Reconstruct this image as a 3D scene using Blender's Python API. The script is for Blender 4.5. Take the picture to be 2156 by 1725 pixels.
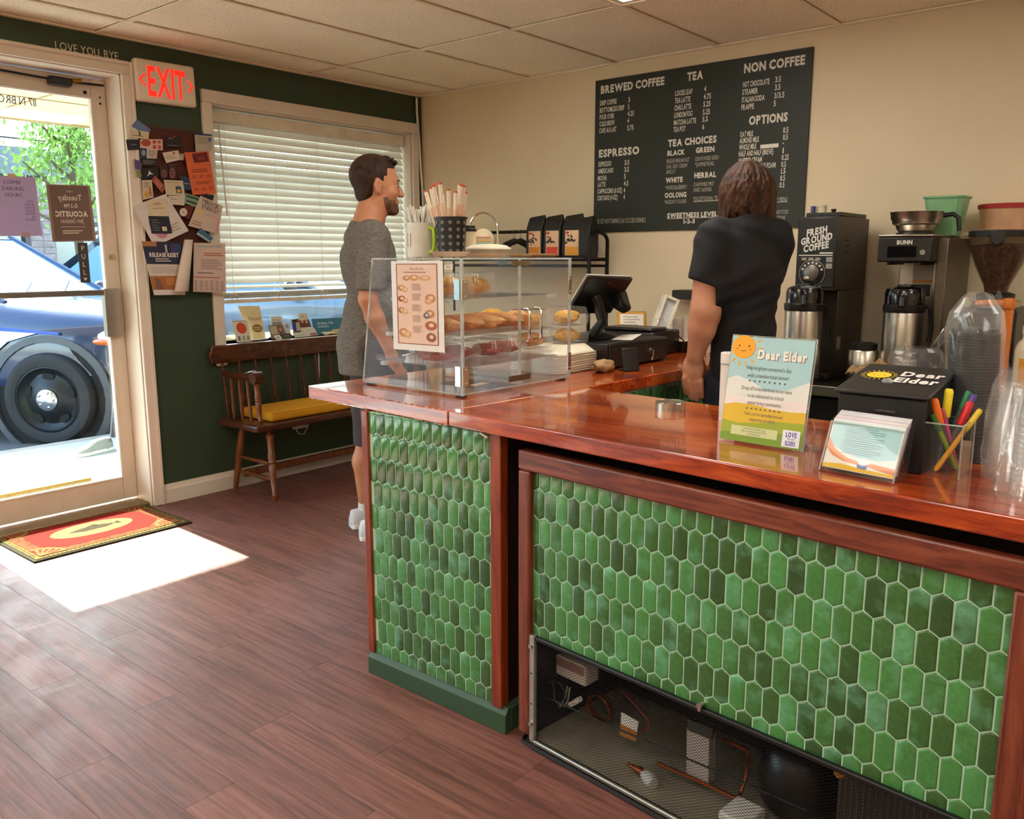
import bpy, math, random
import numpy as np
from mathutils import Vector, Matrix, Euler
random.seed(7)
for o in list(bpy.data.objects): bpy.data.objects.remove(o)
S = bpy.context.scene
COL = S.collection
rad = math.radians
# ------------------------------------------------------------------ camera
F, YAW, PITCH, ROLL, CX, CY, CH = 1798.0, 0.693792, 0.175661, -0.00153, -4.35957, -4.44153, 1.34633
_f = Vector((math.cos(YAW)*math.cos(PITCH), math.sin(YAW)*math.cos(PITCH), -math.sin(PITCH)))
_r = Vector((math.sin(YAW), -math.cos(YAW), 0)); _u = _r.cross(_f)
_r2 = _r*math.cos(ROLL)+_u*math.sin(ROLL); _u2 = _u*math.cos(ROLL)-_r*math.sin(ROLL)
cam = bpy.data.objects.new('camera', bpy.data.cameras.new('camera')); COL.objects.link(cam)
cam.data.sensor_width = 36; cam.data.lens = 36*F/2156; cam.data.clip_start = .05; cam.data.clip_end = 300
cam.matrix_world = Matrix(((_r2.x,_u2.x,-_f.x,CX),(_r2.y,_u2.y,-_f.y,CY),(_r2.z,_u2.z,-_f.z,CH),(0,0,0,1)))
S.camera = cam
# ------------------------------------------------------------------ world, sun, exposure
S.view_settings.view_transform = 'Standard'; S.view_settings.look = 'None'
S.view_settings.gamma = 1; S.view_settings.use_curve_mapping = False
S.view_settings.exposure = 0.42
SUN_EL, SUN_AZ = 36.2, 0.0
w = bpy.data.worlds.new('World'); S.world = w; w.use_nodes = True
nt = w.node_tree; nt.nodes.clear()
sky = nt.nodes.new('ShaderNodeTexSky'); sky.sky_type = 'NISHITA'; sky.sun_disc = False
sky.sun_elevation = rad(SUN_EL); sky.sun_rotation = 0.0; sky.air_density = 1.0; sky.dust_density = 1.2; sky.ozone_density = 1.0
bg = nt.nodes.new('ShaderNodeBackground'); bg.inputs[1].default_value = 1.5
wo = nt.nodes.new('ShaderNodeOutputWorld')
nt.links.new(sky.outputs[0], bg.inputs[0]); nt.links.new(bg.outputs[0], wo.inputs[0])
sl = bpy.data.lights.new('sun', 'SUN'); sl.energy = 31.0; sl.angle = rad(.53); sl.color = (1, .955, .88)
so = bpy.data.objects.new('sun', sl); COL.objects.link(so)
so.rotation_euler = (rad(-(90-SUN_EL)), 0, rad(-2)); so.location = (-2, 8, 9)
PANEL_EMIT = 8.5
S.cycles.transparent_max_bounces = 40
# ------------------------------------------------------------------ helpers
def lin(c):
    if isinstance(c, str):
        c = c.lstrip('#'); c = [int(c[i:i+2], 16)/255 for i in (0, 2, 4)]
    return tuple(x/12.92 if x <= .04045 else ((x+.055)/1.055)**2.4 for x in c)
MATS = {}
def _new(name):
    m = bpy.data.materials.new(name); m.use_nodes = True; MATS[name] = m
    nt = m.node_tree; b = nt.nodes['Principled BSDF']
    return m, nt, b
def _coord(nt, scale=(1,1,1), rnd=False):
    tc = nt.nodes.new('ShaderNodeTexCoord'); mp = nt.nodes.new('ShaderNodeMapping')
    mp.inputs['Scale'].default_value = scale
    nt.links.new(tc.outputs['Object'], mp.inputs[0])
    if rnd:
        oi = nt.nodes.new('ShaderNodeObjectInfo'); ad = nt.nodes.new('ShaderNodeVectorMath'); ad.operation = 'MULTIPLY_ADD'
        ad.inputs[1].default_value = (37, 23, 11)
        nt.links.new(oi.outputs['Random'], ad.inputs[0]); nt.links.new(mp.outputs[0], ad.inputs[2])
        return ad.outputs[0]
    return mp.outputs[0]
def _noise(nt, co, scale, detail=4, rough=.55, dist=0):
    n = nt.nodes.new('ShaderNodeTexNoise'); n.inputs['Scale'].default_value = scale
    n.inputs['Detail'].default_value = detail; n.inputs['Roughness'].default_value = rough; n.inputs['Distortion'].default_value = dist
    nt.links.new(co, n.inputs['Vector']); return n.outputs['Fac']
def _range(nt, fac, a, b, lo=0.3, hi=0.7):
    r = nt.nodes.new('ShaderNodeMapRange'); nt.links.new(fac, r.inputs[0])
    r.inputs[1].default_value = lo; r.inputs[2].default_value = hi; r.inputs[3].default_value = a; r.inputs[4].default_value = b
    return r.outputs[0]
def _ramp(nt, fac, stops):
    r = nt.nodes.new('ShaderNodeValToRGB'); nt.links.new(fac, r.inputs[0])
    e = r.color_ramp.elements
    while len(e) < len(stops): e.new(.5)
    for i, (p, c) in enumerate(stops): e[i].position = p; e[i].color = (*lin(c), 1)
    return r.outputs[0]
def _bump(nt, b, h, strength, dist=.002):
    n = nt.nodes.new('ShaderNodeBump'); n.inputs['Strength'].default_value = strength; n.inputs['Distance'].default_value = dist
    nt.links.new(h, n.inputs['Height']); nt.links.new(n.outputs[0], b.inputs['Normal'])
def _set(b, rough=.5, metal=0, coat=0, spec=.5):
    b.inputs['Roughness'].default_value = rough; b.inputs['Metallic'].default_value = metal
    b.inputs['Coat Weight'].default_value = coat; b.inputs['Coat Roughness'].default_value = .06
    b.inputs['Specular IOR Level'].default_value = spec
def P(name, col, rough=.5, metal=0., var=.10, vs=14., bump=0., bs=80., coat=0., spec=.5, rnd=0., trans=0., emit=0., sub=0.):
    if name in MATS: return MATS[name]
    m, nt, b = _new(name); _set(b, rough, metal, coat, spec)
    co = _coord(nt); f = _noise(nt, co, vs)
    s = _range(nt, f, 1-var, 1+var)
    if rnd:
        oi = nt.nodes.new('ShaderNodeObjectInfo'); r2 = _range(nt, oi.outputs['Random'], 1-rnd, 1+rnd, 0, 1)
        mu = nt.nodes.new('ShaderNodeMath'); mu.operation = 'MULTIPLY'; nt.links.new(s, mu.inputs[0]); nt.links.new(r2, mu.inputs[1]); s = mu.outputs[0]
    v = nt.nodes.new('ShaderNodeVectorMath'); v.operation = 'SCALE'; v.inputs[0].default_value = lin(col)
    nt.links.new(s, v.inputs['Scale']); nt.links.new(v.outputs[0], b.inputs['Base Color'])
    if bump: _bump(nt, b, _noise(nt, co, bs, 3), bump)
    if trans: b.inputs['Transmission Weight'].default_value = trans
    if sub:
        b.inputs['Subsurface Weight'].default_value = sub; b.inputs['Subsurface Radius'].default_value = (.02, .008, .004); b.inputs['Subsurface Scale'].default_value = .3
    if emit:
        nt.links.new(v.outputs[0], b.inputs['Emission Color']); b.inputs['Emission Strength'].default_value = emit
    return m
def clear(name, tint='#ffffff', ior=1.35, rough=.02, haze=0., hazecol='#ffffff'):
    if name in MATS: return MATS[name]
    m = bpy.data.materials.new(name); m.use_nodes = True; MATS[name] = m
    nt = m.node_tree; nt.nodes.clear(); N = nt.nodes.new; L = nt.links.new
    out = N('ShaderNodeOutputMaterial'); t = N('ShaderNodeBsdfTransparent'); g = N('ShaderNodeBsdfGlossy'); fr = N('ShaderNodeLayerWeight'); fr.inputs[0].default_value = .5; mx = N('ShaderNodeMixShader')
    t.inputs[0].default_value = (*lin(tint), 1); g.inputs['Roughness'].default_value = rough
    pw = N('ShaderNodeMath'); pw.operation = 'POWER'; pw.inputs[1].default_value = 4.5; L(fr.outputs['Facing'], pw.inputs[0])
    f0 = ((ior-1)/(ior+1))**2; sc = N('ShaderNodeMath'); sc.operation = 'MULTIPLY_ADD'; sc.inputs[1].default_value = .9; sc.inputs[2].default_value = f0; L(pw.outputs[0], sc.inputs[0])
    L(sc.outputs[0], mx.inputs[0]); L(t.outputs[0], mx.inputs[1]); L(g.outputs[0], mx.inputs[2])
    res = mx.outputs[0]
    if haze:
        d = N('ShaderNodeBsdfDiffuse'); d.inputs[0].default_value = (*lin(hazecol), 1)
        tl = N('ShaderNodeBsdfTranslucent'); tl.inputs[0].default_value = (*lin(hazecol), 1)
        m0 = N('ShaderNodeMixShader'); m0.inputs[0].default_value = .5; L(d.outputs[0], m0.inputs[1]); L(tl.outputs[0], m0.inputs[2])
        m2 = N('ShaderNodeMixShader'); co = _coord(nt); f = _noise(nt, co, 9, 5, .6)
        L(_range(nt, f, haze*.5, haze*1.5), m2.inputs[0]); L(res, m2.inputs[1]); L(m0.outputs[0], m2.inputs[2]); res = m2.outputs[0]
    L(res, out.inputs[0]); return m
def wood(name, cols, scale=(1, 12, 12), rough=.4, coat=0., ns=3., bump=.15, rnd=True, dist=1.2, spec=.5, fine=.25):
    m, nt, b = _new(name); _set(b, rough, 0, coat, spec)
    co = _coord(nt, scale, rnd)
    f1 = _noise(nt, co, ns, 5, .6, dist); f2 = _noise(nt, co, ns*9, 3, .6, .3)
    mx = nt.nodes.new('ShaderNodeMath'); mx.operation = 'MULTIPLY_ADD'; mx.inputs[1].default_value = fine
    nt.links.new(f2, mx.inputs[0]); nt.links.new(f1, mx.inputs[2])
    n = len(cols); sp = [(.36+.42*i/(n-1), c) for i, c in enumerate(cols)]
    nt.links.new(_ramp(nt, mx.outputs[0], sp), b.inputs['Base Color'])
    if bump: _bump(nt, b, f2, bump, .001)
    return m
class M:
    def __init__(s): s.v = []; s.f = []
    def add(s, vs, fs, m=None):
        n = len(s.v)
        s.v += [tuple(m @ Vector(q)) if m else tuple(q) for q in vs]
        s.f += [tuple(i+n for i in q) for q in fs]; return s
    def box(s, x0, x1, y0, y1, z0, z1, m=None):
        return s.add([(x0,y0,z0),(x1,y0,z0),(x1,y1,z0),(x0,y1,z0),(x0,y0,z1),(x1,y0,z1),(x1,y1,z1),(x0,y1,z1)],
                     [(3,2,1,0),(4,5,6,7),(0,1,5,4),(1,2,6,5),(2,3,7,6),(3,0,4,7)], m)
    def cb(s, c, d, rot=None):
        m = Matrix.Translation(Vector(c)) @ (Euler(rot).to_matrix().to_4x4() if rot else Matrix())
        return s.box(-d[0]/2, d[0]/2, -d[1]/2, d[1]/2, -d[2]/2, d[2]/2, m)
    def ring(s, rings, closed=True, cap=True, m=None):
        n = len(rings[0]); vs = [q for r in rings for q in r]; fs = []
        for i in range(len(rings)-1):
            for j in range(n if closed else n-1):
                k = (j+1) % n; fs.append((i*n+j, i*n+k, (i+1)*n+k, (i+1)*n+j))
        if cap and closed:
            fs.append(tuple(range(n))[::-1]); fs.append(tuple((len(rings)-1)*n+j for j in range(n)))
        return s.add(vs, fs, m)
    def cyl(s, a, b, r0, r1=None, n=16, cap=True, m=None):
        return s.tube([a, b], [r0, r0 if r1 is None else r1], n, cap, m)
    def tube(s, pts, r, n=8, cap=True, m=None, flat=1.0):
        pts = [Vector(q) for q in pts]; rr = r if isinstance(r, (list, tuple)) else [r]*len(pts)
        rings = []; prev = None
        for i, q in enumerate(pts):
            t = (pts[min(i+1, len(pts)-1)]-pts[max(i-1, 0)]).normalized()
            if prev is None:
                a = Vector((0,0,1)) if abs(t.z) < .9 else Vector((1,0,0)); e1 = t.cross(a).normalized()
            else: e1 = (prev - t*prev.dot(t)).normalized()
            e2 = t.cross(e1); prev = e1
            rings.append([q+(e1*math.cos(2*math.pi*j/n)+e2*flat*math.sin(2*math.pi*j/n))*rr[i] for j in range(n)])
        return s.ring(rings, True, cap, m)
    def lathe(s, prof, n=24, c=(0,0,0), m=None, cap=True, sx=1., sy=1.):
        return s.ring([[(c[0]+sx*r*math.cos(2*math.pi*j/n), c[1]+sy*r*math.sin(2*math.pi*j/n), c[2]+z) for j in range(n)] for r, z in prof], True, cap, m)
    def prism(s, poly, o, u, v, w, h):
        o, u, v, w = Vector(o), Vector(u), Vector(v), Vector(w)
        a = [o+u*p[0]+v*p[1] for p in poly]; b = [q+w*h for q in a]; n = len(poly)
        return s.add(a+b, [tuple(range(n))[::-1], tuple(range(n, 2*n))]+[(i, (i+1) % n, n+(i+1) % n, n+i) for i in range(n)])
    def quad(s, o, u, v, a0, a1, b0, b1, off=0.):
        o, u, v = Vector(o), Vector(u), Vector(v); n = u.cross(v).normalized()*off
        return s.add([o+u*a0+v*b0+n, o+u*a1+v*b0+n, o+u*a1+v*b1+n, o+u*a0+v*b1+n], [(0,1,2,3)])
    def poly(s, pts, o, u, v, off=0.):
        o, u, v = Vector(o), Vector(u), Vector(v); n = u.cross(v).normalized()*off
        return s.add([o+u*a+v*b+n for a, b in pts], [tuple(range(len(pts)))])
    def sph(s, c, r, n=12, k=8, m=None):
        r = r if isinstance(r, (tuple, list)) else (r, r, r)
        pr = [(max(1e-4, math.sin(math.pi*i/k)), -math.cos(math.pi*i/k)) for i in range(k+1)]
        return s.ring([[(c[0]+r[0]*a*math.cos(2*math.pi*j/n), c[1]+r[1]*a*math.sin(2*math.pi*j/n), c[2]+r[2]*b) for j in range(n)] for a, b in pr], True, True, m)
    def text(s, t, o, u, v, h, align='L', bold=0, xs=1., off=0., sp=.10, skew=0.):
        o, u, v = Vector(o), Vector(u), Vector(v); nn = u.cross(v).normalized()*off
        G = GL[bold]; x = 0; items = []
        for ch in t:
            if ch == ' ': x += .38; continue
            if ch not in G: x += .4; continue
            vs, fs, wd = G[ch]; items.append((ch, x)); x += wd+sp
        sh = {'L': 0, 'C': -(x-sp)/2, 'R': -(x-sp)}[align]
        for ch, x0 in items:
            vs, fs, wd = G[ch]
            s.add([o+nn+u*((q[0]+x0+sh+skew*q[1])*h*xs)+v*(q[1]*h) for q in vs], fs)
        return s
GL = {}
def _glyphs():
    chars = 'ABCDEFGHIJKLMNOPQRSTUVWXYZabcdefghijklmnopqrstuvwxyz0123456789.,:;!?&\'"()-/|*<>'
    for bold in (0, 1, 2):
        obs = []
        for ch in chars:
            c = bpy.data.curves.new('g', 'FONT'); c.body = ch; c.resolution_u = 2; c.offset = (0, .022, .045)[bold]
            o = bpy.data.objects.new('g', c); COL.objects.link(o); obs.append((ch, o))
        dg = bpy.context.evaluated_depsgraph_get(); raw = {}
        for ch, o in obs:
            me = bpy.data.meshes.new_from_object(o.evaluated_get(dg))
            raw[ch] = ([tuple(q.co) for q in me.vertices], [tuple(q.vertices) for q in me.polygons]); bpy.data.meshes.remove(me)
        H = max(q[1] for q in raw['H'][0]); G = {}
        for ch, (vs, fs) in raw.items():
            x0 = min(q[0] for q in vs); x1 = max(q[0] for q in vs)
            G[ch] = ([((q[0]-x0)/H, q[1]/H) for q in vs], fs, (x1-x0)/H)
        GL[bold] = G
        for ch, o in obs:
            c = o.data; bpy.data.objects.remove(o); bpy.data.curves.remove(c)
_glyphs()
def mesh(name, mb, mat, smooth=True, ang=40):
    me = bpy.data.meshes.new(name); me.from_pydata([tuple(q) for q in mb.v], [], mb.f); me.update()
    if smooth: me.shade_smooth(); me.set_sharp_from_angle(angle=rad(ang))
    if mat: me.materials.append(mat)
    return me
def ob(name, mb, mat, parent=None, loc=(0,0,0), rot=(0,0,0), bevel=0., seg=2, smooth=True, ang=40, label=None):
    me = mb if isinstance(mb, bpy.types.Mesh) else mesh(name, mb, mat, smooth, ang)
    o = bpy.data.objects.new(name, me); COL.objects.link(o); o.location = loc; o.rotation_euler = rot
    if parent: o.parent = parent
    if bevel:
        b = o.modifiers.new('bevel', 'BEVEL'); b.width = bevel; b.segments = seg; b.limit_method = 'ANGLE'; b.angle_limit = rad(40)
    if label: o['label'] = label
    return o
def islands(mb):
    par = list(range(len(mb.v)))
    def find(a):
        while par[a] != a: par[a] = par[par[a]]; a = par[a]
        return a
    for f in mb.f:
        r = find(f[0])
        for q in f[1:]: par[find(q)] = r
    out = {}
    for f in mb.f:
        g = out.setdefault(find(f[0]), (M(), {})); m_, mp = g; idx = []
        for q in f:
            if q not in mp: mp[q] = len(m_.v); m_.v.append(mb.v[q])
            idx.append(mp[q])
        m_.f.append(tuple(idx))
    return [g[0] for g in out.values()]
def osp(name, mb, mat, parent=None, **k):
    return [ob(name, q, mat, parent, **k) for q in islands(mb)]
def tag(o, label, cat, group=None, kind=None):
    if label: o['label'] = label
    if cat: o['category'] = cat
    if group: o['group'] = group
    if kind: o['kind'] = kind
    return o
def thing(name, label, cat, loc=(0,0,0), rz=0., group=None):
    o = bpy.data.objects.new(name, None); COL.objects.link(o); o.location = loc; o.rotation_euler = (0, 0, rz)
    o.empty_display_size = .05
    return tag(o, label, cat, group)
def struct(name, mb, mat, parent=None, label=None, **k):
    o = ob(name, mb, mat, parent, **k)
    if not parent: o['kind'] = 'structure'
    if label: o['label'] = label
    return o
def dup(root, loc, rz=0., label=None, group=None, scale=None):
    r = root.copy(); COL.objects.link(r); r.location = loc; r.rotation_euler = (0, 0, rz)
    if label: r['label'] = label
    if group: r['group'] = group
    if scale: r.scale = scale
    for ch in list(root.children):
        c = ch.copy(); COL.objects.link(c); c.parent = r
        for g in ch.children:
            d = g.copy(); COL.objects.link(d); d.parent = c
    return r
def at(px, py, ax, val):
    d = _f + _r2*((px-1078)/F) - _u2*((py-862.5)/F); o = Vector((CX, CY, CH))
    return o + d*((val-o[ax])/d[ax])
X, Y, Z = Vector((1,0,0)), Vector((0,1,0)), Vector((0,0,1))
# ================================================================== THE SETTING
M_green = P('green_wall_paint', '#354731', .55, var=.06, vs=3, bump=.12, bs=220)
M_cream = P('cream_wall_paint', '#dfcfae', .75, var=.03, vs=2, bump=.35, bs=90)
M_trim = P('cream_trim_paint', '#e3d7c6', .45, var=.04, vs=5)
M_dark = P('dark_void', '#0d0c0b', .8)
def floor_mat():
    m, nt, b = _new('vinyl_plank'); _set(b, .40, 0, 0, .7)
    co = _coord(nt, (20, .9, 4), True)
    f1 = _noise(nt, co, 1.6, 6, .62, 1.6); f2 = _noise(nt, co, 11, 4, .65, .6); co2 = _coord(nt, (120, 2.0, 4), True); f3 = _noise(nt, co2, 2.5, 3, .7, .4)
    a = nt.nodes.new('ShaderNodeMath'); a.operation = 'MULTIPLY_ADD'; a.inputs[1].default_value = .3; nt.links.new(f2, a.inputs[0]); nt.links.new(f1, a.inputs[2])
    a2 = nt.nodes.new('ShaderNodeMath'); a2.operation = 'MULTIPLY_ADD'; a2.inputs[1].default_value = .25; nt.links.new(f3, a2.inputs[0]); nt.links.new(a.outputs[0], a2.inputs[2])
    c = _ramp(nt, a2.outputs[0], [(.50, '#452822'), (.68, '#643c33'), (.80, '#784a40'), (.98, '#885a50')])
    oi = nt.nodes.new('ShaderNodeObjectInfo'); s = _range(nt, oi.outputs['Random'], .86, 1.14, 0, 1)
    v = nt.nodes.new('ShaderNodeVectorMath'); v.operation = 'SCALE'; nt.links.new(c, v.inputs[0]); nt.links.new(s, v.inputs['Scale'])
    nt.links.new(v.outputs[0], b.inputs['Base Color'])
    # scuffed sheen: roughness varies
    tc = _coord(nt); sc = _noise(nt, tc, 6, 5, .65, 1.0); nt.links.new(_range(nt, sc, .46, .60), b.inputs['Roughness'])
    _bump(nt, b, f3, .10, .001); return m
M_floor = floor_mat()
# floor slab + individual planks in the part of the room that is seen
fl = struct('floor', M().box(-7, .3, -7.5, .35, -.10, -.003), M_floor, label='reddish brown wood-look vinyl plank floor')
pw, plen = .15, .92
pm_full = None
for i in range(27):
    x0 = -4.46+i*pw
    off = (i*.37) % plen
    y = -4.6-off
    while y < .06:
        a, b_ = max(y, -4.5), min(y+plen, .06)
        y += plen
        if b_-a < .06 or x0 > -.05: continue
        if x0 > -2.5 and b_ < -2.5: continue
        if x0 < -3.9 and b_ < -2.9: continue
        full = abs(b_-a-plen) < 1e-6
        if full and pm_full: me = pm_full
        else:
            g = .0005; l = (b_-a)/2-g; ww = pw/2-g; bv = .0002
            mb = M().ring([[(-ww, -l, -.0035), (ww, -l, -.0035), (ww, l, -.0035), (-ww, l, -.0035)], [(-ww, -l, -bv), (ww, -l, -bv), (ww, l, -bv), (-ww, l, -bv)],
                           [(-ww+bv, -l+bv, 0), (ww-bv, -l+bv, 0), (ww-bv, l-bv, 0), (-ww+bv, l-bv, 0)]])
            me = mesh('plank', mb, M_floor, False)
            if full: pm_full = me
        ob('plank', me, None, fl, (x0+pw/2, (a+b_)/2, 0))
# walls -------------------------------------------------------------
DX0, DX1, DZ1 = -3.10, -2.125, 2.268      # door opening
WX0, WX1, WZ0, WZ1 = -1.625, -.105, .855, 2.19   # window opening
T = .22
mb = M().box(-7, -6.2, 0, T, 0, 2.6).box(-6.2, -3.7, 0, T, 0, .15).box(-6.2, -3.7, 0, T, 2.2, 2.6).box(-3.7, DX0, 0, T, 0, 2.6)
mb.box(DX0, DX1, 0, T, DZ1, 2.6).box(DX1, WX0, 0, T, 0, 2.6).box(WX0, WX1, 0, T, 0, WZ0).box(WX0, WX1, 0, T, WZ1, 2.6).box(WX1, .3, 0, T, 0, 2.6)
struct('wall_front', mb, M_green, label='dark green painted front wall')
struct('wall_right', M().box(0, .2, -7.5, 0, 0, 2.6), M_cream, label='cream textured wall behind the counter')
struct('wall_back', M().box(-7, 0, -7.7, -7.5, 0, 2.6), M_cream)
struct('wall_left', M().box(-7.2, -7, -7.5, .2, 0, 2.6), M_cream)
# ceiling -----------------------------------------------------------
def tile_mat():
    m, nt, b = _new('ceiling_tile'); _set(b, .9, 0, 0, .2)
    co = _coord(nt); f = _noise(nt, co, 95, 3, .7); f2 = _noise(nt, co, 3, 2, .5)
    c = _ramp(nt, f, [(.33, '#c6b694'), (.43, '#f2e6cc'), (.6, '#faf0d8'), (.9, '#fdf5e0')])
    v = nt.nodes.new('ShaderNodeVectorMath'); v.operation = 'SCALE'; nt.links.new(c, v.inputs[0]); nt.links.new(_range(nt, f2, .96, 1.03), v.inputs['Scale'])
    nt.links.new(v.outputs[0], b.inputs['Base Color']); _bump(nt, b, f, .5, .003); return m
M_ctile = tile_mat()
M_grid = P('ceiling_grid', '#f0e5cc', .5, var=.04)
ce = struct('ceiling', M().box(-7, 0, -7.5, 0, 2.475, 2.55), P('ceiling_slab', '#c8b79a', .9), label='suspended ceiling of pale speckled tiles')
gx = [0, -.95, -2.23, -3.51, -4.79, -6.07, -7]; gy = [0, -.325]+[-.325-.636*k for k in range(1, 12)]+[-7.5]
M_lamp = P('light_diffuser', '#fffaf0', .6, var=.02, emit=PANEL_EMIT)
lights = {(1, 4), (3, 3), (3, 6), (1, 8), (4, 8), (5, 5), (5, 2), (2, 10)}
for i in range(6):
    for j in range(len(gy)-1):
        if gy[j] < -6.8: continue
        x1, x0, y1, y0 = gx[i]-.012, gx[i+1]+.012, gy[j]-.012, gy[j+1]+.012
        if (i, j) in lights:
            t = thing('ceiling_light', 'lit rectangular light panel set in the ceiling above the menu board' if (i, j) == (1, 4) else 'lit ceiling light panel beside or behind the viewer, outside the picture', 'light', ((x0+x1)/2, (y0+y1)/2, 2.444), 0, None if (i, j) == (1, 4) else 'ceiling panels behind the viewer')
            a, b_ = (x1-x0)/2, (y1-y0)/2
            osp('frame', M().box(-a, a, -b_, -b_+.03, 0, .02).box(-a, a, b_-.03, b_, 0, .02).box(-a, -a+.03, -b_+.03, b_-.03, 0, .02).box(a-.03, a, -b_+.03, b_-.03, 0, .02), M_grid, t)
            ob('diffuser', M().box(-a+.03, a-.03, -b_+.03, b_-.03, .006, .016), M_lamp, t)
            continue
        ob('ceiling_tile', M().box(-(x1-x0)/2, (x1-x0)/2, -(y1-y0)/2, (y1-y0)/2, 0, .018), M_ctile, ce, ((x0+x1)/2, (y0+y1)/2, 2.449), bevel=.004, seg=1)
for x in gx[1:-1]: ob('grid_bar', M().box(x-.014, x+.014, -6.9, 0, 2.440, 2.447), M_grid, ce)
for y in gy[1:-1]: ob('grid_bar', M().box(-7, 0, y-.014, y+.014, 2.4395, 2.447), M_grid, ce)
ob('grid_bar', M().box(-7, 0, -.025, 0, 2.438, 2.447), M_grid, ce); ob('grid_bar', M().box(-.025, 0, -6.9, 0, 2.438, 2.447), M_grid, ce)
# baseboard, door and window trim -----------------------------------
def molding(z1, d): return [(0, 0), (0, z1), (-d*.35, z1), (-d*.55, z1*.9), (-d*.6, z1*.8), (-d, z1*.72), (-d, 0)]
mb = M().prism(molding(.105, .018), (-2.07, 0, 0), Y, Z, X, 2.07)
struct('baseboard_front', mb, M_trim, label='cream baseboard under the green wall')
struct('baseboard_right', M().prism([(-a, b) for a, b in [(0,0),(0,.1),(.006,.1),(.018,.08),(.018,0)]], (0, -2.0, 0), X, Z, Y, 2.0), M_trim)
tr = struct('trim_1', M().box(DX1, DX1+.058, -.022, 0, 0, DZ1), M_trim, bevel=.004, label='cream moulded trim around the glass door')
ob('trim_rail', M().box(DX0-.058, DX1+.058, -.022, 0, DZ1, DZ1+.062), M_trim, tr, bevel=.004)
osp('trim_bead', M().box(DX1+.04, DX1+.058, -.030, -.022, 0, DZ1+.062).box(DX0-.058, DX1+.04, -.030, -.022, DZ1+.044, DZ1+.062), M_trim, tr, bevel=.003)
ob('trim_post', M().box(DX0-.058, DX0, -.022, 0, 0, DZ1), M_trim, tr, bevel=.004)
osp('jamb', M().box(DX1-.006, DX1, 0, T, .0, DZ1).box(DX0, DX0+.006, 0, T, 0, DZ1).box(DX0, DX1, 0, T, DZ1-.006, DZ1), M_trim, tr)
ob('threshold', M().box(DX0, DX1, .02, .30, -.002, .018), P('threshold_metal', '#8d7a5e', .45, .7), tr, bevel=.006)
# door --------------------------------------------------------------
YD = .17
M_stile = P('door_aluminium_cream', '#d5c6b2', .42, var=.06, vs=8)
M_glass = clear('window_glass', '#f4faf6', 1.38, .01)
d = thing('door_1', None, None, (DX1, YD, 0)); d['kind'] = 'structure'; d['label'] = 'glass shop door with cream metal stiles'
L0, L1 = DX0-DX1+.01, -.008
ob('stile', M().box(-.085, L1, -.022, .022, .03, 2.255), M_stile, d, bevel=.004)
ob('stile', M().box(L0, L0+.09, -.022, .022, .03, 2.255), M_stile, d, bevel=.004)
ob('top_rail', M().box(L0+.09, -.085, -.022, .022, 2.158, 2.255), M_stile, d, bevel=.004)
ob('bottom_rail', M().box(L0+.09, -.085, -.022, .022, .03, .153), M_stile, d, bevel=.004)
osp('glass_bead', M().box(-.093, -.085, -.028, -.015, .153, 2.158).box(L0+.09, -.093, -.028, -.015, 2.15, 2.158).box(L0+.09, -.093, -.028, -.015, .153, .161), P('bead_white', '#efe9dc', .35), d)
ob('pane', M().box(L0+.088, -.084, -.004, .004, .15, 2.16), M_glass, d)
pb = ob('push_bar', M().box(L0+.06, -.085, -.055, -.04, 1.155, 1.185), P('push_bar_metal', '#9a958c', .3, .9), d, bevel=.004)
ob('bar_housing', M().box(-.12, -.04, -.062, -.022, .935, 1.19), P('housing_metal', '#a39a8a', .35, .7), pb, bevel=.003)
ob('lock_cylinder', M().cyl((-.045, -.022, 1.355), (-.045, -.034, 1.355), .016).cyl((-.045, -.034, 1.355), (-.045, -.04, 1.355), .009), P('lock_brass', '#b9ab90', .3, .9), d)
cl = ob('door_closer', M().box(-.30, -.19, -.065, -.022, 2.19, 2.232), P('closer_black', '#15130f', .4), d, bevel=.01)
ob('closer_arm', M().tube([(-.9, -.04, 2.235), (-.25, -.05, 2.215), (-.03, -.05, 2.222)], .006), P('closer_black', '#15130f'), cl)
ob('closer_spring', M().cyl((-.185, -.045, 2.222), (-.14, -.045, 2.226), .013), P('brass_spring', '#a5761f', .35, .8), cl)
osp('bolt_hole', M().cyl((-.04, -.0225, 2.135), (-.04, -.0235, 2.135), .006).cyl((-.04, -.0225, 2.165), (-.04, -.0235, 2.165), .005).cyl((-.115, -.0225, 2.18), (-.115, -.026, 2.18), .009), M_dark, d)
# window ------------------------------------------------------------
wd = thing('window_1', None, None, (WX0, 0, WZ0)); wd['kind'] = 'structure'; wd['label'] = 'shop window with cream trim beside the door'
WW, WH = WX1-WX0, WZ1-WZ0
ob('trim_side', M().box(-.062, 0, -.022, 0, -.12, WH), M_trim, wd, bevel=.004)
ob('trim_side', M().box(WW, WW+.055, -.022, 0, -.12, WH), M_trim, wd, bevel=.004)
ob('trim_head', M().box(-.062, WW+.058, -.026, 0, WH, WH+.068), M_trim, wd, bevel=.005)
osp('reveal', M().box(0, .008, 0, T, 0, WH).box(WW-.008, WW, 0, T, 0, WH).box(0, WW, 0, T, WH-.008, WH), M_trim, wd)
ob('sill', M().box(-.05, WW+.05, -.035, T, -.03, 0), P('sill_white', '#f1ebdd', .35), wd, bevel=.006)
osp('sash', M().box(0, .04, .17, .21, 0, WH).box(WW-.04, WW, .17, .21, 0, WH).box(.04, WW-.04, .17, .21, WH-.04, WH).box(.04, WW-.04, .17, .21, 0, .03), P('sash_white', '#e9e4d8', .4), wd, bevel=.004)
ob('pane', M().box(.03, WW-.03, .186, .194, .02, WH-.02), M_glass, wd)
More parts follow.
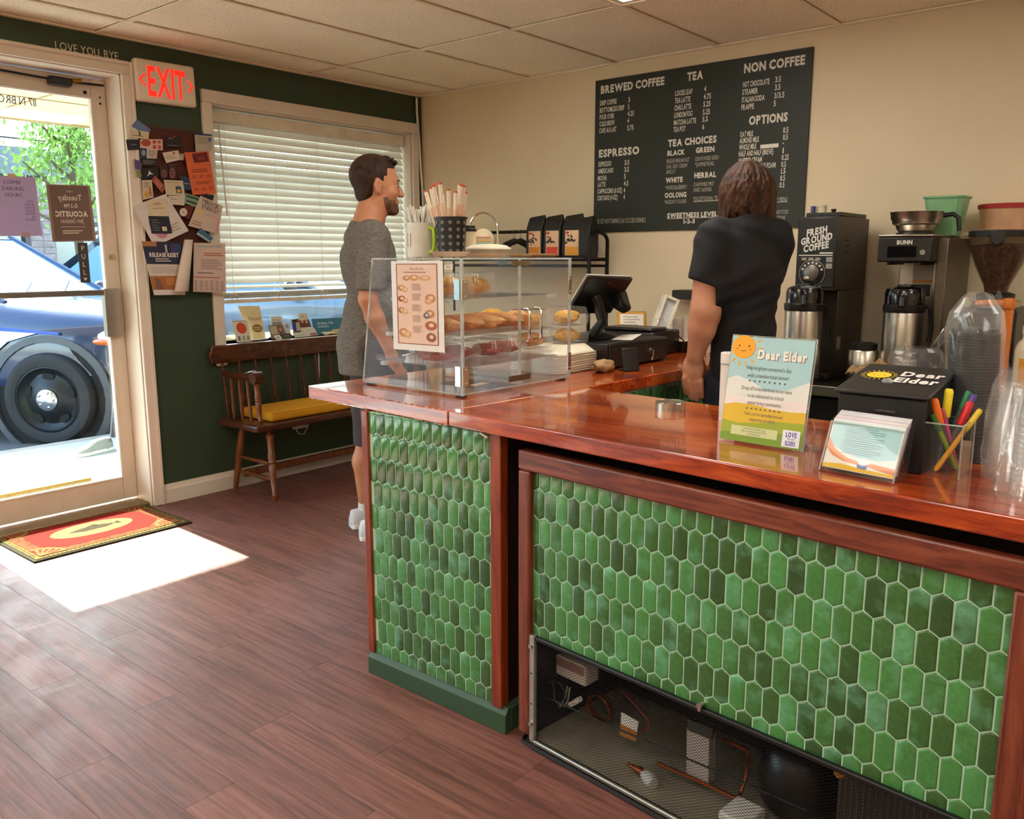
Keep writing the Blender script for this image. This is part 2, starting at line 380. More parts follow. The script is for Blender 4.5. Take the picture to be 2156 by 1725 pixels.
w2 = thing('window_unseen', None, None, (-6.2, 0, .15)); w2['kind'] = 'structure'  # unseen window, made low and tall so bounced sun brightens the ceiling
osp('sash', M().box(0, .05, .1, .15, 0, 2.05).box(2.45, 2.5, .1, .15, 0, 2.05).box(1.22, 1.28, .1, .15, .05, 2.0).box(.05, 2.45, .1, .15, 0, .05).box(.05, 2.45, .1, .15, 2.0, 2.05), MATS['sash_white'], w2)
ob('pane', M().box(.05, 2.45, .12, .128, .05, 2.0), M_glass, w2)
# ================================================================== OUTSIDE THE DOOR
M_walk = P('sidewalk_concrete', '#a9a9a8', .85, var=.08, vs=6, bump=.2, bs=60)
M_asph = P('road_asphalt', '#5d5f63', .9, var=.12, vs=20, bump=.3, bs=120)
struct('sidewalk', M().box(-14, 14, T, 2.10, -.2, -.012), M_walk, label='pale concrete sidewalk outside the door')
struct('kerb', M().box(-14, 14, 2.10, 2.22, -.2, -.012), P('kerb_concrete', '#9b968c', .85), bevel=.02, label='concrete kerb along the street')  # kerb brought forward to where the shade on the sidewalk begins
struct('road', M().box(-30, 40, 2.22, 20, -.3, -.13), M_asph, label='grey asphalt street')  # near strip is dark asphalt standing in for shaded sidewalk
# awning in front of the window bay
M_canvas = P('awning_canvas', '#e6d6b4', .8, var=.04)
aw = thing('awning', 'tan awning underside seen through the top of the glass door', 'awning', (-8, T, 2.275))
ob('canopy', M().box(0, 12, 0, 1.70, 0, .03), M_canvas, aw)
ob('valance', M().box(0, 12, 1.70, 1.735, -.012, .16), P('valance_canvas', '#b99d6b', .8), aw)
osp('seam', M().box(0, 12, .85, .865, -.004, 0).box(5.9, 5.912, 0, 1.7, -.004, 0).box(6.8, 6.812, 0, 1.7, -.004, 0), P('valance_canvas', '#b99d6b'), aw)
# ---- patrol car parked nose-in to the kerb
def car(name, label, loc, rz, livery, cols):
    t = thing(name, label, 'car', loc, rz, None)
    paint = P(name+'_paint', cols[0], .22, .15, var=.03, coat=1.0)
    def sec(x, hw, zb, zs, zt, wt):
        h = [(0, zb), (.8*hw, zb), (.95*hw, zb+.10), (hw, zb+.28), (hw*.985, zs-.1), (hw*.95, zs), (wt+.02, zt-.03), (wt-.05, zt), (0, zt+.025)]
        return [(x, a, b) for a, b in h]+[(x, -a, b) for a, b in h[-2:0:-1]]
    rings = [sec(*q) for q in [(.72, .62, .42, .72, .80, .50), (.69, .78, .36, .82, .90, .62), (.60, .90, .30, .90, .98, .74), (.36, .97, .28, .97, 1.05, .80), (0, .99, .28, 1.01, 1.10, .84),
                               (-.45, .99, .26, 1.05, 1.15, .86), (-.9, .99, .26, 1.06, 1.15, .9), (-2, .99, .26, 1.07, 1.13, .9), (-3.2, .98, .28, 1.09, 1.15, .9), (-3.8, .93, .34, 1.05, 1.12, .84), (-3.92, .85, .45, 1.0, 1.05, .75)]]
    body = ob('body', M().ring(rings), paint, t, ang=60)
    glass = P('car_glass', '#5f8298', .08, 0, var=.02, coat=.25, spec=.5)
    gh = [[(-.42, .80, 1.13), (-.42, -.80, 1.13), (-.5, -.86, 1.10), (-.5, .86, 1.10)], [(-1.22, .62, 1.66), (-1.22, -.62, 1.66), (-1.35, -.72, 1.60), (-1.35, .72, 1.60)],
          [(-2.9, .62, 1.70), (-2.9, -.62, 1.70), (-2.9, -.74, 1.62), (-2.9, .74, 1.62)], [(-3.7, .60, 1.12), (-3.7, -.60, 1.12), (-3.6, -.84, 1.10), (-3.6, .84, 1.10)]]
    mb = M().add([(-.42, .80, 1.13), (-.42, -.80, 1.13), (-1.25, -.64, 1.67), (-1.25, .64, 1.67)], [(0, 1, 2, 3)])
    ob('windshield', mb, glass, t)
    for s in (-1, 1):
        ob('side_window', M().add([(-.62, s*.875, 1.12), (-1.3, s*.74, 1.60), (-2.9, s*.75, 1.62), (-3.5, s*.86, 1.12)], [(0, 1, 2, 3) if s < 0 else (3, 2, 1, 0)]), glass, t)
        osp('pillar', M().tube([(-.40, s*.83, 1.12), (-1.28, s*.68, 1.68)], .03, 8).tube([(-1.9, s*.885, 1.1), (-1.95, s*.755, 1.64)], .04, 6), paint, t)
        mi = ob('mirror', M().sph((-.62, s*1.08, 1.17), (.07, .13, .085), 12, 8), P('car_trim_black', '#101113', .4), t)
        ob('mirror_stalk', M().tube([(-.6, s*.86, 1.1), (-.6, s*1.0, 1.13)], .03, 6), MATS['car_trim_black'], mi)
    ob('roof', M().ring([[(-1.22, -.64, 1.66), (-1.22, .64, 1.66)], [(-1.6, -.74, 1.70), (-1.6, .74, 1.70)], [(-2.9, -.72, 1.71), (-2.9, .72, 1.71)], [(-3.62, -.62, 1.25), (-3.62, .62, 1.25)]], closed=False), paint, t)
    ob('rear_glass', M().add([(-2.95, -.7, 1.68), (-2.95, .7, 1.68), (-3.72, .8, 1.12), (-3.72, -.8, 1.12)], [(0, 1, 2, 3)]), glass, t)
    blk = MATS['car_trim_black']; tyre = P('tyre_rubber', '#232427', .75, bump=.2, bs=200); rim = P('steel_rim', '#2b2d30', .4, .6); chrome = P('hub_chrome', '#cfcfcf', .15, 1.)
    for wx in (0, -2.95):
        for s in (-1, 1):
            if s > 0 and wx < -1: continue
            m = Matrix.Translation((wx, s*.97, .37)) @ Matrix.Rotation(-s*math.pi/2, 4, 'X')
            a = ob('wheel_arch', M().lathe([(.50, -.1), (.51, .02), (.455, .03), (.45, -.1)], 32, m=m, cap=False), P('arch_grey', '#4c4f54', .6), t)
            ob('arch_liner', M().lathe([(.46, .0), (.001, .005)], 24, m=m, cap=False), M_dark, a)
            ty = ob('tyre', M().lathe([(.27, -.16), (.33, -.17), (.365, -.14), (.375, -.05), (.372, .03), (.345, .065), (.30, .07), (.268, .06), (.262, -.1)], 40, m=m, cap=False), tyre, t)
            wh = ob('rim', M().lathe([(.268, .055), (.255, .06), (.24, .035), (.20, .015), (.15, .03), (.11, .055), (.09, .058), (.002, .058)], 32, m=m, cap=False), rim, t)
            mb = M()
            for k in range(5):
                an = 2*math.pi*k/5+.3; c = (.185*math.cos(an), .185*math.sin(an), .026)
                mb.add([(c[0]+.05*math.cos(b)*(-math.sin(an))+.028*math.sin(b)*math.cos(an), c[1]+.05*math.cos(b)*math.cos(an)+.028*math.sin(b)*math.sin(an), .031) for b in [2*math.pi*j/12 for j in range(12)]], [tuple(range(12))], m)
            osp('rim_slot', mb, M_dark, wh)
            hb = ob('hub_cap', M().lathe([(.088, .058), (.085, .075), (.05, .088), (.002, .09)], 24, m=m, cap=False), chrome, t)
            mb = M()
            for k in range(5): mb.sph((.06*math.cos(k*1.2566), .06*math.sin(k*1.2566), .084), .012, 8, 5, m=m)
            osp('lug_nut', mb, chrome, hb)
    if livery:
        ob('door_panel', M().add([(-.57, -.995, .32), (-.55, -1.0, .52), (-.46, -1.0, .70), (-.30, -1.0, .83), (-.05, -.996, .90), (-.6, -1.0, .93), (-2.2, -1.0, .95), (-2.2, -.995, .32)], [(0, 7, 6, 5, 4, 3, 2, 1)]), P('door_white', '#e6e7e8', .3, coat=1.), t)
        ob('stripe', M().add([(.12, -1.0, .885), (.12, -1.0, .905), (-.6, -1.003, .965), (-2.2, -1.003, .985), (-2.2, -1.003, .95), (-.6, -1.003, .93)], [(0, 5, 2, 1), (5, 4, 3, 2)]), P('stripe_blue', '#1f4fc0', .3), t)
    for s in (-1, 1):
        h = ob('headlight', M().sph((.50, s*.84, .86), (.17, .13, .065), 14, 8), P('headlight_lens', '#cfd6db', .12, .2, coat=1.), t)
        ob('turn_signal', M().sph((.44, s*.93, .825), (.10, .045, .03), 12, 6), P('signal_orange', '#e06a1c', .25, coat=1.), h)
    ob('bumper', M().tube([(.50, -.95, .48), (.66, -.8, .50), (.75, -.4, .5), (.77, 0, .5), (.75, .4, .5), (.66, .8, .5), (.50, .95, .48)], .11, 8), blk, t)
    if livery:
        ob('push_bumper', M().box(.80, .88, -.42, -.34, .38, .95), P('push_bar_grey', '#6d675b', .5, .4), t, bevel=.01)
        pb = ob('push_bumper', M().box(.80, .88, .34, .42, .38, .95), P('push_bar_grey', '#6d675b', .5, .4), t, bevel=.01)
        osp('push_rail', M().tube([(.70, -.92, .60), (.86, -.66, .60), (.88, -.4, .6), (.88, .4, .6), (.86, .66, .60), (.70, .92, .60)], .04, 8).tube([(.70, -.90, .40), (.86, -.62, .40), (.88, -.4, .40), (.88, .4, .40), (.86, .62, .40), (.70, .90, .40)], .035, 8), MATS['push_bar_grey'], pb)
    osp('wiper', M().tube([(-.46, -.5, 1.15), (-.62, -.1, 1.265)], .012, 5).tube([(-.46, .1, 1.15), (-.62, .5, 1.265)], .012, 5), blk, t)
    return t
_rz = rad(-53); _cs, _sn = math.cos(_rz), math.sin(_rz)
def _carloc(wx, wy): # place so that right front wheel centre is at (wx, wy)
    lx, ly = 0, -.97
    return (wx-(_cs*lx-_sn*ly), wy-(_sn*lx+_cs*ly), -.13)
car('patrol_car', 'dark blue and white patrol car seen through the glass door', _carloc(-1.52, 2.72), _rz, True, ('#1b2c52',))
car('parked_car', 'grey-blue parked car seen through the window under the blinds', _carloc(1.75, 2.95), _rz, False, ('#5d6e7c',))
# ---- shoe of somebody standing outside
def shoe_mesh(L=.28, Wd=.10, H=.10):
    rings = []
    for x, hw, z1 in [(-.5, .30, .55), (-.46, .42, .95), (-.3, .46, 1.0), (-.1, .44, .95), (.1, .46, .72), (.28, .5, .56), (.42, .42, .45), (.5, .2, .3)]:
        z0 = .12
        rings.append([(x*L, hw*Wd, z0*H), (x*L, hw*Wd*1.02, (z0+(z1-z0)*.45)*H), (x*L, hw*Wd*.72, (z0+(z1-z0)*.85)*H), (x*L, 0, z1*H), (x*L, -hw*Wd*.72, (z0+(z1-z0)*.85)*H), (x*L, -hw*Wd*1.02, (z0+(z1-z0)*.45)*H), (x*L, -hw*Wd, z0*H)])
    return rings
def shoe(parent, loc, rz, mats, L=.28):
    m = Matrix.Translation(loc) @ Matrix.Rotation(rz, 4, 'Z')
    s = ob('shoe', M().ring(shoe_mesh(L), m=m), mats[0], parent, ang=70)
    H = .10; out = [(x*L, hw*.1) for x, hw in [(-.5, .32), (-.46, .45), (-.1, .47), (.28, .53), (.42, .45), (.51, .22)]]
    pl = out+[(a, -b) for a, b in out[::-1]]
    sl_ = ob('sole', M().prism(pl, m @ Vector((0, 0, 0)), m.to_3x3() @ X, m.to_3x3() @ Y, Z, .024), mats[1], s, bevel=.004)
    mb = M()
    for k in range(5): mb.tube([(L*(-.05+.06*k), -.022, .083-.009*k), (L*(-.03+.06*k), 0, .094-.009*k), (L*(-.05+.06*k), .022, .083-.009*k)], .0035, 5, m=m)
    ob('laces', mb, mats[2], s)
    return s
sp = thing('person', 'person outside the door, only one white sneaker showing past the door frame', 'person', (-1.55, 1.62, -.012))
_pl = P('person_dark_trousers', '#1d2026', .8)
shoe(sp, (-.16, 0, 0), rad(195), (P('sneaker_white', '#8f8e8a', .6), P('sneaker_sole', '#efeeea', .6), P('sneaker_lace', '#f4f2ee', .7)))
ob('trouser_leg', M().tube([(.02, .0, .08), (.12, .04, .45), (.2, .06, .9)], [.055, .075, .095], 12), _pl, sp)
ob('trouser_leg', M().tube([(.32, .10, .0), (.32, .10, .45), (.3, .10, .9)], [.055, .075, .095], 12), _pl, sp)
ob('torso', M().tube([(.26, .08, .86), (.26, .08, 1.1), (.27, .08, 1.42), (.27, .08, 1.5)], [.15, .16, .19, .07], 14), P('person_grey_shirt', '#555b60', .8), sp)
ob('head', M().sph((.27, .08, 1.64), (.09, .1, .12), 14, 10), P('person_skin_far', '#b98a6b', .6), sp)
# ---- mat outside
tag(ob('coir_mat', M().box(-2.75, -2.08, .84, 1.12, -.012, .012), P('coir', '#9c7a3c', .95, var=.3, vs=120, bump=1., bs=250)), 'tan bristly doormat lying on the sidewalk outside', 'doormat')
# ---- tree across the street
tr_ = thing('tree', 'leafy green street tree seen through the door glass', 'tree', (1.65, 9.2, -.13))
tr_wood = P('tree_bark', '#5b4a38', .9, var=.2, vs=20)
mb = M().tube([(0, 0, 0), (.03, 0, 1.3), (0, .05, 2.3), (.05, 0, 3.6)], [.10, .08, .06, .02], 8)
br = []
for k in range(11):
    a = k*2.4; z = 1.75+.15*k; L = .95-.05*k; e = (L*math.cos(a), L*math.sin(a), z+.5); br.append(e)
    mb.tube([(0, 0, z), (e[0]*.5, e[1]*.5, z+.2), e], [.035, .025, .008], 5)
ob('trunk', mb, tr_wood, tr_)
mb = M(); rg = random.Random(3)
for k in range(3600):
    c = br[rg.randrange(11)] if rg.random() < .8 else (0, 0, 3.2); q = rg.random()
    p_ = Vector(c)*rg.uniform(.45, 1.05); p_.z = c[2]+rg.gauss(0, .19); p_ += Vector((rg.gauss(0, .17), rg.gauss(0, .17), 0))
    R_ = Euler((rg.uniform(0, 6), rg.uniform(0, 6), rg.uniform(0, 6))).to_matrix().to_4x4(); s = rg.uniform(.03, .055)
    mb.add([(-s, 0, 0), (0, -s*.5, s*.1), (s*1.1, 0, 0), (0, s*.5, s*.1)], [(0, 1, 2, 3)], Matrix.Translation(p_) @ R_)
ob('foliage', mb, P('tree_leaves', '#7d9a3f', .6, var=.35, vs=3, trans=0), tr_, smooth=False)
# ---- building across the street
bl = thing('building', 'brick shopfront across the street seen through the glass door', 'building', (-2, 13.0, -.13))
M_br = P('brick_grey', '#7d6f6c', .9, var=.25, vs=25, bump=.4, bs=40)
ob('wall', M().box(0, 14, .3, 4, 0, 3.0), P('far_plaster', '#a9a7a2', .9), bl)
ob('cornice', M().box(-.2, 14.2, -.1, 4, 3.0, 3.5), P('far_cornice', '#6d7073', .8), bl)
for k in range(4):
    x = .2+k*2.35
    pil = ob('brick_pillar', M().box(x+1.9, x+2.35, 0, .3, 0, 2.75), M_br, bl)
    mb = M()
    for r in range(22):
        for c in range(2): mb.box(x+1.905+c*.222+(.0 if r % 2 else .0), x+2.115+c*.222, -.012, 0, .02+r*.12, .12+r*.12)
    osp('brick_face', mb, P('brick_face_grey', '#8d7b78', .9, var=.3, vs=9), pil)
    f = ob('shop_window', M().box(x, x+1.9, .24, .3, .5, 2.2), P('far_frame', '#2e3336', .5), bl)
    osp('window_pane', M().box(x+.08, x+.92, .22, .24, .6, 2.1).box(x+1.0, x+1.82, .22, .24, .6, 2.1), P('far_glass', '#5f7078', .08, spec=1.), f)
    ob('sign_band', M().box(x, x+1.9, .2, .3, 2.3, 2.7), P('far_sign', '#77706c', .7), f)
struct('far_block', M().box(14, 40, 12.5, 18, -.13, 3.3).box(-30, -4, 12.5, 18, -.13, 3.3), P('far_plaster2', '#b5b0a6', .9), label='pale building block across the street')
for i, (z, lab) in enumerate([(3.86, 'upper black power line crossing the sky outside the door'), (3.27, 'lower black power line crossing the sky outside the door')]):
    tag(ob('power_line', M().tube([(-14, 11.0, z+.25), (-4, 11.0, z+.04), (3, 11.0, z), (10, 11.0, z+.05), (22, 11.0, z+.3)], .022-.006*i, 6), P('cable_black', '#2a2a2e', .7)), lab, 'cable', 'power lines over the street')
# ================================================================== DOOR AND GREEN WALL
def ink(c, name=None): return P('ink_'+(c if isinstance(c, str) else str(c)).lstrip('#'), c, .6, var=.03)
def bil(q, u, v): return (q[0]*(1-u)+q[1]*u)*(1-v)+(q[3]*(1-u)+q[2]*u)*v
def paper(name, label, cat, q, col, prints=(), n=Vector((0,-1,0)), th=.0012, group=None, mat=None, rough=.6):
    """thin sheet through four corners (TL, TR, BR, BL) with flat print on it"""
    q = [Vector(p) for p in q]; c = (q[0]+q[1]+q[2]+q[3])/4; c0 = c.copy(); q = [p-c for p in q]
    n = Vector(n); b = [p-n*th for p in q]
    mb = M().add(b+q, [(0,1,2,3), (7,6,5,4), (0,4,5,1), (1,5,6,2), (2,6,7,3), (3,7,4,0)])
    o = ob(name, mb, mat or P('paper_'+col.lstrip('#'), col, rough, var=.05, vs=25), None, c0, smooth=False)
    tag(o, label, cat, group)
    byc = {}
    for i_, p in enumerate(prints):
        e = (p[-1], i_) if p[0] == 't' else p[-1]; mb = byc.setdefault(e, M()); L = 0.0005+.00005*i_
        if p[0] == 'r':
            _, u0, v0, u1, v1, _c = p
            mb.add([bil(q, a, b_)+n*L for a, b_ in ((u0, v0), (u1, v0), (u1, v1), (u0, v1))], [(3,2,1,0)])
        elif p[0] == 'e':
            _, u, v, ru, rv, _c = p
            mb.add([bil(q, u+ru*math.cos(k*.3927), v+rv*math.sin(k*.3927))+n*L for k in range(16)], [tuple(range(16))[::-1]])
        elif p[0] == 'p':
            mb.add([bil(q, a, b_)+n*L for a, b_ in p[1]], [tuple(range(len(p[1])))[::-1]])
        elif p[0] == 't':
            _, s, u, v, h, al, bold, xs, mir, _c = p
            U = (bil(q, min(u+.05, 1), v)-bil(q, min(u+.05, 1)-.05, v)).normalized(); V = n.cross(U)*-1; V = U.cross(n)*-1
            V = n.cross(U); H = (q[0]-q[3]).length*h
            if V.dot(q[0]-q[3]) < 0: V = -V
            if mir: U = -U
            m2 = M().text(s, bil(q, u, v)+n*L, U, V, H, al, bold, xs); mb.add(m2.v, m2.f)
        elif p[0] == 'l':   # block of fake text lines too small to read
            _, u0, v0, u1, v1, k, _c = p; rg = random.Random(int(u0*99+v0*999))
            for i in range(k):
                va = v0+(v1-v0)*i/k; ub = u1-(u1-u0)*rg.uniform(0, .3)
                mb.add([bil(q, a, b_)+n*L for a, b_ in ((u0, va), (ub, va), (ub, va+(v1-v0)/k*.45), (u0, va+(v1-v0)/k*.45))], [(3,2,1,0)])
    for e, mb in byc.items(): ob('lettering' if isinstance(e, tuple) else 'print', mb, ink(e[0] if isinstance(e, tuple) else e), o, smooth=False)
    return o
def rectq(x0, x1, z0, z1, y): return [Vector((x0, y, z1)), Vector((x1, y, z1)), Vector((x1, y, z0)), Vector((x0, y, z0))]
# exit sign
ex = thing('exit_sign', 'white plastic exit sign with glowing red letters between door and window', 'exit sign', (-1.90, 0, 2.25))
ob('housing', M().box(-.165, .165, -.05, -.001, -.105, .105), P('exit_plastic', '#e9dcc6', .45, var=.04), ex, rot=(0, rad(-1), 0), bevel=.012, seg=3)
M_exit = P('exit_red_lit', '#ff1c12', .5, var=.02, emit=1.4)
ob('lettering', M().text('EXIT', (0, -.051, -.072), X, Z, .145, 'C', 1, .46, 0, .09), M_exit, ex, smooth=False)
for s, nm in ((-1, 'arrow'), (1, 'arrow')):
    ob(nm, M().add([(s*.112, -.051, .03), (s*.123, -.051, .03), (s*.152, -.051, 0), (s*.123, -.051, -.03), (s*.112, -.051, -.03), (s*.139, -.051, 0)], [(0, 1, 2, 5), (5, 2, 3, 4)] if s > 0 else [(5, 2, 1, 0), (4, 3, 2, 5)]), M_exit, ex)
# lettering standing on the door trim
lv = thing('wall_lettering', 'small pale letters LOVE YOU, BYE standing on the door trim', 'lettering', (-2.435, -.012, 2.331))
ob('lettering', M().text('LOVE YOU, BYE', (0, 0, 0), X, Z, .037, 'L', 0, .80, 0, .12), P('letter_pale', '#e2d6bd', .6), lv, smooth=False)
# address on the glass (reads from the street)
ad = thing('address_lettering', 'street number lettering on the door glass, mirrored from inside', 'lettering', (-2.475, YD-.005, 2.083))
ob('lettering', M().text('117 N BROADWAY', (0, 0, 0), -X, Z, .036, 'L', 0, .82, 0, .12), P('address_ink', '#5b5348', .6), ad, smooth=False)
yp = YD-.007
lav, dk = '#b7a3ae', '#4b4247'
pr = [('t', 'COFFEE', .62, .13, .058, 'C', 0, 1.0, False, dk), ('t', 'DARLING', .62, .235, .058, 'C', 0, 1., False, dk), ('t', 'HOURS', .62, .34, .058, 'C', 0, 1., False, dk), ('t', 'CLOSED', .93, .735, .034, 'R', 0, 1., False, dk)]
for k, (dname, hr) in enumerate([('MON', '6:30-12'), ('TUES', '6:30-3:30'), ('WED', '6:30-3:30'), ('THUR', '6:30-3:30'), ('FRI', '6:30-3:30'), ('SAT', '8-3')]):
    pr += [('t', dname[-2:] if 0 else dname, .32, .43+.052*k, .034, 'R', 0, .9, False, dk), ('t', hr, .93, .43+.052*k, .034, 'R', 0, .9, False, dk)]
pr += [('t', 'SUN', .32, .735, .034, 'R', 0, .9, False, dk), ('r', .56, -.04, .68, .03, '#c9a78a'), ('r', .68, .94, .8, 1.02, '#a98f8a')]
def translucent(name, c, f):
    m = P(name, c, .6, var=.04); nt = m.node_tree; b = nt.nodes['Principled BSDF']; out = nt.nodes['Material Output']
    tl = nt.nodes.new('ShaderNodeBsdfTranslucent'); tl.inputs[0].default_value = (*lin(c), 1); mx = nt.nodes.new('ShaderNodeMixShader'); mx.inputs[0].default_value = f
    nt.links.new(b.outputs[0], mx.inputs[1]); nt.links.new(tl.outputs[0], mx.inputs[2]); nt.links.new(mx.outputs[0], out.inputs[0]); return m
hp = paper('hours_poster', 'lavender opening hours sheet taped inside the door glass', 'poster', [Vector(p) for p in ((-2.80, yp, 1.738), (-2.513, yp, 1.744), (-2.505, yp, 1.459), (-2.80, yp, 1.452))], lav, pr, mat=translucent('paper_lavender', '#b9a6c0', .3))
wt = '#cfc3b6'
pr = [('r', .06, .02, .94, .98, '#6d564b'), ('t', 'EVERY', .5, .13, .03, 'C', 0, 1., True, wt), ('t', 'Tuesday', .5, .27, .10, 'C', 1, .8, True, wt), ('t', '12-2 PM', .5, .40, .07, 'C', 1, .75, True, wt), ('t', 'ACOUSTIC', .5, .555, .095, 'C', 2, .78, True, '#ddd3c6'),
      ('t', 'Jam Session', .5, .67, .085, 'C', 0, .72, True, wt), ('r', .22, .735, .78, .742, wt), ('l', .25, .80, .75, .88, 2, wt)]
paper('event_poster', 'brown acoustic session poster facing outward on the door glass', 'poster', [Vector(p) for p in ((-2.465, yp, 1.713), (-2.247, yp, 1.720), (-2.239, yp, 1.437), (-2.458, yp, 1.430))], '#8a7365', pr)
paper('pull_sign', 'narrow dark sign spelling PULL down the door glass', 'sign', rectq(-2.337, -2.286, 1.222, 1.428, yp), '#3b3734',
      [('t', c, .5, .20+.20*k, .12, 'C', 0, .9, False, '#d8d2c8') for k, c in enumerate('PULL')]+[('p', [(.3, .88), (.7, .88), (.5, .95)], '#d8d2c8')])
# cork board -------------------------------------------------------
cb = thing('notice_board', 'brown cork notice board crowded with cards on the green wall', 'notice board', (-1.895, 0, 1.71))
ob('cork', M().box(-.185, .185, -.012, -.001, -.325, .305), P('cork_brown', '#5a2e20', .85, var=.2, vs=60, bump=.3), cb, rot=(0, rad(1), 0))
osp('frame', M().box(-.2, .2, -.016, -.001, .305, .322).box(-.2, .2, -.016, -.001, -.342, -.325).box(-.2, -.185, -.016, -.001, -.325, .305).box(.185, .2, -.016, -.001, -.325, .305), P('board_frame', '#4a2519', .6), cb, rot=(0, rad(1), 0))
_k = [0]
def bq(*pts, lift=0):
    _k[0] += 1; y = -.0315-.0009*_k[0]-lift
    return [at(250+a*.2319, 240+b*.2319, 1, y) for a, b in pts]
BG = 'cards and flyers on the notice board'
def card(label, pts, col, prints=(), name='card', cat='card'): return paper(name, label, cat, bq(*pts), col, prints, group=BG)
card('blue speckled card at the top left corner of the notice board', [(165,48),(292,140),(262,200),(120,112)], '#5f74a0', [('l', .1, .1, .9, .9, 6, '#7f93ba')])
card('cream card with a black numeral 3 on the board', [(108,140),(276,165),(270,230),(103,212)], '#d6c6a2', [('t', '3', .5, .62, .5, 'C', 2, 1., False, '#15130f'), ('l', .1, .65, .9, .85, 1, '#6b6250')])
card('dark navy card hanging off the left edge of the board', [(65,232),(197,232),(202,322),(80,328)], '#1c1f2a', [('l', .3, .45, .85, .65, 1, '#7d7f88')])
card('white and red card with an orange disc near the board top', [(195,230),(396,230),(402,330),(195,322)], '#d9b8a6', [('e', .25, .35, .22, .35, '#a5482b'), ('r', .55, .1, .7, .4, '#b8453a'), ('r', .78, .1, .92, .4, '#c25a4c'), ('r', .55, .55, .7, .9, '#b8453a'), ('r', .78, .55, .92, .9, '#c25a4c')])
card('black business card held by a red pin', [(430,200),(576,212),(572,305),(425,300)], '#241b1a', [('t', 'NEW', .3, .25, .13, 'C', 1, 1., False, '#8e857c'), ('l', .1, .8, .9, .92, 1, '#7a6f66'), ('e', .5, .0, .06, .09, '#c03a28')])
card('pale flyer with a blue strip at the top right of the board', [(688,172),(846,186),(846,335),(700,345)], '#b9b09c', [('r', 0, 0, 1, .1, '#27406e'), ('l', .1, .2, .9, .6, 4, '#8f8776'), ('r', .78, .2, .95, .45, '#4f74a8')])
card('navy and white card with a round badge', [(193,308),(352,326),(346,406),(195,404)], '#c9b9ae', [('r', 0, 0, .38, 1, '#26304a'), ('e', .2, .45, .13, .3, '#7a94b0'), ('l', .48, .2, .95, .8, 3, '#96857a')])
card('white business card in the middle of the board', [(397,352),(540,330),(564,415),(432,446)], '#d8cbb8', [('r', .6, .12, .75, .3, '#b0402c'), ('l', .1, .4, .8, .8, 3, '#a2937f')])
card('tiny pale card beside the white business card', [(543,362),(594,360),(588,420),(560,420)], '#b7a58e')
card('purple card at the left of the board', [(142,410),(222,436),(202,512),(152,500)], '#5b4479')
card('black card with small pale writing', [(203,406),(352,410),(358,472),(208,474)], '#1d1719', [('l', .1, .2, .9, .8, 3, '#77706d')])
card('small olive green card below the purple one', [(160,510),(215,515),(215,577),(165,572)], '#7d8a4a')
card('black card with a white spark drawing', [(200,512),(340,475),(366,560),(215,602)], '#131216', [('p', [(.5, .2), (.58, .5), (.7, .75), (.5, .62), (.3, .78), (.42, .5)], '#d7d2cc')])
card('reddish card with a dark oval face', [(372,482),(440,462),(447,580),(384,586)], '#3d211b', [('e', .5, .62, .4, .3, '#7d4a3c'), ('l', .2, .5, .8, .8, 3, '#24140f')])
card('pinkish card with a dark oval face', [(455,456),(510,450),(522,592),(460,592)], '#4a2a24', [('e', .5, .6, .42, .32, '#8f5a52'), ('l', .2, .45, .8, .8, 3, '#24140f')])
card('white card with a yellow flower print', [(210,602),(300,598),(316,760),(220,780)], '#cbb9a0', [('e', .4, .75, .25, .16, '#c89a35'), ('p', [(.6, .5), (.8, .3), (.85, .8), (.7, .9)], '#b5603c'), ('l', .2, .1, .8, .4, 4, '#8a7b66')])
card('salmon red card with pale streaks', [(296,600),(332,558),(428,662),(396,722)], '#9c4a3a', [('l', .1, .2, .9, .8, 4, '#c98a74')])
card('blue card tucked beside the orange flyer', [(555,560),(642,580),(664,690),(600,690)], '#29435e', [('l', .2, .5, .9, .6, 1, '#b5bcc2')])
card('dark card peeping out below the orange flyer', [(750,735),(866,738),(856,786),(800,768)], '#201a24')
card('bright orange flyer with price columns', [(595,350),(816,338),(884,722),(672,736)], '#d9683a', [('l', .15, .4, .9, .5, 2, '#8f3c1d'), ('l', .12, .55, .3, .63, 2, '#8f3c1d'), ('l', .42, .55, .6, .63, 2, '#8f3c1d'), ('l', .72, .55, .9, .63, 2, '#8f3c1d'), ('l', .2, .7, .9, .78, 2, '#8f3c1d'), ('l', .12, .84, .3, .92, 2, '#8f3c1d'), ('l', .42, .84, .6, .92, 2, '#8f3c1d'), ('l', .72, .84, .9, .92, 2, '#8f3c1d')], 'flyer', 'flyer')
card('dark red gift card clipped on the orange flyer', [(664,362),(800,345),(820,432),(686,446)], '#6d1d15', [('l', .3, .45, .9, .8, 2, '#a5503a')])
card('cream card with a small blue photo', [(410,598),(582,606),(602,740),(430,736)], '#cdbb9c', [('r', .55, .4, .85, .85, '#25506b'), ('e', .7, .7, .1, .12, '#d8a835'), ('l', .1, .12, .9, .25, 1, '#b09a70')])
card('white folded card under the cream one', [(450,742),(602,740),(596,832),(455,820)], '#d0c3b0', [('l', .15, .35, .6, .5, 1, '#8a7f70')])
card('mottled green card with dark lettering bars', [(604,718),(746,760),(740,862),(600,812)], '#7d9a7c', [('l', .1, .15, .95, .5, 1, '#1d2a20'), ('l', .1, .6, .95, .95, 1, '#1d2a20')])
card('deep red card behind a round sticker', [(600,828),(684,842),(642,962),(588,932)], '#5f1a1f')
card('round white sticker on the deep red card', [(552,855),(622,855),(622,930),(552,930)], '#6a2226', [('e', .5, .5, .5, .5, '#d3c6b6'), ('e', .5, .5, .1, .1, '#7d8a80')])
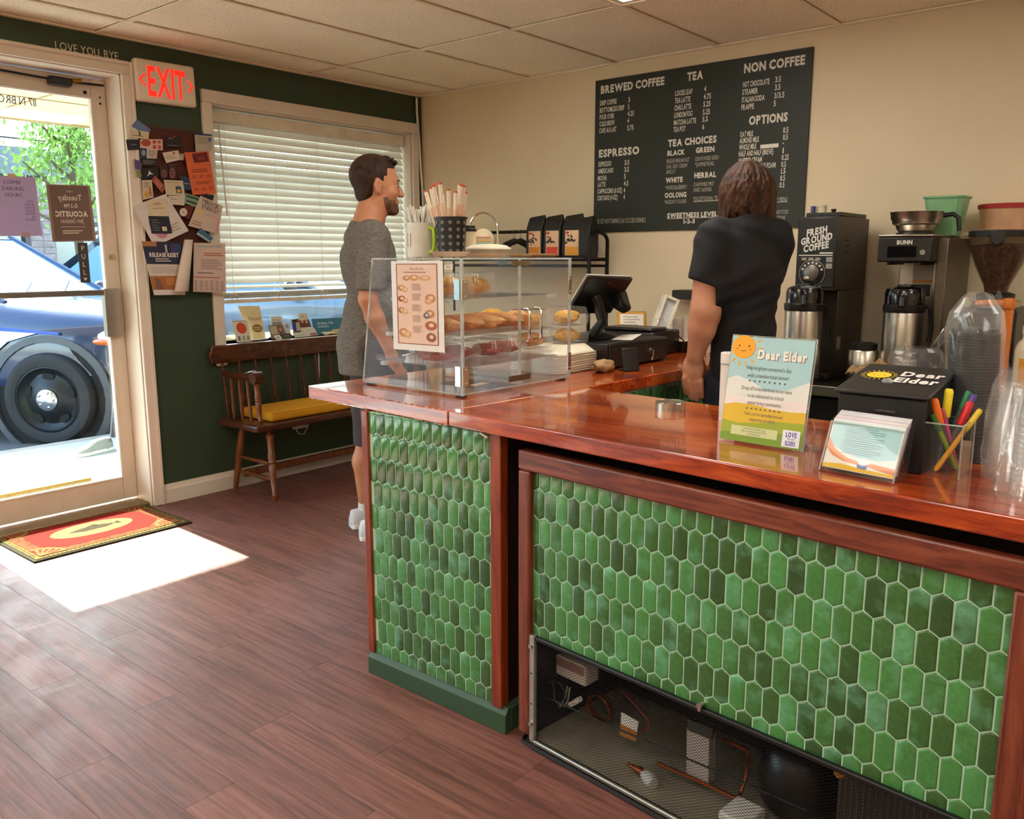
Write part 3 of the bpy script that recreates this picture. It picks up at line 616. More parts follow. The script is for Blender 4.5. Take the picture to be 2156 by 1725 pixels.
card('white flyer headed MIRROR ENERGY', [(742,742),(945,838),(900,1092),(632,1015)], '#cbb4a4', [('t', 'MIRROR', .5, .18, .13, 'C', 0, .85, False, '#3a3230'), ('t', 'ENERGY', .55, .34, .13, 'C', 0, .85, False, '#3a3230'), ('r', .45, .48, .98, .52, '#d59a9a'), ('r', .9, .52, .98, .98, '#d59a9a'), ('r', .05, .42, .3, .55, '#d7c274'), ('l', .08, .8, .4, .95, 2, '#9a8a55')], 'flyer', 'flyer')
card('white and pink flyer hanging crooked', [(128,838),(426,726),(636,1062),(325,1206)], '#d8cdc6', [('e', .34, .62, .2, .3, '#c77f95'), ('e', .5, .75, .16, .12, '#b8456f'), ('l', .6, .7, .9, .9, 3, '#a89a94')], 'flyer', 'flyer')
card('cream card headed HER over the crooked flyer', [(246,790),(440,765),(462,930),(275,926)], '#d3c1a4', [('t', 'HER', .5, .35, .2, 'C', 0, 1.2, False, '#a0703c'), ('l', .25, .5, .8, .62, 1, '#a5906c')])
card('dark grey card below the HER card', [(268,926),(455,930),(486,1086),(300,1088)], '#22242a', [('l', .1, .2, .5, .9, 5, '#5c5e62'), ('r', .55, .6, .78, .85, '#cfc6a8')])
card('blue ribbon shaped card at the bottom right of the board', [(705,1092),(745,1035),(862,1130),(820,1166)], '#3f6a86', [('r', 0, 0, .3, 1, '#9fb0b8')])
pr = [('r', 0, 0, 1, .42, '#262a44'), ('r', 0, 0, .35, .09, '#a9713e'), ('t', 'RELEASE RESET', .5, .28, .075, 'C', 2, .72, False, '#e0d6c6'), ('l', .25, .31, .75, .39, 2, '#c9bfb4'), ('r', .7, .04, .95, .2, '#3a3f66'), ('r', .55, .05, .6, .2, '#b9ad9c'), ('l', .08, .47, .9, .6, 5, '#b5aa9c'),
      ('r', 0, .64, 1, .9, '#a9682f'), ('p', [(.14, .66), (.26, .7), (.36, .9), (.1, .9)], '#7b5a4c'), ('l', .45, .68, .92, .82, 4, '#cf9a66'), ('r', 0, .9, 1, 1, '#d8cfc6')]
card('dark poster headed RELEASE RESET below the board', [(205,1155),(575,1166),(604,1642),(322,1646)], '#d3c6b6', pr, 'poster', 'poster')
card('small photo card tucked under the tear-off flyer', [(690,1200),(785,1235),(760,1380),(690,1370)], '#3b3640', [('r', 0, .5, 1, .65, '#c9b25a'), ('r', 0, .68, 1, 1, '#c5b8a6')])
pr = [('l', .1, .05, .95, .13, 1, '#9fb0a4'), ('l', .3, .2, .98, .28, 2, '#b5583c'), ('l', .22, .33, .95, .55, 6, '#9a8580'), ('l', .12, .6, .7, .64, 1, '#5f5654'), ('l', .0, .69, .98, .73, 1, '#b5583c')]
pr += [('l', .03+.163*i, .77, .13+.163*i, .99, 6, '#94807a') for i in range(6)]+[('r', .155+.163*i, .75, .16+.163*i, 1, '#a08c84') for i in range(5)]
card('pinkish tear-off flyer with a fringe of tabs', [(682,1170),(966,1176),(974,1625),(676,1614)], '#d3b8aa', pr, 'flyer', 'flyer')
# curled sheet
a = at(250+642*.2319, 240+1142*.2319, 1, -.085); b_ = at(250+575*.2319, 240+1612*.2319, 1, -.095); c = (a+b_)/2; mb = M(); rg = []
for t_ in (0, .5, 1):
    q = a.lerp(b_, t_)-c; r = .024+.016*t_
    rg.append([q+Vector((-r*math.cos(k*.42), -r*.75*math.sin(k*.42)+.01, .0)) for k in range(10)])
mb.ring(rg, closed=False)
o = tag(ob('curled_sheet', mb, P('paper_curled', '#d8cabb', .7, var=.04), None, c), 'blank white sheet curled into a roll between the two lower flyers', 'paper', BG)
s_ = o.modifiers.new('solid', 'SOLIDIFY'); s_.thickness = .0012
# corner cable
pts = [at(a, b, 1, -.012) for a, b in [(876,206),(877,240),(882,300),(884,340),(888,398),(890,440),(888,470)]]
tag(ob('cable', M().tube([p+Vector((0, -.004, 0)) for p in pts]+[Vector((-.03, -.02, 1.2))], .0075, 8), P('cable_white', '#f6f3ec', .5)), 'thin white cable running down the room corner', 'cable')
# ---- blinds ------------------------------------------------------
bl_ = thing('window_blinds', 'white horizontal slat blinds lowered over the shop window', 'blinds', (WX0+.02, .075, 0))
M_slat = P('blind_slat', '#f4f1e8', .45, var=.03)
nt = M_slat.node_tree; b = nt.nodes['Principled BSDF']; out = nt.nodes['Material Output']
tl = nt.nodes.new('ShaderNodeBsdfTranslucent'); tl.inputs[0].default_value = (*lin('#f4f2ea'), 1); mx = nt.nodes.new('ShaderNodeMixShader'); mx.inputs[0].default_value = .30
nt.links.new(b.outputs[0], mx.inputs[1]); nt.links.new(tl.outputs[0], mx.inputs[2]); nt.links.new(mx.outputs[0], out.inputs[0])
BW = WW-.04
ob('head_rail', M().box(0, BW, -.03, .03, 2.105, 2.172), P('blind_valance', '#e6dcc6', .45), bl_, bevel=.004)
prof = [(-.025, -.0035), (-.0125, -.0008), (0, 0), (.0125, -.0008), (.025, -.0035)]
mb = M().ring([[(x, a, b) for a, b in prof]+[(x, a, b-.0025) for a, b in prof[::-1]] for x in (0, BW)])
sme = mesh('slat', mb, M_slat, True, 30)
for k in range(21): ob('slat', sme, None, bl_, (0, 0, 2.088-.0432*k), (rad(58), 0, 0))
ob('slat', sme, None, bl_, (0, 0, 1.183), (rad(20), 0, 0))
for k in range(5): ob('slat', sme, None, bl_, (0, 0, 1.152-.0075*k), (rad(3), 0, rad((k % 3-1)*.25)))
ob('bottom_rail', M().box(0, BW, -.026, .026, 1.085, 1.108), P('blind_valance', '#e6dcc6'), bl_, bevel=.004)
for f_ in (.06, .28, .50, .70, .88):
    osp('ladder_cord', M().tube([(BW*f_, -.029, 2.105), (BW*f_, -.03, 1.15), (BW*f_, -.03, 1.09)], .0014, 5).tube([(BW*f_, .029, 2.105), (BW*f_, .029, 1.09)], .0014, 5), P('blind_cord', '#efe9da', .7), bl_)
    osp('cord_knot', M().tube([(BW*f_-.03, -.032, 1.12), (BW*f_, -.036, 1.16), (BW*f_+.03, -.032, 1.12), (BW*f_, -.036, 1.10), (BW*f_-.03, -.032, 1.12)], .002, 5), P('blind_cord', '#efe9da'), bl_)
ob('tilt_wand', M().tube([(.045, -.04, 2.09), (.05, -.045, 1.9), (.062, -.05, 1.59)], .0045, 8), P('wand_clear', '#cfc6ae', .2), bl_)
# ---- things on the window sill
SG = 'small cards and flyers on the window sill'
def sq(*pts, y=.05): return [at(440+a*.13914, 590+b*.13914, 1, y) for a, b in pts]
def scard(name, label, cat, pts, col, pr=(), y=.05, lean=.015):
    q = sq(*pts, y=y)
    zb = WZ0+.001; dz = zb-min(q[2].z, q[3].z)
    for k in (2, 3): q[k].z = zb if abs(pts[2][1]-pts[3][1]) < 150 else q[k].z+dz
    for k in (0, 1): q[k].y += lean
    return paper(name, label, cat, q, col, pr, group=SG)
scard('card', 'white card with a red-orange round logo on the window sill', 'card', [(362,615),(598,608),(650,960),(425,975)], '#e3dccd', [('e', .52, .36, .33, .26, '#d9552f'), ('r', .15, .72, .3, .92, '#7d7a70'), ('r', .45, .72, .6, .92, '#a5a298'), ('r', .72, .72, .9, .92, '#a5a298'), ('r', .05, .02, .95, .06, '#b9a0a0')], .03)
scard('banner', 'cream curling banner with a pastry drawing on the window sill', 'banner', [(465,395),(795,390),(865,850),(640,930)], '#e0cf9f', [('t', 'Forever', .6, .42, .10, 'C', 0, .8, False, '#7d6a45'), ('e', .62, .66, .3, .12, '#8a6a42'), ('r', .4, .62, .85, .64, '#d9c494'), ('r', .4, .68, .85, .70, '#d9c494')], .07, .02)
scard('card', 'photo card of a long-haired portrait on the sill', 'card', [(915,690),(1140,668),(1190,900),(950,925)], '#8f8570', [('e', .72, .35, .14, .3, '#6d3f26'), ('e', .72, .35, .08, .18, '#d3a17c'), ('r', .45, .7, 1, 1, '#3c3d38'), ('r', .08, .1, .5, .65, '#c0b595')], .045)
scard('card', 'pale arched card behind the portrait card on the sill', 'card', [(955,550),(1120,545),(1150,900),(950,905)], '#d3d2c2', [('l', .15, .15, .85, .5, 3, '#a9a894'), ('r', .1, .25, .9, .4, '#8f9488')], .075)
scard('card', 'dark green card with cream script on the sill', 'card', [(1100,815),(1255,808),(1275,925),(1110,930)], '#3b4438', [('l', .2, .45, .8, .6, 1, '#c9c6a8')], .025)
scard('card', 'small white card with a dark figure on the sill', 'card', [(990,845),(1090,830),(1115,930),(1025,935)], '#e3ded2', [('p', [(.4, .3), (.75, .5), (.4, .75)], '#2b2522')], .015)
scard('card', 'white heart shaped card with a violet edge on the sill', 'card', [(1150,640),(1240,640),(1240,900),(1160,900)], '#dcd6e2', [('e', .5, .25, .35, .14, '#a9a2c4')], .065)
scard('card', 'dark photo card of three people standing on the sill', 'card', [(1270,600),(1380,585),(1400,900),(1290,905)], '#6d5a50', [('e', .4, .1, .3, .08, '#3b261e'), ('r', 0, .25, .5, .62, '#34408e'), ('r', .5, .2, 1, .65, '#c4baae')], .06)
scard('card', 'tall photo card of two women on the sill', 'card', [(1370,512),(1500,498),(1590,880),(1400,895)], '#d8d0b8', [('e', .45, .14, .08, .05, '#9a958a'), ('r', .0, .3, 1, .62, '#6b4230'), ('e', .3, .36, .14, .07, '#cf9470'), ('e', .7, .38, .14, .07, '#d3a284')], .08)
scard('leaflet', 'pale folded leaflet with a pink stripe on the sill', 'leaflet', [(1290,800),(1460,790),(1490,890),(1300,905)], '#cdd2c6', [('r', .1, .5, .9, .62, '#b5a9a4')], .03)
scard('leaflet', 'pink and white stack of leaflets lying by the window on the sill', 'leaflet', [(1430,740),(1610,720),(1660,860),(1490,885)], '#dcd6ca', [('r', .35, .62, .95, .95, '#b07a78')], .045)
scard('sign', 'teal sign about pickup and delivery on the window sill', 'sign', [(1570,590),(2080,565),(2095,870),(1600,890)], '#3f7f9a', [('t', 'Be Pickup, Take', .15, .36, .15, 'L', 1, .8, False, '#e3eef0'), ('t', '& Delivery', .15, .56, .15, 'L', 1, .8, False, '#e3eef0')], .07)
scard('card', 'cream card with a dark wave leaning before the teal sign', 'card', [(1715,790),(1895,775),(1935,870),(1760,880)], '#dfd3b0', [('p', [(.2, .9), (.6, .7), (1, .85), (1, 1), (.2, 1)], '#3a3530')], .03)
scard('card', 'small beige card at the right end of the sill display', 'card', [(1880,750),(1990,740),(2010,868),(1905,872)], '#d9caa2', [('l', .2, .3, .8, .8, 3, '#a5966c')], .05)
tag(ob('round_tray', M().lathe([(.09, 0), (.1, .006), (.1, .01), (.001, .008)], 24), P('tray_white', '#eeeae0', .4), None, (-1.36, .12, WZ0+.001)), 'round white tray behind the cards on the window sill', 'tray')
# ---- bench -------------------------------------------------------
M_bw = wood('bench_wood', ['#241008', '#3a1a0e', '#4e2614', '#5d3119'], (2, 14, 14), .32, .3, 2.5)
M_bleg = wood('bench_leg_wood', ['#4a2511', '#6e3c1c', '#85502a'], (14, 14, 2), .35, .2, 2.5)
bn = thing('bench', 'dark wooden deacon bench with spindle back and stencilled top rail', 'bench', (-1.07, -.24, 0))
def bx(x, y, z): return (x+1.07, y+.24, z)
ob('seat', M().box(-.66, .66, -.20, .195, .40, .44), M_bw, bn, bevel=.012, seg=3)
rail = ob('back_rail', M().prism([(-.675, .755), (.66, .755), (.68, .80), (.675, .852), (-.672, .858), (-.69, .80)], (0, .205, 0), X, Z, -Y, .026), M_bw, bn, bevel=.006)
mb = M(); rg = random.Random(5)
for k in range(64):
    c = (rg.uniform(-.64, .62), rg.uniform(.772, .838)); r = rg.uniform(.006, .013)
    for j in range(5):
        a = j*1.2566+k; mb.add([(c[0]+r*math.cos(a)+r*.55*math.cos(t*1.047), .1785-.0001*k/64, c[1]+r*math.sin(a)+r*.55*math.sin(t*1.047)) for t in range(6)], [tuple(range(6))])
o = ob('stencil_print', mb, P('stencil_gold', '#5f3c1f', .5, var=.3, vs=40), rail, smooth=False); o['kind'] = 'stuff'
def turned(r, L, n=10):  # turned spindle profile from z=0 to L
    return [(r*.7, 0), (r*.8, L*.1), (r*1.15, L*.28), (r*1.2, L*.33), (r*.85, L*.36), (r*1.1, L*.38), (r*.9, L*.42), (r*1.0, L*.6), (r*.75, L*.85), (r*.6, L)]
def spin(name, a, b, r, mat, par, prof=None, n=10):
    a, b = Vector(a), Vector(b); d = b-a; q = Vector((0, 0, 1)).rotation_difference(d.normalized()).to_matrix().to_4x4()
    return ob(name, M().lathe(prof(r, d.length) if prof else turned(r, d.length), n, m=Matrix.Translation(a) @ q), mat, par, ang=50)
for k in range(12): spin('spindle', (-.60+.109*k, .165, .435), (-.61+.109*k, .190, .765), .0105, M_bw, bn)
def legp(r, L): return [(r*.55, 0), (r*.62, L*.03), (r*.9, L*.07), (r*.6, L*.09), (r*.95, L*.35), (r*1.05, L*.48), (r*.8, L*.5), (r*1.15, L*.52), (r*.95, L*.55), (r*1.1, L*.58), (r*.95, L*.61), (r*1.05, L*.64), (r*.85, L*.66), (r*.95, L*.85), (r*1.25, L*.88), (r*.7, L*.91), (r*.8, L)]
for sx in (-1, 1):
    spin('leg', (sx*.572, -.205, 0), (sx*.535, -.13, .41), .021, M_bleg, bn, legp, 12)
    spin('leg', (sx*.575, .185, 0), (sx*.54, .12, .41), .021, M_bleg, bn, lambda r, L: [(r*.6, 0), (r, L*.4), (r*1.05, L*.7), (r*.8, L)], 12)
    for z, y0, y1 in ((.205, -.165, .15), (.115, -.18, .165)): spin('stretcher', (sx*.558, y0, z), (sx*.558, y1, z), .011, M_bleg, bn)
    arm = [(sx*.600, .19, .70), (sx*.605, .08, .688), (sx*.61, -.04, .695), (sx*.612, -.12, .715), (sx*.612, -.165, .70)]
    ob('arm_rest', M().tube(arm, [.022, .026, .028, .030, .026], 10, flat=.8).cyl((sx*.612-.028, -.15, .70), (sx*.612+.028, -.15, .70), .032, n=18), M_bw, bn, ang=50)
    for k in range(3): spin('arm_spindle', (sx*.60, .11-.085*k, .437), (sx*.603, .12-.08*k, .685), .010, M_bleg, bn)
    spin('arm_post', (sx*.60, -.145, .437), (sx*.608, -.135, .695), .017, M_bleg, bn, legp)
ob('long_stretcher', M().box(-.55, .55, .10, .135, .085, .125), M_bleg, bn, bevel=.006)
cu = thing('bench_cushion', 'mustard yellow padded cushion on the bench seat', 'cushion', (-1.05, -.245, .4405))
M_yel = P('cushion_yellow', '#d99a14', .8, var=.06, bump=.2, bs=300)
ob('pad', M().box(-.565, .60, -.165, .14, 0, .056), M_yel, cu, bevel=.02, seg=4)
ob('piping', M().tube([(-.55, -.158, .046), (.585, -.158, .046), (.585, .133, .046), (-.55, .133, .046), (-.55, -.158, .046)], .004, 6), P('piping_yellow', '#a87208', .8), cu)
ol = thing('wall_outlet', 'white outlet box with a looped cord below the bench seat', 'outlet', (-1.14, 0, .30))
ob('cover_plate', M().box(-.05, .05, -.025, -.001, -.015, .02), P('outlet_white', '#d8d4ca', .4), ol, bevel=.004)
ob('cord', M().tube([(-.035, -.02, -.01), (-.02, -.03, -.045), (.02, -.03, -.05), (.05, -.03, -.01), (.06, -.02, .04)], .004, 6), P('outlet_white', '#d8d4ca'), ol)
tag(ob('hanging_cord', M().tube([(-.98, -.03, .80), (-.985, -.03, .6), (-1.02, -.035, .46), (-1.06, -.03, .33), (-1.08, -.02, .30)], .0035, 6), P('cable_white', '#e9e3d6')), 'thin pale cord hanging behind the bench spindles', 'cord')
# ---- doormat -----------------------------------------------------
dm = thing('doormat', 'red doormat with an ornate border and a fish medallion inside the door', 'doormat', (-2.54, -.185, 0))
ob('backing', M().box(-.385, .385, -.275, .275, .0003, .008), P('mat_rubber', '#3a3528', .9), dm, bevel=.003)
ob('border', M().box(-.368, .368, -.258, .258, .008, .0105), P('mat_border', '#6e5e32', .95, var=.35, vs=60, bump=.4), dm)
ob('pattern_band', M().box(-.345, .345, -.235, .235, .0105, .0118), P('mat_band', '#6a3a20', .95, var=.55, vs=55, bump=.4), dm)
def octo(a, b, c): return [(-a+c, -b), (a-c, -b), (a, -b+c), (a, b-c), (a-c, b), (-a+c, b), (-a, b-c), (-a, -b+c)]
ob('field', M().prism(octo(.29, .185, .09), (0, 0, .0118), X, Y, Z, .001), P('mat_red', '#701a10', .95, var=.15, vs=60, bump=.4), dm)
el = [(.20*math.cos(k*.2618), .105*math.sin(k*.2618)) for k in range(24)]
md = ob('medallion', M().prism(el, (0, 0, .0128), X, Y, Z, .001), P('mat_medallion', '#84703f', .95, var=.2, vs=60, bump=.4), dm)
ob('fish_print', M().poly([(-.12, 0), (-.05, .03), (.06, .03), (.11, .005), (.14, .03), (.14, -.03), (.11, -.005), (.06, -.03), (-.05, -.03)], (0, 0, .0141), X, Y).poly([(-.03, .03), (.03, .06), (.05, .03)], (0, 0, .0141), X, Y), P('mat_fish', '#3a3020', .95, var=.3, vs=60), md)
for sx in (-1, 1):
    for sy in (-1, 1):
        ob('corner_fan', M().prism([(0, 0)]+[(.12*math.cos(k*.2618), .12*math.sin(k*.2618)) for k in range(7)], (-sx*.34, -sy*.23, .0118), X*sx, Y*sy, Z, .0016), P('mat_fan', '#7d5430', .95, var=.4, vs=60), dm)
        rgp = M()
        for k in range(5): rgp.add([(-sx*.34+sx*.10*math.cos(.15+k*.32+t*.1)*f, -sy*.23+sy*.10*math.sin(.15+k*.32+t*.1)*f, .0137) for t, f in ((0, .5), (0, 1), (1.6, 1), (1.6, .5))], [(0, 1, 2, 3)])
        ob('fan_pattern', rgp, P('mat_fan_red', '#6e2414', .95), dm)
rgp = M()
for k in range(34):
    x = -.33+k*.02
    for y in (-.247, .247): rgp.add([(x-.006, y, .0107), (x, y-.007, .0107), (x+.006, y, .0107), (x, y+.007, .0107)], [(0, 1, 2, 3)])
for k in range(22):
    y = -.21+k*.02
    for x in (-.357, .357): rgp.add([(x-.007, y, .0107), (x, y-.006, .0107), (x+.007, y, .0107), (x, y+.006, .0107)], [(0, 1, 2, 3)])
ob('border_pattern', rgp, P('mat_dot', '#2e1c0c', .95), dm)

for n_, m_ in MATS.items():
    if n_.startswith('mat_'): m_.node_tree.nodes['Principled BSDF'].inputs['Specular IOR Level'].default_value = .05
# ================================================================== COUNTER AND UNDER-COUNTER FRIDGE
CZ = .922
def top_mat():
    m, nt, b = _new('counter_wood'); _set(b, .22, 0, 1., .5); b.inputs['Coat Roughness'].default_value = .05
    co = _coord(nt, (16, 1.1, 16)); f1 = _noise(nt, co, 2.2, 5, .6, .8); f2 = _noise(nt, co, 14, 3, .6, .3)
    st = nt.nodes.new('ShaderNodeTexCoord'); sx = nt.nodes.new('ShaderNodeSeparateXYZ'); nt.links.new(st.outputs['Object'], sx.inputs[0])
    wn = nt.nodes.new('ShaderNodeTexWhiteNoise'); wn.noise_dimensions = '1D'; fl_ = nt.nodes.new('ShaderNodeMath'); fl_.operation = 'MULTIPLY'; fl_.inputs[1].default_value = 14; nt.links.new(sx.outputs['X'], fl_.inputs[0])
    f_ = nt.nodes.new('ShaderNodeMath'); f_.operation = 'FLOOR'; nt.links.new(fl_.outputs[0], f_.inputs[0]); nt.links.new(f_.outputs[0], wn.inputs['W'])
    a = nt.nodes.new('ShaderNodeMath'); a.operation = 'MULTIPLY_ADD'; a.inputs[1].default_value = .25; nt.links.new(f2, a.inputs[0]); nt.links.new(f1, a.inputs[2])
    a2 = nt.nodes.new('ShaderNodeMath'); a2.operation = 'MULTIPLY_ADD'; a2.inputs[1].default_value = .28; nt.links.new(wn.outputs[0], a2.inputs[0]); nt.links.new(a.outputs[0], a2.inputs[2])
    nt.links.new(_ramp(nt, a2.outputs[0], [(.38, '#3f0f04'), (.58, '#8a2808'), (.76, '#b5440e'), (1.0, '#cf6c22')]), b.inputs['Base Color']); return m
M_top = top_mat()
M_red = wood('red_wood', ['#5e1f0c', '#7f3013', '#96421c'], (14, 14, 2), .38, .3, 2.2)
M_frame = wood('oak_stained', ['#3a150c', '#5c2415', '#77341e', '#86432a'], (16, 1.6, 16), .42, .2, 2.5, bump=.3)
M_framev = wood('oak_stained_upright', ['#3a150c', '#5c2415', '#77341e', '#86432a'], (16, 16, 1.6), .42, .2, 2.5, bump=.3)
ct = thing('bar_counter', 'glossy red-orange wooden counter top in an L', 'counter', (-2.6, -2.8, .879))
def cpoly(pts): return [(a+2.6, b+2.8) for a, b in pts]
arm_p = [(-2.60, -2.08), (-2.652, -2.785), (-2.046, -2.832), (-.03, -2.905), (-.03, -2.18)]
bar_p = [(-2.652, -2.787), (-2.83, -4.80), (-2.222, -4.80), (-2.046, -2.834)]
armo = ob('arm_slab', M().prism(cpoly(arm_p)[::-1], (0, 0, 0), X, Y, Z, CZ-.879), M_top, ct, bevel=.003)
ob('bar_slab', M().prism(cpoly(bar_p), (0, 0, 0), X, Y, Z, CZ-.879), M_top, ct, bevel=.004)
rgE = random.Random(2); mb = M()
for k in range(60):
    t_ = rgE.random(); x, y = -2.60-.052*t_, -2.08-.70*t_
    mb.cb((x+2.6-.0008, y+2.8, rgE.choice([.001, .0425])+rgE.uniform(-.001, .002)), (.002, rgE.uniform(.004, .016), rgE.uniform(.001, .003)))
o = ob('edge_chips', mb, P('chipped_wood', '#c9a284', .8), armo); o['kind'] = 'stuff'
# ---- hexagon tiles
def tile_mat2():
    m, nt, b = _new('green_glazed_tile'); _set(b, .13, 0, .6, .5)
    oi = nt.nodes.new('ShaderNodeObjectInfo')
    c = _ramp(nt, oi.outputs['Random'], [(0, '#2c5228'), (.2, '#335c2a'), (.4, '#386630'), (.6, '#3e7438'), (.8, '#438040'), (1, '#4c8e4e')])
    co = _coord(nt, (1, 1, 1), True); f = _noise(nt, co, 14, 3, .5); g = _noise(nt, co, 90, 4, .6)
    mx = nt.nodes.new('ShaderNodeMix'); mx.data_type = 'RGBA'; mx.inputs['B'].default_value = (*lin('#6fb08a'), 1)
    nt.links.new(_range(nt, f, 0, .75, .52, .78), mx.inputs['Factor']); nt.links.new(c, mx.inputs['A'])
    v = nt.nodes.new('ShaderNodeVectorMath'); v.operation = 'SCALE'; nt.links.new(mx.outputs['Result'], v.inputs[0]); nt.links.new(_range(nt, g, .82, 1.18), v.inputs['Scale'])
    nt.links.new(v.outputs[0], b.inputs['Base Color']); _bump(nt, b, f, .12, .004); return m
M_tile = tile_mat2(); M_grout = P('grout_mint', '#b2d0b2', .8, var=.06)
def clip(poly, W0, W1, H0, H1):
    for ax, val, sg in ((0, W0, 1), (0, W1, -1), (1, H0, 1), (1, H1, -1)):
        out = []
        for i in range(len(poly)):
            a, b = poly[i], poly[(i+1) % len(poly)]; da, db = sg*(a[ax]-val), sg*(b[ax]-val)
            if da >= 0: out.append(a)
            if da*db < 0:
                t = da/(da-db); out.append((a[0]+(b[0]-a[0])*t, a[1]+(b[1]-a[1])*t))
        poly = out
        if len(poly) < 3: return []
    return poly
def tilemesh(poly):
    cx = sum(p[0] for p in poly)/len(poly); cy = sum(p[1] for p in poly)/len(poly)
    def inset(d):
        out = []
        for x, y in poly:
            L = math.hypot(x-cx, y-cy); k = max(0, L-d*1.3)/L if L > 1e-6 else 1; out.append((cx+(x-cx)*k, cy+(y-cy)*k))
        return out
    return mesh('tile', M().ring([[(x, y, 0) for x, y in poly], [(x, y, .0009) for x, y in poly], [(x, y, .0019) for x, y in inset(.0014)], [(x, y, .0025) for x, y in inset(.005)]]), M_tile, True, 60)
def tiles(parent, m4, W, H, p=.0405, a=.0650, u0=0., v0=0.):
    """elongated hexagon tiles over W x H of the panel whose frame is m4 (x along, y up, z out)"""
    t = p/2*.577; g = .0017; full = [(0, a/2+t-g), (-p/2+g, a/2-g*.3), (-p/2+g, -a/2+g*.3), (0, -a/2-t+g), (p/2-g, -a/2+g*.3), (p/2-g, a/2-g*.3)]
    fm = tilemesh(full); rot = m4.to_euler(); r = 0; v = v0
    while v < H+a:
        u = u0+(p/2 if r % 2 else 0)
        while u < W+p:
            pl = [(x+u, y+v) for x, y in full]
            cl = clip(pl, 0, W, 0, H)
            if cl:
                xs = [q[0] for q in cl]; ys = [q[1] for q in cl]
                if (max(xs)-min(xs)) > .004 and (max(ys)-min(ys)) > .004:
                    if min(q[0] for q in pl) >= 0 and max(q[0] for q in pl) <= W and min(q[1] for q in pl) >= 0 and max(q[1] for q in pl) <= H: me = fm
                    else: me = tilemesh([(x-u, y-v) for x, y in cl])
                    ob('tile', me, None, parent, m4 @ Vector((u, v, 0)), rot)
            u += p
        v += a+t; r += 1
def frame4(o, u, v):
    u, v = Vector(u).normalized(), Vector(v).normalized(); n = u.cross(v); o = Vector(o)
    return Matrix(((u.x, v.x, n.x, o.x), (u.y, v.y, n.y, o.y), (u.z, v.z, n.z, o.z), (0, 0, 0, 1)))
# ---- end cabinet under the counter
XP = -2.640
ec = thing('counter_cabinet', 'counter end cabinet faced with green hexagon tiles and red wood posts', 'cabinet', (XP, -2.69, 0))
ob('body', M().box(.018, .60, -.272, .282, .0, .878), P('cabinet_dark_wood', '#2a120b', .6), ec)
tp = ob('tile_panel', M().box(.006, .018, -.245, .262, .07, .876), M_grout, ec)
tiles(ec, frame4((.006, .262, .075), (0, -1, 0), Z), .507, .80, u0=.012, v0=.005)
ob('post', M().box(-.004, .018, .262, .290, .075, .878), M_red, ec, bevel=.003)
ob('post', M().box(-.004, .03, -.283, -.245, .072, .878), M_red, ec, bevel=.003)
ob('baseboard', M().prism([(0, 0), (-.024, 0), (-.024, .058), (-.016, .066), (-.012, .076), (0, .078)], (.018, .292, 0), X, Z, -Y, .592), P('base_green', '#2f4a31', .5, var=.06), ec, bevel=.002)
ob('baseboard', M().box(.018, .58, -.30, -.272, 0, .075), P('base_green', '#2f4a31'), ec, bevel=.004)
ob('corner_clip', M().cb((-.002, -.225, .868), (.012, .03, .006), (rad(20), 0, 0)), P('clip_cream', '#d8cdb5', .5), ec)
ac = thing('arm_cabinet', 'cabinet under the register arm with dark green tiles behind the counter', 'cabinet', (-1.30, -2.62, 0))
ob('body', M().box(-.73, 1.25, -.185, .22, 0, .878), P('cabinet_dark_wood', '#2a120b'), ac)
tp = ob('tile_panel', M().box(-.70, .55, -.193, -.185, .50, .87), M_grout, ac)
tiles(ac, frame4((-.62, -.193, .52), X, Z), 1.0, .345, u0=.01, v0=.0)
# ---- fridge, turned a few degrees from the wall
fd = Vector((-.1, -1, 0)).normalized(); fa = math.atan2(-fd.x, fd.y)  # local -Y runs along the front
fr = thing('undercounter_fridge', 'under-counter fridge with green hexagon tiles in an oak frame and open mesh grille', 'fridge', (-2.632, -3.035, 0), 0)
fr.rotation_euler = (0, 0, math.atan2(fd.y, fd.x)+math.pi/2)
FW, FH = 1.245, .845
M_black = P('black_enamel', '#0c0b0b', .45); M_blk2 = P('black_plastic', '#131212', .42, var=.06)
def F_(y0, y1, z0, z1, x0=0, x1=.03): return M().box(x0, x1, -y1, -y0, z0, z1)
ob('body', F_(.02, FW-.02, .335, FH-.004, .02, .56), M_black, fr)
osp('side_wall', F_(.02, .035, .012, .335, .02, .56).box(.02, .56, -FW+.02, -FW+.035, .012, .335), M_black, fr)
ob('compartment_back', F_(.035, FW-.035, .012, .335, .40, .56), M_black, fr)
ob('drip_tray', F_(.035, FW-.035, .008, .022, .0, .40), P('tray_steel', '#a59d86', .5, .2, var=.2, vs=9), fr)
ob('frame_rail', F_(0, FW, FH-.055, FH, -.012, .02), M_frame, fr, bevel=.006)
ob('frame_stile', F_(0, .042, .03, FH-.055, -.012, .02), M_framev, fr, bevel=.006)
ob('frame_stile', F_(FW-.055, FW, .03, FH-.055, -.012, .02), M_framev, fr, bevel=.006)
ob('tile_panel', F_(.042, FW-.055, .325, FH-.055, .008, .02), M_grout, fr)
tiles(fr, frame4((.008, -.042, .325), (0, -1, 0), Z), FW-.097, FH-.055-.325, p=.0405, u0=.0, v0=-.006)
ob('grille_edge', F_(.055, FW-.055, .318, .330, -.006, .008), M_black, fr, bevel=.003)
ob('grille_edge', F_(.055, FW-.055, .010, .022, -.008, .008), P('grille_sill', '#a8a498', .35, .8), fr, bevel=.003)
st = ob('mounting_strip', F_(.040, .058, .02, .33, -.008, .006), P('strip_grey', '#a5a09a', .4, .5), fr, bevel=.002)
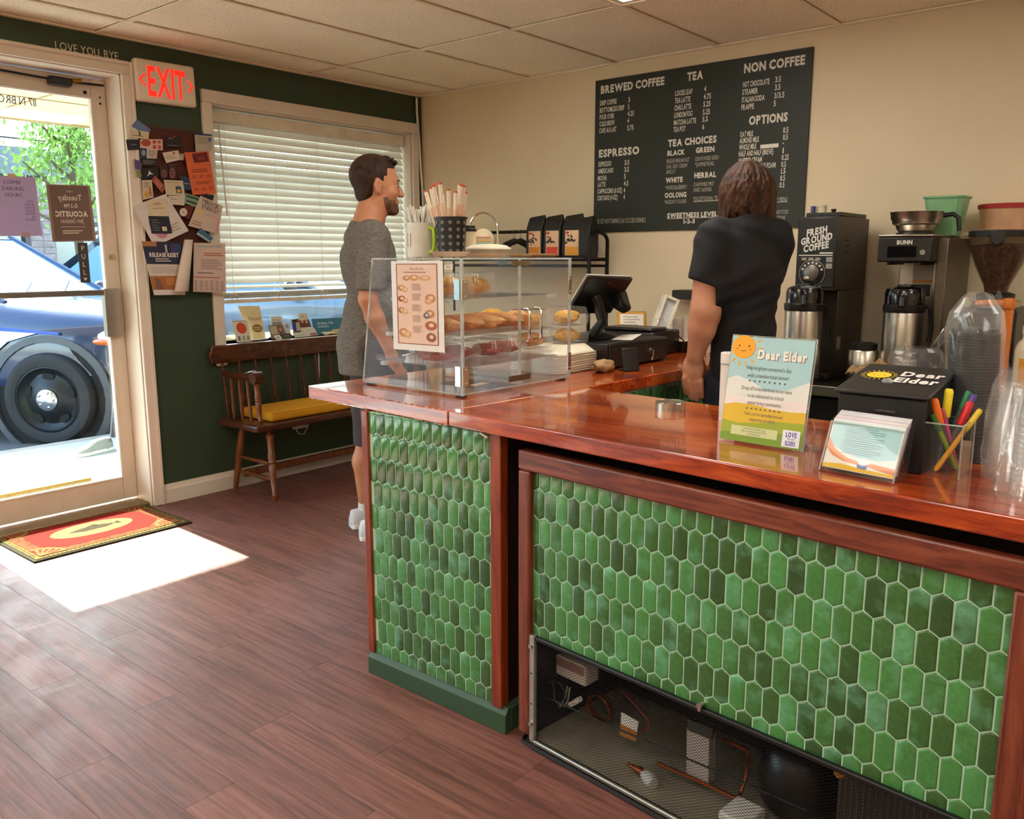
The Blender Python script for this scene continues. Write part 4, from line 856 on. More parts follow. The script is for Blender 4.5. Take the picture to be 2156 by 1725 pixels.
for z in (.30, .07): ob('bolt', M().cyl((-.008, -.049, z), (-.014, -.049, z), .007, n=12), P('bolt_steel', '#c9c6be', .25, 1.), st)
for z in (.22, .13): ob('bolt_hole', M().cyl((-.0082, -.049, z), (-.0086, -.049, z), .003, n=8), M_dark, st)
ob('screw', M().cyl((.008, -.585, .336), (-.012, -.585, .336), .007, n=12).cyl((.004, -.585, .326), (-.010, -.585, .326), .004, n=8), P('bolt_steel', '#c9c6be'), fr)
ob('bottom_seal', M().tube([(.02, -.005, .01), (-.012, -.02, .008), (-.014, -.06, .006), (-.012, -FW+.1, .006)], .006, 8), M_black, fr)
mb = M(); W_, H_ = FW-.055-.058, .296; z0 = .022; sl_ = .62; pitch = .0125
def strip(y0, z0_, y1, z1_, x):
    d = Vector((0, -(y1-y0), z1_-z0_)).normalized(); nrm = Vector((0, -d.z, d.y))*.00042
    a, b = Vector((x, -y0, z0_)), Vector((x, -y1, z1_)); e = Vector((.00035, 0, 0))
    mb.add([a-nrm-e, a+nrm-e, b+nrm-e, b-nrm-e, a-nrm+e, a+nrm+e, b+nrm+e, b-nrm+e], [(0, 1, 2, 3), (7, 6, 5, 4), (0, 4, 5, 1), (2, 6, 7, 3), (1, 5, 6, 2), (3, 7, 4, 0)])
ya, yb = .058, FW-.055; run = H_/sl_
k = -int(run/pitch)-1
while ya+k*pitch < yb:
    y0 = ya+k*pitch
    for s in (1, -1):
        p0, p1 = (y0, z0), (y0+run, z0+H_)
        t0 = max(0, (ya-p0[0])/run); t1 = min(1, (yb-p0[0])/run)
        if t1 <= t0: continue
        q0 = (p0[0]+run*t0, H_*t0); q1 = (p0[0]+run*t1, H_*t1)
        if s > 0: strip(q0[0], z0+q0[1], q1[0], z0+q1[1], .002)
        else: strip(q0[0], z0+H_-q0[1], q1[0], z0+H_-q1[1], .0006)
    k += 1
o = ob('mesh_grille', mb, P('grille_black', '#1b1a19', .4, .4), fr, smooth=False); o['kind'] = 'stuff'
# machinery behind the grille, in fridge coordinates
FM = (Matrix.Translation(fr.location) @ Matrix.Rotation(fr.rotation_euler.z, 4, 'Z')); FMi = FM.inverted()
def fz(px, py, depth):
    o = FMi @ Vector((CX, CY, CH)); d = FMi.to_3x3() @ (_f+_r2*((px-1078)/F)-_u2*((py-862.5)/F)); return o+d*((depth-o.x)/d.x)
def fzz(px, py, z):
    o = FMi @ Vector((CX, CY, CH)); d = FMi.to_3x3() @ (_f+_r2*((px-1078)/F)-_u2*((py-862.5)/F)); return o+d*((z-o.z)/d.z)
cop = P('copper', '#a3572e', .35, .9); M_wht = P('white_plastic', '#f2eee4', .5); wires = P('wire_green', '#3f6a52', .5)
a, b_ = fz(1170, 1378, .10), fz(1232, 1448, .10)
c = (a+b_)/2; jb = ob('control_box', M().box(c.x, c.x+.06, b_.y, a.y, b_.z, a.z), M_wht, fr, bevel=.005)
ob('label_print', M().add([(c.x-.0006, a.y-.004, a.z-.004), (c.x-.0006, b_.y+.004, a.z-.004), (c.x-.0006, b_.y+.004, (a.z+b_.z)/2), (c.x-.0006, a.y-.004, (a.z+b_.z)/2)], [(0, 1, 2, 3)]), P('label_pink', '#b58d8a', .6), jb)
ob('wire', M().tube([fz(1125, 1415, .1), fz(1140, 1430, .08), fz(1165, 1440, .08), fz(1168, 1475, .09), fz(1180, 1490, .1)], .0022, 6), wires, fr)
ob('wire', M().tube([fz(1150, 1432, .1), fz(1180, 1440, .08), fz(1190, 1460, .09), fz(1186, 1485, .1)], .0022, 6), wires, fr)
ob('wire', M().tube([fz(1195, 1445, .1), fz(1190, 1470, .1), fz(1178, 1490, .1)], .0025, 6), P('wire_white', '#bdb8ac', .5), fr)
ob('wire', M().tube([fz(1200, 1448, .1), fz(1196, 1475, .1), fz(1188, 1488, .1)], .0025, 6), P('wire_white', '#bdb8ac'), fr)
ob('connector', M().cyl(fz(1200, 1485, .09), fz(1222, 1472, .09), .008, n=10), M_wht, fr)
ob('switch', M().cyl(fz(1150, 1412, .1), fz(1150, 1434, .1), .006, n=10), P('switch_red', '#9a2a24', .5), fr)
ci = fz(1260, 1492, .20); mb = []
for j in range(3):
    ob('coil', M().tube([ci+Vector((j*.006, .042*math.cos(t*.4488), .040*math.sin(t*.4488))) for t in range(15)], .0045, 8), cop, fr)
tg = [fz(1308, 1500, .12), fz(1344, 1520, .12), fz(1338, 1562, .12), fz(1305, 1548, .12)]
tgo = ob('hang_tag', M().add(tg+[q+Vector((.002, 0, 0)) for q in tg], [(3, 2, 1, 0), (4, 5, 6, 7), (0, 1, 5, 4), (1, 2, 6, 5), (2, 3, 7, 6), (3, 0, 4, 7)]), M_wht, fr)
ob('tag_print', M().add([q-Vector((.0006, 0, 0)) for q in (tg[0].lerp(tg[3], .5), tg[1].lerp(tg[2], .5), tg[2], tg[3])], [(3, 2, 1, 0)]), P('tag_orange', '#c07a22', .6), tgo)
ob('hose', M().tube([fz(1312, 1458, .2), fz(1340, 1485, .16), fz(1365, 1515, .14), fz(1368, 1535, .14), fz(1352, 1538, .14)], .004, 8), P('hose_red', '#8a3630', .5), fr)
pl = [fz(1446, 1533, .13), fz(1493, 1552, .13), fz(1491, 1652, .13), fz(1445, 1632, .13)]
ob('metal_plate', M().add(pl+[q+Vector((.03, 0, 0)) for q in pl], [(3, 2, 1, 0), (4, 5, 6, 7), (0, 1, 5, 4), (1, 2, 6, 5), (2, 3, 7, 6), (3, 0, 4, 7)]), P('plate_steel', '#c9c1b6', .4, .2), fr)
ob('junction_box', M().add([fz(*q) for q in ((1450, 1510, .2), (1512, 1512, .2), (1500, 1535, .12), (1448, 1515, .12))]+[fz(*q)-Vector((0, 0, .03)) for q in ((1450, 1510, .2), (1512, 1512, .2), (1500, 1535, .12), (1448, 1515, .12))], [(3, 2, 1, 0), (4, 5, 6, 7), (0, 1, 5, 4), (1, 2, 6, 5), (2, 3, 7, 6), (3, 0, 4, 7)]), P('junction_grey', '#46443f', .5), fr)
ob('copper_pipe', M().tube([fzz(1383, 1607, .05), fzz(1460, 1640, .05), fzz(1530, 1672, .05), fzz(1556, 1684, .05)], .005, 8), cop, fr)
ob('copper_pipe', M().tube([fz(1520, 1555, .2), fz(1555, 1572, .2), fz(1573, 1580, .2), fz(1576, 1595, .2), fzz(1570, 1640, .09), fzz(1560, 1670, .06), fzz(1545, 1690, .05)], .005, 8), cop, fr)
ob('filter_drier', M().tube([fzz(1320, 1607, .036), fzz(1336, 1617, .036), fzz(1346, 1622, .036), fzz(1358, 1630, .036)], [.003, .007, .011, .009], 12), cop, fr)
ob('wrap', M().tube([fzz(1356, 1630, .036), fzz(1366, 1640, .036), fzz(1376, 1652, .036)], [.012, .018, .014], 10), P('wrap_white', '#cfd0cc', .6), fr)
ob('tube_thin', M().tube([fz(1117, 1453, .03), fz(1300, 1535, .03), fz(1480, 1612, .03), fz(1660, 1690, .03), fz(1700, 1708, .03)], .0025, 6), M_black, fr)
ob('cable', M().tube([fz(1190, 1490, .2), fz(1180, 1540, .18), fz(1172, 1560, .12), fz(1140, 1562, .06), fz(1135, 1572, .05)], .006, 8), M_black, fr)
a = fzz(1545, 1700, .05)
ob('relay_box', M().box(.03, .12, a.y-.07, a.y+.005, .024, .07), M_wht, fr, bevel=.006)
ob('compressor', M().lathe([(.085, 0), (.10, .02), (.105, .09), (.09, .15), (.05, .18), (.001, .185)], 24, (.25, -.72, .026)), P('compressor_black', '#161514', .35), fr)
ob('condenser', M().box(.12, .36, -1.12, -.86, .03, .26), P('condenser_grey', '#4a4640', .5, .5), fr, bevel=.004)
osp('condenser_fin', sum_ if False else (lambda m_: ([m_.box(.118, .120, -1.115+.013*k, -1.113+.013*k, .035, .255) for k in range(20)], m_)[1])(M()), P('fin_grey', '#77736a', .4, .7), fr)
ob('sticker', M().cyl(fz(1768, 1627, .024), fz(1768, 1627, .0238), .012, n=16), P('sticker_orange', '#b5781c', .5), fr)
# ================================================================== ON THE BAR: PASTRY CASE AND CUSTOMER SIDE
CAMV = Vector((CX, CY, CH))
def dep(p): return (Vector(p)-CAMV).dot(_f)
def pxr(p, half): return half*dep(p)/F
M_acr = clear('acrylic', '#ffffff', 1.25, .02, .010, '#f8f8f2')
M_acre = clear('acrylic_edge', '#dfe6e0', 1.5, .05, .45, '#eef2ee')
M_film = clear('plastic_film', '#ffffff', 1.5, .12, .10, '#eef2f2')
M_pet = clear('clear_cup_plastic', '#ffffff', 1.5, .06, .09, '#f4f6f4')
M_steel = P('brushed_steel', '#c6beb0', .30, 1., var=.08, vs=4)
M_chr = P('chrome', '#d5d2ca', .12, 1.)
def tri_panel(pts, n, th):   # polygon panel with thickness
    n = Vector(n)*th; k = len(pts); a = [Vector(p) for p in pts]; b = [p+n for p in a]
    return M().add(a+b, [tuple(range(k))[::-1], tuple(range(k, 2*k))]+[(i, (i+1) % k, k+(i+1) % k, k+i) for i in range(k)])
x0, x1, yd, yb, yt, zb, zt = 0, .545, 0, .465, .40, .010, .422
pc = thing('pastry_case', 'clear acrylic pastry case with double doors on the counter', 'display case', (-2.467, -2.665, CZ), rad(-1))
ob('base', M().box(x0, x1, yd, yb, .004, .012), M_acr, pc)
ob('side_panel', tri_panel([(0, yd, zb), (0, yb, zb), (0, yt, zt), (0, yd, zt)], X, .005), M_acr, pc)
ob('side_panel', tri_panel([(x1, yd, zb), (x1, yb, zb), (x1, yt, zt), (x1, yd, zt)], -X, .005), M_acr, pc)
ob('front_panel', tri_panel([(0, yb, zb), (x1, yb, zb), (x1, yt, zt), (0, yt, zt)], -Y, .005), M_acr, pc)
ob('top_panel', M().box(0, x1, yd, yt, zt, zt+.005), M_acr, pc)
ob('door', M().box(.002, .271, -.006, -.001, .016, zt-.002), M_acr, pc); ob('door', M().box(.275, x1-.002, -.006, -.001, .016, zt-.002), M_acr, pc)
for xx in (.003, x1-.003): ob('edge_strip', M().box(xx-.004, xx+.004, -.008, 0, .006, zt+.003), M_acre, pc)
ob('edge_strip', M().box(.269, .277, -.0065, -.0005, .016, zt), M_acre, pc)
for a, b_ in (((0, 0, zt), (x1, 0, zt)), ((0, yt, zt), (0, 0, zt)), ((0, yb, zb), (0, yt, zt)), ((0, 0, zb), (0, yb, zb)), ((x1, 0, zt), (x1, yt, zt)), ((0, yt, zt), (x1, yt, zt)), ((0, -.003, zb), (x1, -.003, zb))):
    ob('edge_strip', M().tube([a, b_], .0028, 6), M_acre, pc)
for hx in (0.002, x1-.004):
    for hz in (.30, .035):
        h = ob('hinge', M().box(hx-.004, hx+.022 if hx < .1 else hx+.004, -.010, -.006, hz, hz+.062) if hx < .1 else M().box(hx-.012, hx+.006, -.010, -.006, hz, hz+.062), M_steel, pc, bevel=.001)
        if hx < .1: ob('hinge_leaf', M().box(-.004, -.001, .0, .022, hz, hz+.062), M_chr, h)
        osp('rivet', M().sph((hx+.010 if hx < .1 else hx-.004, -.010, hz+.010), .003, 8, 5).sph((hx+.010 if hx < .1 else hx-.004, -.010, hz+.052), .003, 8, 5), M_chr, h)
for hx in (.285, .345):
    ob('handle', M().tube([(hx, -.004, .262), (hx, -.030, .262), (hx, -.036, .255), (hx, -.036, .165), (hx, -.030, .158), (hx, -.004, .158)], .0045, 8), M_chr, pc)
ob('latch', M().box(.235, .315, -.009, -.006, zt-.022, zt-.006), P('latch_brown', '#7d6a4a', .4), pc)
ob('brand_plate', M().box(.215, .325, -.0075, -.006, .026, .045), P('plate_brown', '#5a4634', .4), pc)
for q in ((.0, .0), (x1, 0), (0, yb), (x1, yb)): ob('foot', M().cyl((q[0]+(.02 if q[0] < .1 else -.02), q[1]+(.02 if q[1] < .1 else -.02), 0), (q[0]+(.02 if q[0] < .1 else -.02), q[1]+(.02 if q[1] < .1 else -.02), .006), .018, n=16), P('rubber_foot', '#141312', .7), pc)
ob('door_label', M().box(.165, .235, .06, .085, .0125, .014), P('tape_cream', '#d8cfb4', .6), pc, rot=(0, 0, rad(8)))
SH = [(.300, .03, .36), (.185, .03, .39), (.085, .03, .42)]
for k, (z, ya_, yb_) in enumerate(SH):
    tr_ = ob('tray', M().box(.02, .50, ya_, yb_, z, z+.003).box(.02, .50, ya_, ya_+.004, z, z+.018).box(.02, .50, yb_-.004, yb_, z, z+.018).box(.02, .024, ya_, yb_, z, z+.018).box(.496, .50, ya_, yb_, z, z+.018), M_acr, pc, rot=(0, 0, 0))
    osp('shelf_bracket', M().box(.005, .02, ya_+.02, ya_+.04, z-.012, z).box(.005, .02, yb_-.06, yb_-.04, z-.012, z).box(.50, x1-.005, ya_+.02, ya_+.04, z-.012, z), M_acre, tr_)
def cw(x, y, z): return (pc.location[0]+x, pc.location[1]+y, CZ+z)
# food in the case
def lump(r, seed, n=14, k=9, amp=.18):
    rg = random.Random(seed); ph = [rg.uniform(0, 6) for _ in range(6)]; mb = M(); rings = []
    for i in range(k+1):
        th = math.pi*i/k; ring = []
        for j in range(n):
            a = 2*math.pi*j/n; w_ = 1+amp*(math.sin(3*a+ph[0]+2*th)+.6*math.sin(5*a+ph[1]-3*th)+.5*math.sin(2*a+ph[2]+5*th))*math.sin(th)
            ring.append((r[0]*w_*max(.001, math.sin(th))*math.cos(a), r[1]*w_*max(.001, math.sin(th))*math.sin(a), r[2]*(1-math.cos(th)*w_)))
        rings.append(ring)
    return mb.ring(rings)
def clam(sx, sy, h, ribs=9):   # clear clamshell box: hollow ribbed base and lid
    mb = M(); pr_ = [(1, 0), (1.06, h*.45), (1.12, h*.5), (1.12, h*.52), (1.04, h*.55), (.92, h), (.88, h)]
    def rr(s, z, n=28):
        out = []
        for j in range(n):
            a = 2*math.pi*j/n; c, d = math.cos(a), math.sin(a); e = .35
            out.append((s*sx/2*math.copysign(abs(c)**e, c), s*sy/2*math.copysign(abs(d)**e, d), z))
        return out
    return mb.ring([rr(s, z) for s, z in pr_])
def clamshell(name, label, loc, dims, rz, group):
    o = ob(name, clam(*dims), M_pet, None, loc, (0, 0, rz), ang=50); tag(o, label, 'container', group)
    osp('rib', (lambda m_: ([m_.tube([(-dims[0]*.36+dims[0]*.08*i, -dims[1]*.53, dims[2]*.08), (-dims[0]*.36+dims[0]*.08*i, -dims[1]*.57, dims[2]*.45)], .0012, 4) for i in range(10)], m_)[1])(M()), M_pet, o)
    return o
yel = P('egg_yellow', '#d19a2a', .6, var=.3, vs=60, bump=.6, bs=150); brn = P('pastry_brown', '#b5783c', .6, var=.3, vs=40, bump=.5, bs=120); rds = P('berry_red', '#a5473c', .55, var=.35, vs=70, bump=.5, bs=150)
brn2 = P('crust_tan', '#c99455', .65, var=.25, vs=40, bump=.4, bs=120)
z1, z2, z3 = SH[0][0]+.0035, SH[1][0]+.0035, SH[2][0]+.0035
for i, (x, y) in enumerate(((.13, .17), (.28, .20))):
    l = ('left', 'right')[i]
    tag(ob('quiche_bite', lump((.056, .052, .029), 10+i, 20, 12, .12), yel, None, cw(x, y, z1+.002)), 'yellow egg bake in the %s clear box on the top case shelf' % l, 'pastry', 'food on the top shelf')
    clamshell('clamshell_box', 'clear clamshell box at the %s of the top case shelf' % l, cw(x, y, z1+.0005), (.125, .12, .072), rad(5), 'boxes on the top shelf')
for i, x in enumerate((.10, .185, .27, .355)):
    nm = ('far left', 'middle left', 'middle right', 'far right')[i]
    tag(ob('breakfast_wrap', lump((.044, .13, .025), 30+i, 20, 12, .09), brn if i % 2 else brn2, None, cw(x, .19, z2), (0, 0, rad(-18+9*i))), 'brown baked roll at the %s of the middle case shelf' % nm, 'pastry', 'rolls on the middle shelf')
for i, (x, y) in enumerate(((.42, .12), (.45, .26))):
    tag(ob('cheese_pastry', lump((.042, .05, .028), 40+i, 18, 12, .14), yel if i else brn2, None, cw(x, y, z2)), ('tan' if not i else 'yellow')+' pastry at the right end of the middle case shelf', 'pastry', 'food on the middle shelf')
for i, (x, y) in enumerate(((.09, .20), (.21, .22), (.32, .18), (.43, .20))):
    nm = ('first', 'second', 'third', 'fourth')[i]
    tag(ob('berry_bar', lump((.046, .062, .021), 50+i, 20, 12, .12), rds, None, cw(x, y, z3+.003)), 'red berry pastry in the %s clear box from the left on the bottom shelf' % nm, 'pastry', 'berry pastries on the bottom shelf')
    clamshell('clamshell_box', '%s clear box from the left on the bottom case shelf' % nm, cw(x, y, z3+.0005), (.105, .15, .062), rad(3), 'boxes on the bottom shelf')
tag(ob('price_clip', M().box(-.02, .02, -.002, .002, 0, .012), P('clip_blue', '#7d9aa8', .4), None, cw(.22, .02, zt-.018)), 'small blue clip inside the case under its top', 'clip')
# pastry menu on the case side
qd = [Vector((-2.4755, at(a, b, 0, -2.4755).y, at(a, b, 0, -2.4755).z)) for a, b in ((823, 550), (932, 549), (936, 743), (829, 735))]
brd = '#8a4a32'; pk = '#dcb9a2'
pr = [('r', .10, .03, .90, .93, brd), ('r', .12, .04, .88, .92, pk), ('t', 'Weekly Local Pastry Menu', .5, .10, .028, 'C', 0, .50, False, '#4a2f22'), ('l', .25, .12, .75, .14, 1, '#7a5544')]
for u, v, ru, rv, c in ((.30, .19, .07, .03, '#b5784a'), (.45, .185, .1, .035, '#c28a5c'), (.66, .19, .12, .03, '#cf9a6c'), (.20, .30, .08, .035, '#b5784a'), (.27, .32, .06, .03, '#c99a70'), (.20, .42, .08, .035, '#9c4a38'), (.27, .44, .06, .03, '#c28a5c'), (.76, .41, .1, .05, '#b98058'),
                    (.72, .445, .07, .03, '#c9906c'), (.19, .55, .07, .035, '#a86f42'), (.26, .565, .06, .03, '#cfa070'), (.74, .58, .09, .045, '#b57a4c'), (.68, .60, .06, .035, '#6a5a72'), (.76, .71, .11, .05, '#a8563c'), (.22, .80, .09, .05, '#b9804f'), (.30, .82, .06, .04, '#cf9a66'), (.76, .84, .09, .05, '#8f4a38')):
    pr += [('e', u, v, ru, rv, c), ('e', u+.01, v-.005, ru*.45, rv*.45, '#dcb88c')]
for v in (.25, .36, .48, .60, .72): pr += [('l', .41, v, .60, v+.08, 5, '#b58f7a')]
paper('pastry_menu', 'pink pastry menu sheet in a white sleeve on the case side', 'menu', qd, '#dcd5cc', pr, n=Vector((-1, 0, 0)), rough=.35)
qd = [Vector((-2.473, at(a, b, 0, -2.473).y, at(a, b, 0, -2.473).z)) for a, b in ((935, 557), (953, 556), (953, 568), (935, 568))]
paper('label_strip', 'tiny cream label strip beside the pastry menu', 'label', qd, '#d3c8ae', [('t', 'VEV', .5, .8, .6, 'C', 0, .7, False, '#6a6455')], n=Vector((-1, 0, 0)))
# ---- things standing on the case
ZC = CZ+zt+.0055
def spot(px, y): p = at(px, 545, 1, y); return Vector((p.x, y, ZC))
p_ = spot(950, -2.47); r_ = pxr(p_, 33); hh = .128
bc = thing('utensil_cup', 'black perforated plastic cup holding wrapped straws', 'cup', p_)
ob('wall', M().lathe([(r_*.88, 0), (r_, hh), (r_*1.06, hh), (r_*1.06, hh-.006), (r_*.98, hh-.006), (r_*.86, .004), (.001, .004)], 28, cap=False), M_blk2, bc)
for a_ in range(12):
    for zz in range(5):
        an = a_*math.pi/6+.2; rr_ = r_*(.885+.12*(zz*.0225+.02)/hh)+.0006; q = Vector((math.cos(an)*rr_, math.sin(an)*rr_, .02+zz*.0225))
        if math.cos(an-rad(230)) > .1: ob('hole', M().cyl(q, q+Vector((math.cos(an), math.sin(an), 0))*.0006, .0062, n=12), P('hole_grey', '#6e6b64', .6), bc)
M_straw = P('straw_paper', '#e2d3bd', .6); M_strawr = P('straw_print', '#c0552c', .6); rgS = random.Random(11)
def straw(group, label, base, top, r, printed):
    base, top = Vector(base), Vector(top); t = ob('straw', M().tube([base, top], r, 8), M_straw, None); tag(t, label, 'straw', group)
    if printed:
        d = (top-base); ob('print', M().tube([base+d*.975, top+d*.001], r*1.06, 8), M_strawr, t)
        ob('print', M().tube([base+d*.55, base+d*.72], r*1.05, 8), P('straw_print_pale', '#dcb698', .6), t)
for k in range(16):
    a = k*2.4; b0 = p_+Vector((math.cos(a)*r_*.5, math.sin(a)*r_*.5, .008)); tp = p_+Vector((math.cos(a)*r_*(.55+.5*rgS.random())*1.3, math.sin(a)*r_*1.1, .205+.035*rgS.random()))
    if k in (3, 6): tp += _r2*(-.035); tp.z -= .02
    straw('wrapped straws in the black cup', 'paper-wrapped straw with orange print standing in the black cup', b0, tp, .0062, True)
p_ = spot(887, -2.36); r_ = pxr(p_, 29); hh = pxr(p_, 70)
mg = thing('straw_mug', 'white mug with a lime green handle holding clear straws', 'mug', p_, rad(-95))
ob('body', M().lathe([(r_*.95, 0), (r_, .004), (r_, hh), (r_*.93, hh), (r_*.92, .005), (.001, .005)], 28, cap=False), P('mug_white', '#d8d3c6', .25), mg)
ob('handle', M().tube([(r_*.95, 0, hh*.85), (r_*1.45, 0, hh*.82), (r_*1.55, 0, hh*.5), (r_*1.4, 0, hh*.2), (r_*.95, 0, hh*.12)], .007, 10), P('lime_green', '#9ab82c', .35), mg)
ob('print', M().add([((r_+.0006)*math.cos(rad(a)), (r_+.0006)*math.sin(rad(a)), z) for a, z in ((250, hh*.3), (276, hh*.3), (276, hh*.7), (250, hh*.7))], [(0, 1, 2, 3)]), P('mug_logo', '#7d3a2c', .5), mg)
for k in range(14):
    a = k*2.4+.5; b0 = p_+Vector((math.cos(a)*r_*.5, math.sin(a)*r_*.5, .008)); tp = p_+Vector((0, 0, .175-.02*rgS.random()))+_r2*((k-6.5)*.0075)+_f*(.02*math.sin(a))
    tag(ob('straw', M().tube([b0, tp], .0035, 8), P('straw_clear', '#d9d6cc', .25), None), 'pale clear straw standing in the white mug', 'straw', 'clear straws in the mug')
p_ = spot(988, -2.42); r_ = pxr(p_, 15)
ck = thing('coffee_cup', 'paper coffee cup with a black lid behind the utensil cup', 'cup', p_)
ob('cup', M().lathe([(r_*.75, 0), (r_, .085), (r_, .088)], 24), P('cup_cream', '#d8c9a5', .6), ck); ob('lid', M().lathe([(r_*1.05, .086), (r_*1.08, .094), (r_*.9, .096), (r_*.85, .106), (.001, .106)], 24), M_blk2, ck)
p_ = spot(948, -2.55)
dish = thing('serving_dish', 'long cream ceramic dish on top of the pastry case', 'dish', p_, rad(-4))
ob('dish', M().lathe([(.05, 0), (.062, .004), (.075, .016), (.078, .017), (.074, .014), (.06, .006), (.001, .005)], 32, sx=1.0, sy=.55), P('ceramic_cream', '#e3dbc2', .3, coat=.4), dish)
for k, nm in enumerate(('bottom', 'second from bottom', 'third', 'top')):
    q = spot(1028, -2.50)
    tag(ob('plate', M().lathe([(.045, 0), (.06, .004), (.076, .011), (.078, .013), (.072, .012), (.05, .006), (.001, .005)] if k < 3 else [(.079, 0), (.077, .005), (.06, .014), (.03, .018), (.001, .019)], 36), P('ceramic_cream', '#e3dbc2'), None, q+Vector((0, 0, .0065*k+(.006 if k == 3 else 0)))), '%s cream plate of the stack on the pastry case' % nm, 'plate', 'plates on the pastry case')
tag(ob('wooden_tray', M().box(-.085, .085, -.05, .05, 0, .012), wood('tray_wood', ['#5f4020', '#7d5a30', '#8f6a3c'], (3, 14, 14), .5), None, spot(1122, -2.45)+Vector((0, 0, 0)), (0, 0, rad(6)), bevel=.004), 'thin brown wooden tray on the right of the pastry case', 'tray')
p_ = spot(1018, -2.30)
hs = thing('hoop_sign', 'arched metal hoop with a pastel thank-you card on the pastry case', 'sign', p_, YAW)
r_ = pxr(p_, 30); hz = pxr(p_, 92)
arc = [(0, r_*math.cos(math.pi*k/16), (hz-r_*1.3)+r_*1.3*math.sin(math.pi*k/16)) for k in range(17)]
ob('hoop', M().tube([(0, r_, 0)]+arc+[(0, -r_, 0)], .004, 8), M_chr, hs)
ob('card', M().add([(.004, r_*.75*math.cos(math.pi*k/10), hz*.3+r_*.75*math.sin(math.pi*k/10)+r_*.3) for k in range(11)]+[(.004, -r_*.75, .0), (.004, r_*.75, .0)], [tuple(range(13))[::-1]]), P('card_pastel', '#d8c9a2', .6), hs).modifiers.new('s', 'SOLIDIFY').thickness = .002
for k, c in enumerate(('#d99a9a', '#8fb5b0', '#d9b06a', '#c98a7a')): ob('print', M().box(.0005, .0018, -r_*.5, r_*.5, hz*.22+k*.011, hz*.22+k*.011+.006), ink(c), hs)
# ---- quiche boxes, paper trays right of the case
pt0 = Vector((-1.70, -2.47, CZ))
for k in range(9):
    s = (.30 if k < 8 else .20)
    def pl(hw, hd): return [(-hw, -hd+.02), (-hw+.02, -hd), (hw-.02, -hd), (hw, -hd+.02), (hw, hd-.02), (hw-.02, hd), (-hw+.02, hd), (-hw, hd-.02)]
    if k < 8:
        tag(ob('paper_tray', M().ring([[(a, b, 0) for a, b in pl(.165, .12)], [(a, b, .0085) for a, b in pl(.170, .125)]]), P('paper_tray_white', '#e0d7bf', .7), None, pt0+Vector((.002*(k % 3), .001*(k % 2), .009*k+.0005)), (0, 0, rad((k*7 % 5-2)*.6)), bevel=.002, seg=1), 'white moulded paper tray in the stack beside the pastry case', 'paper tray', 'paper trays in the stack beside the pastry case')
    else:
        tag(ob('paper_tray', M().ring([[(a, b, 0) for a, b in pl(.16, .115)], [(a, b, .022) for a, b in pl(.11, .075)], [(a, b, .024) for a, b in pl(.10, .068)]]), P('paper_tray_white', '#e0d7bf'), None, pt0+Vector((0, 0, .0732)), (0, 0, rad(3))), 'domed white paper tray topping the stack beside the pastry case', 'paper tray', 'paper trays in the stack beside the pastry case')
for k in range(2):
    for j, (px, nm) in enumerate(((1193, 'right'), (1115, 'left'))):
        q = at(px, 700, 1, -2.47); z = CZ+.098+.071*k
        lv_ = ('lower', 'upper')[k]
        tag(ob('egg_pastry', lump((.056, .048, .026), 60+k*2+j, 18, 12, .10), yel, None, (q.x, -2.47, z+.004)), 'yellow egg pastry inside the %s %s clear box beside the register' % (lv_, nm), 'pastry', 'egg pastries beside the register')
        clamshell('clamshell_box', '%s %s clear pastry box beside the register' % (lv_, nm), (q.x, -2.47, z), (.135, .125, .069), rad(-4), 'clear boxes beside the register')
# ---- tin, tube
p_ = at(1411, 862, 2, CZ); r_ = .042
tl_ = thing('tin_lid', 'shallow round silver tin on the glossy counter', 'tin', p_)
ob('tin', M().lathe([(r_, 0), (r_, .022), (r_*.985, .0225), (r_*.96, .0215), (r_*.955, .004), (.001, .004)], 40, cap=False), P('tin_metal', '#b9b2a3', .32, .9), tl_); ob('rim', M().tube([(r_*math.cos(k*.1963), r_*math.sin(k*.1963), .0215) for k in range(33)], .0012, 6), M_chr, tl_)
p_ = at(1530, 884, 2, CZ); r_ = pxr(p_, 17)
tb = thing('white_tube', 'tall white cylindrical canister behind the sign holder', 'canister', p_)
ob('body', M().lathe([(r_, 0), (r_, .150), (r_*1.04, .1505), (r_*1.04, .178), (r_*.95, .18), (.001, .18)], 28), P('tube_white', '#e3e0d8', .35), tb); ob('cap_ring', M().lathe([(r_*1.05, .148), (r_*1.05, .152)], 28), P('ring_grey', '#9a978f', .4), tb)
# ---- sign holder
def quad4(BL, BR, TR, TL): return [Vector(TL), Vector(TR), Vector(BR), Vector(BL)]
BL = at(1515, 925, 2, CZ+.002); BR = at(1690, 953, 2, CZ+.002); TLp = at(1545, 705, 0, -2.468); TRp = at(1732, 716, 0, -2.468); TRp = TLp+(BR-BL)
nn = (BR-BL).cross(TLp-BL).normalized(); nn = nn if nn.x < 0 else -nn
sg = thing('sign_holder', 'clear slanted sign holder showing the Dear Elder letter poster', 'sign', (BL+BR)/2)
c0 = sg.location
def loc4(pts): return [Vector(p)-Vector(c0) for p in pts]
q = loc4([TLp, TRp, BR, BL])
ob('panel', tri_panel([p+nn*.003 for p in q], -nn, .006), M_acr, sg)
ob('panel_edge', M().tube([q[3], q[0], q[1], q[2]], .0022, 6), M_acre, sg)
bk = Vector((.075, .006, 0))
ob('foot', tri_panel([q[3], q[2], q[2]+bk, q[3]+bk], Z, .004), M_acr, sg)
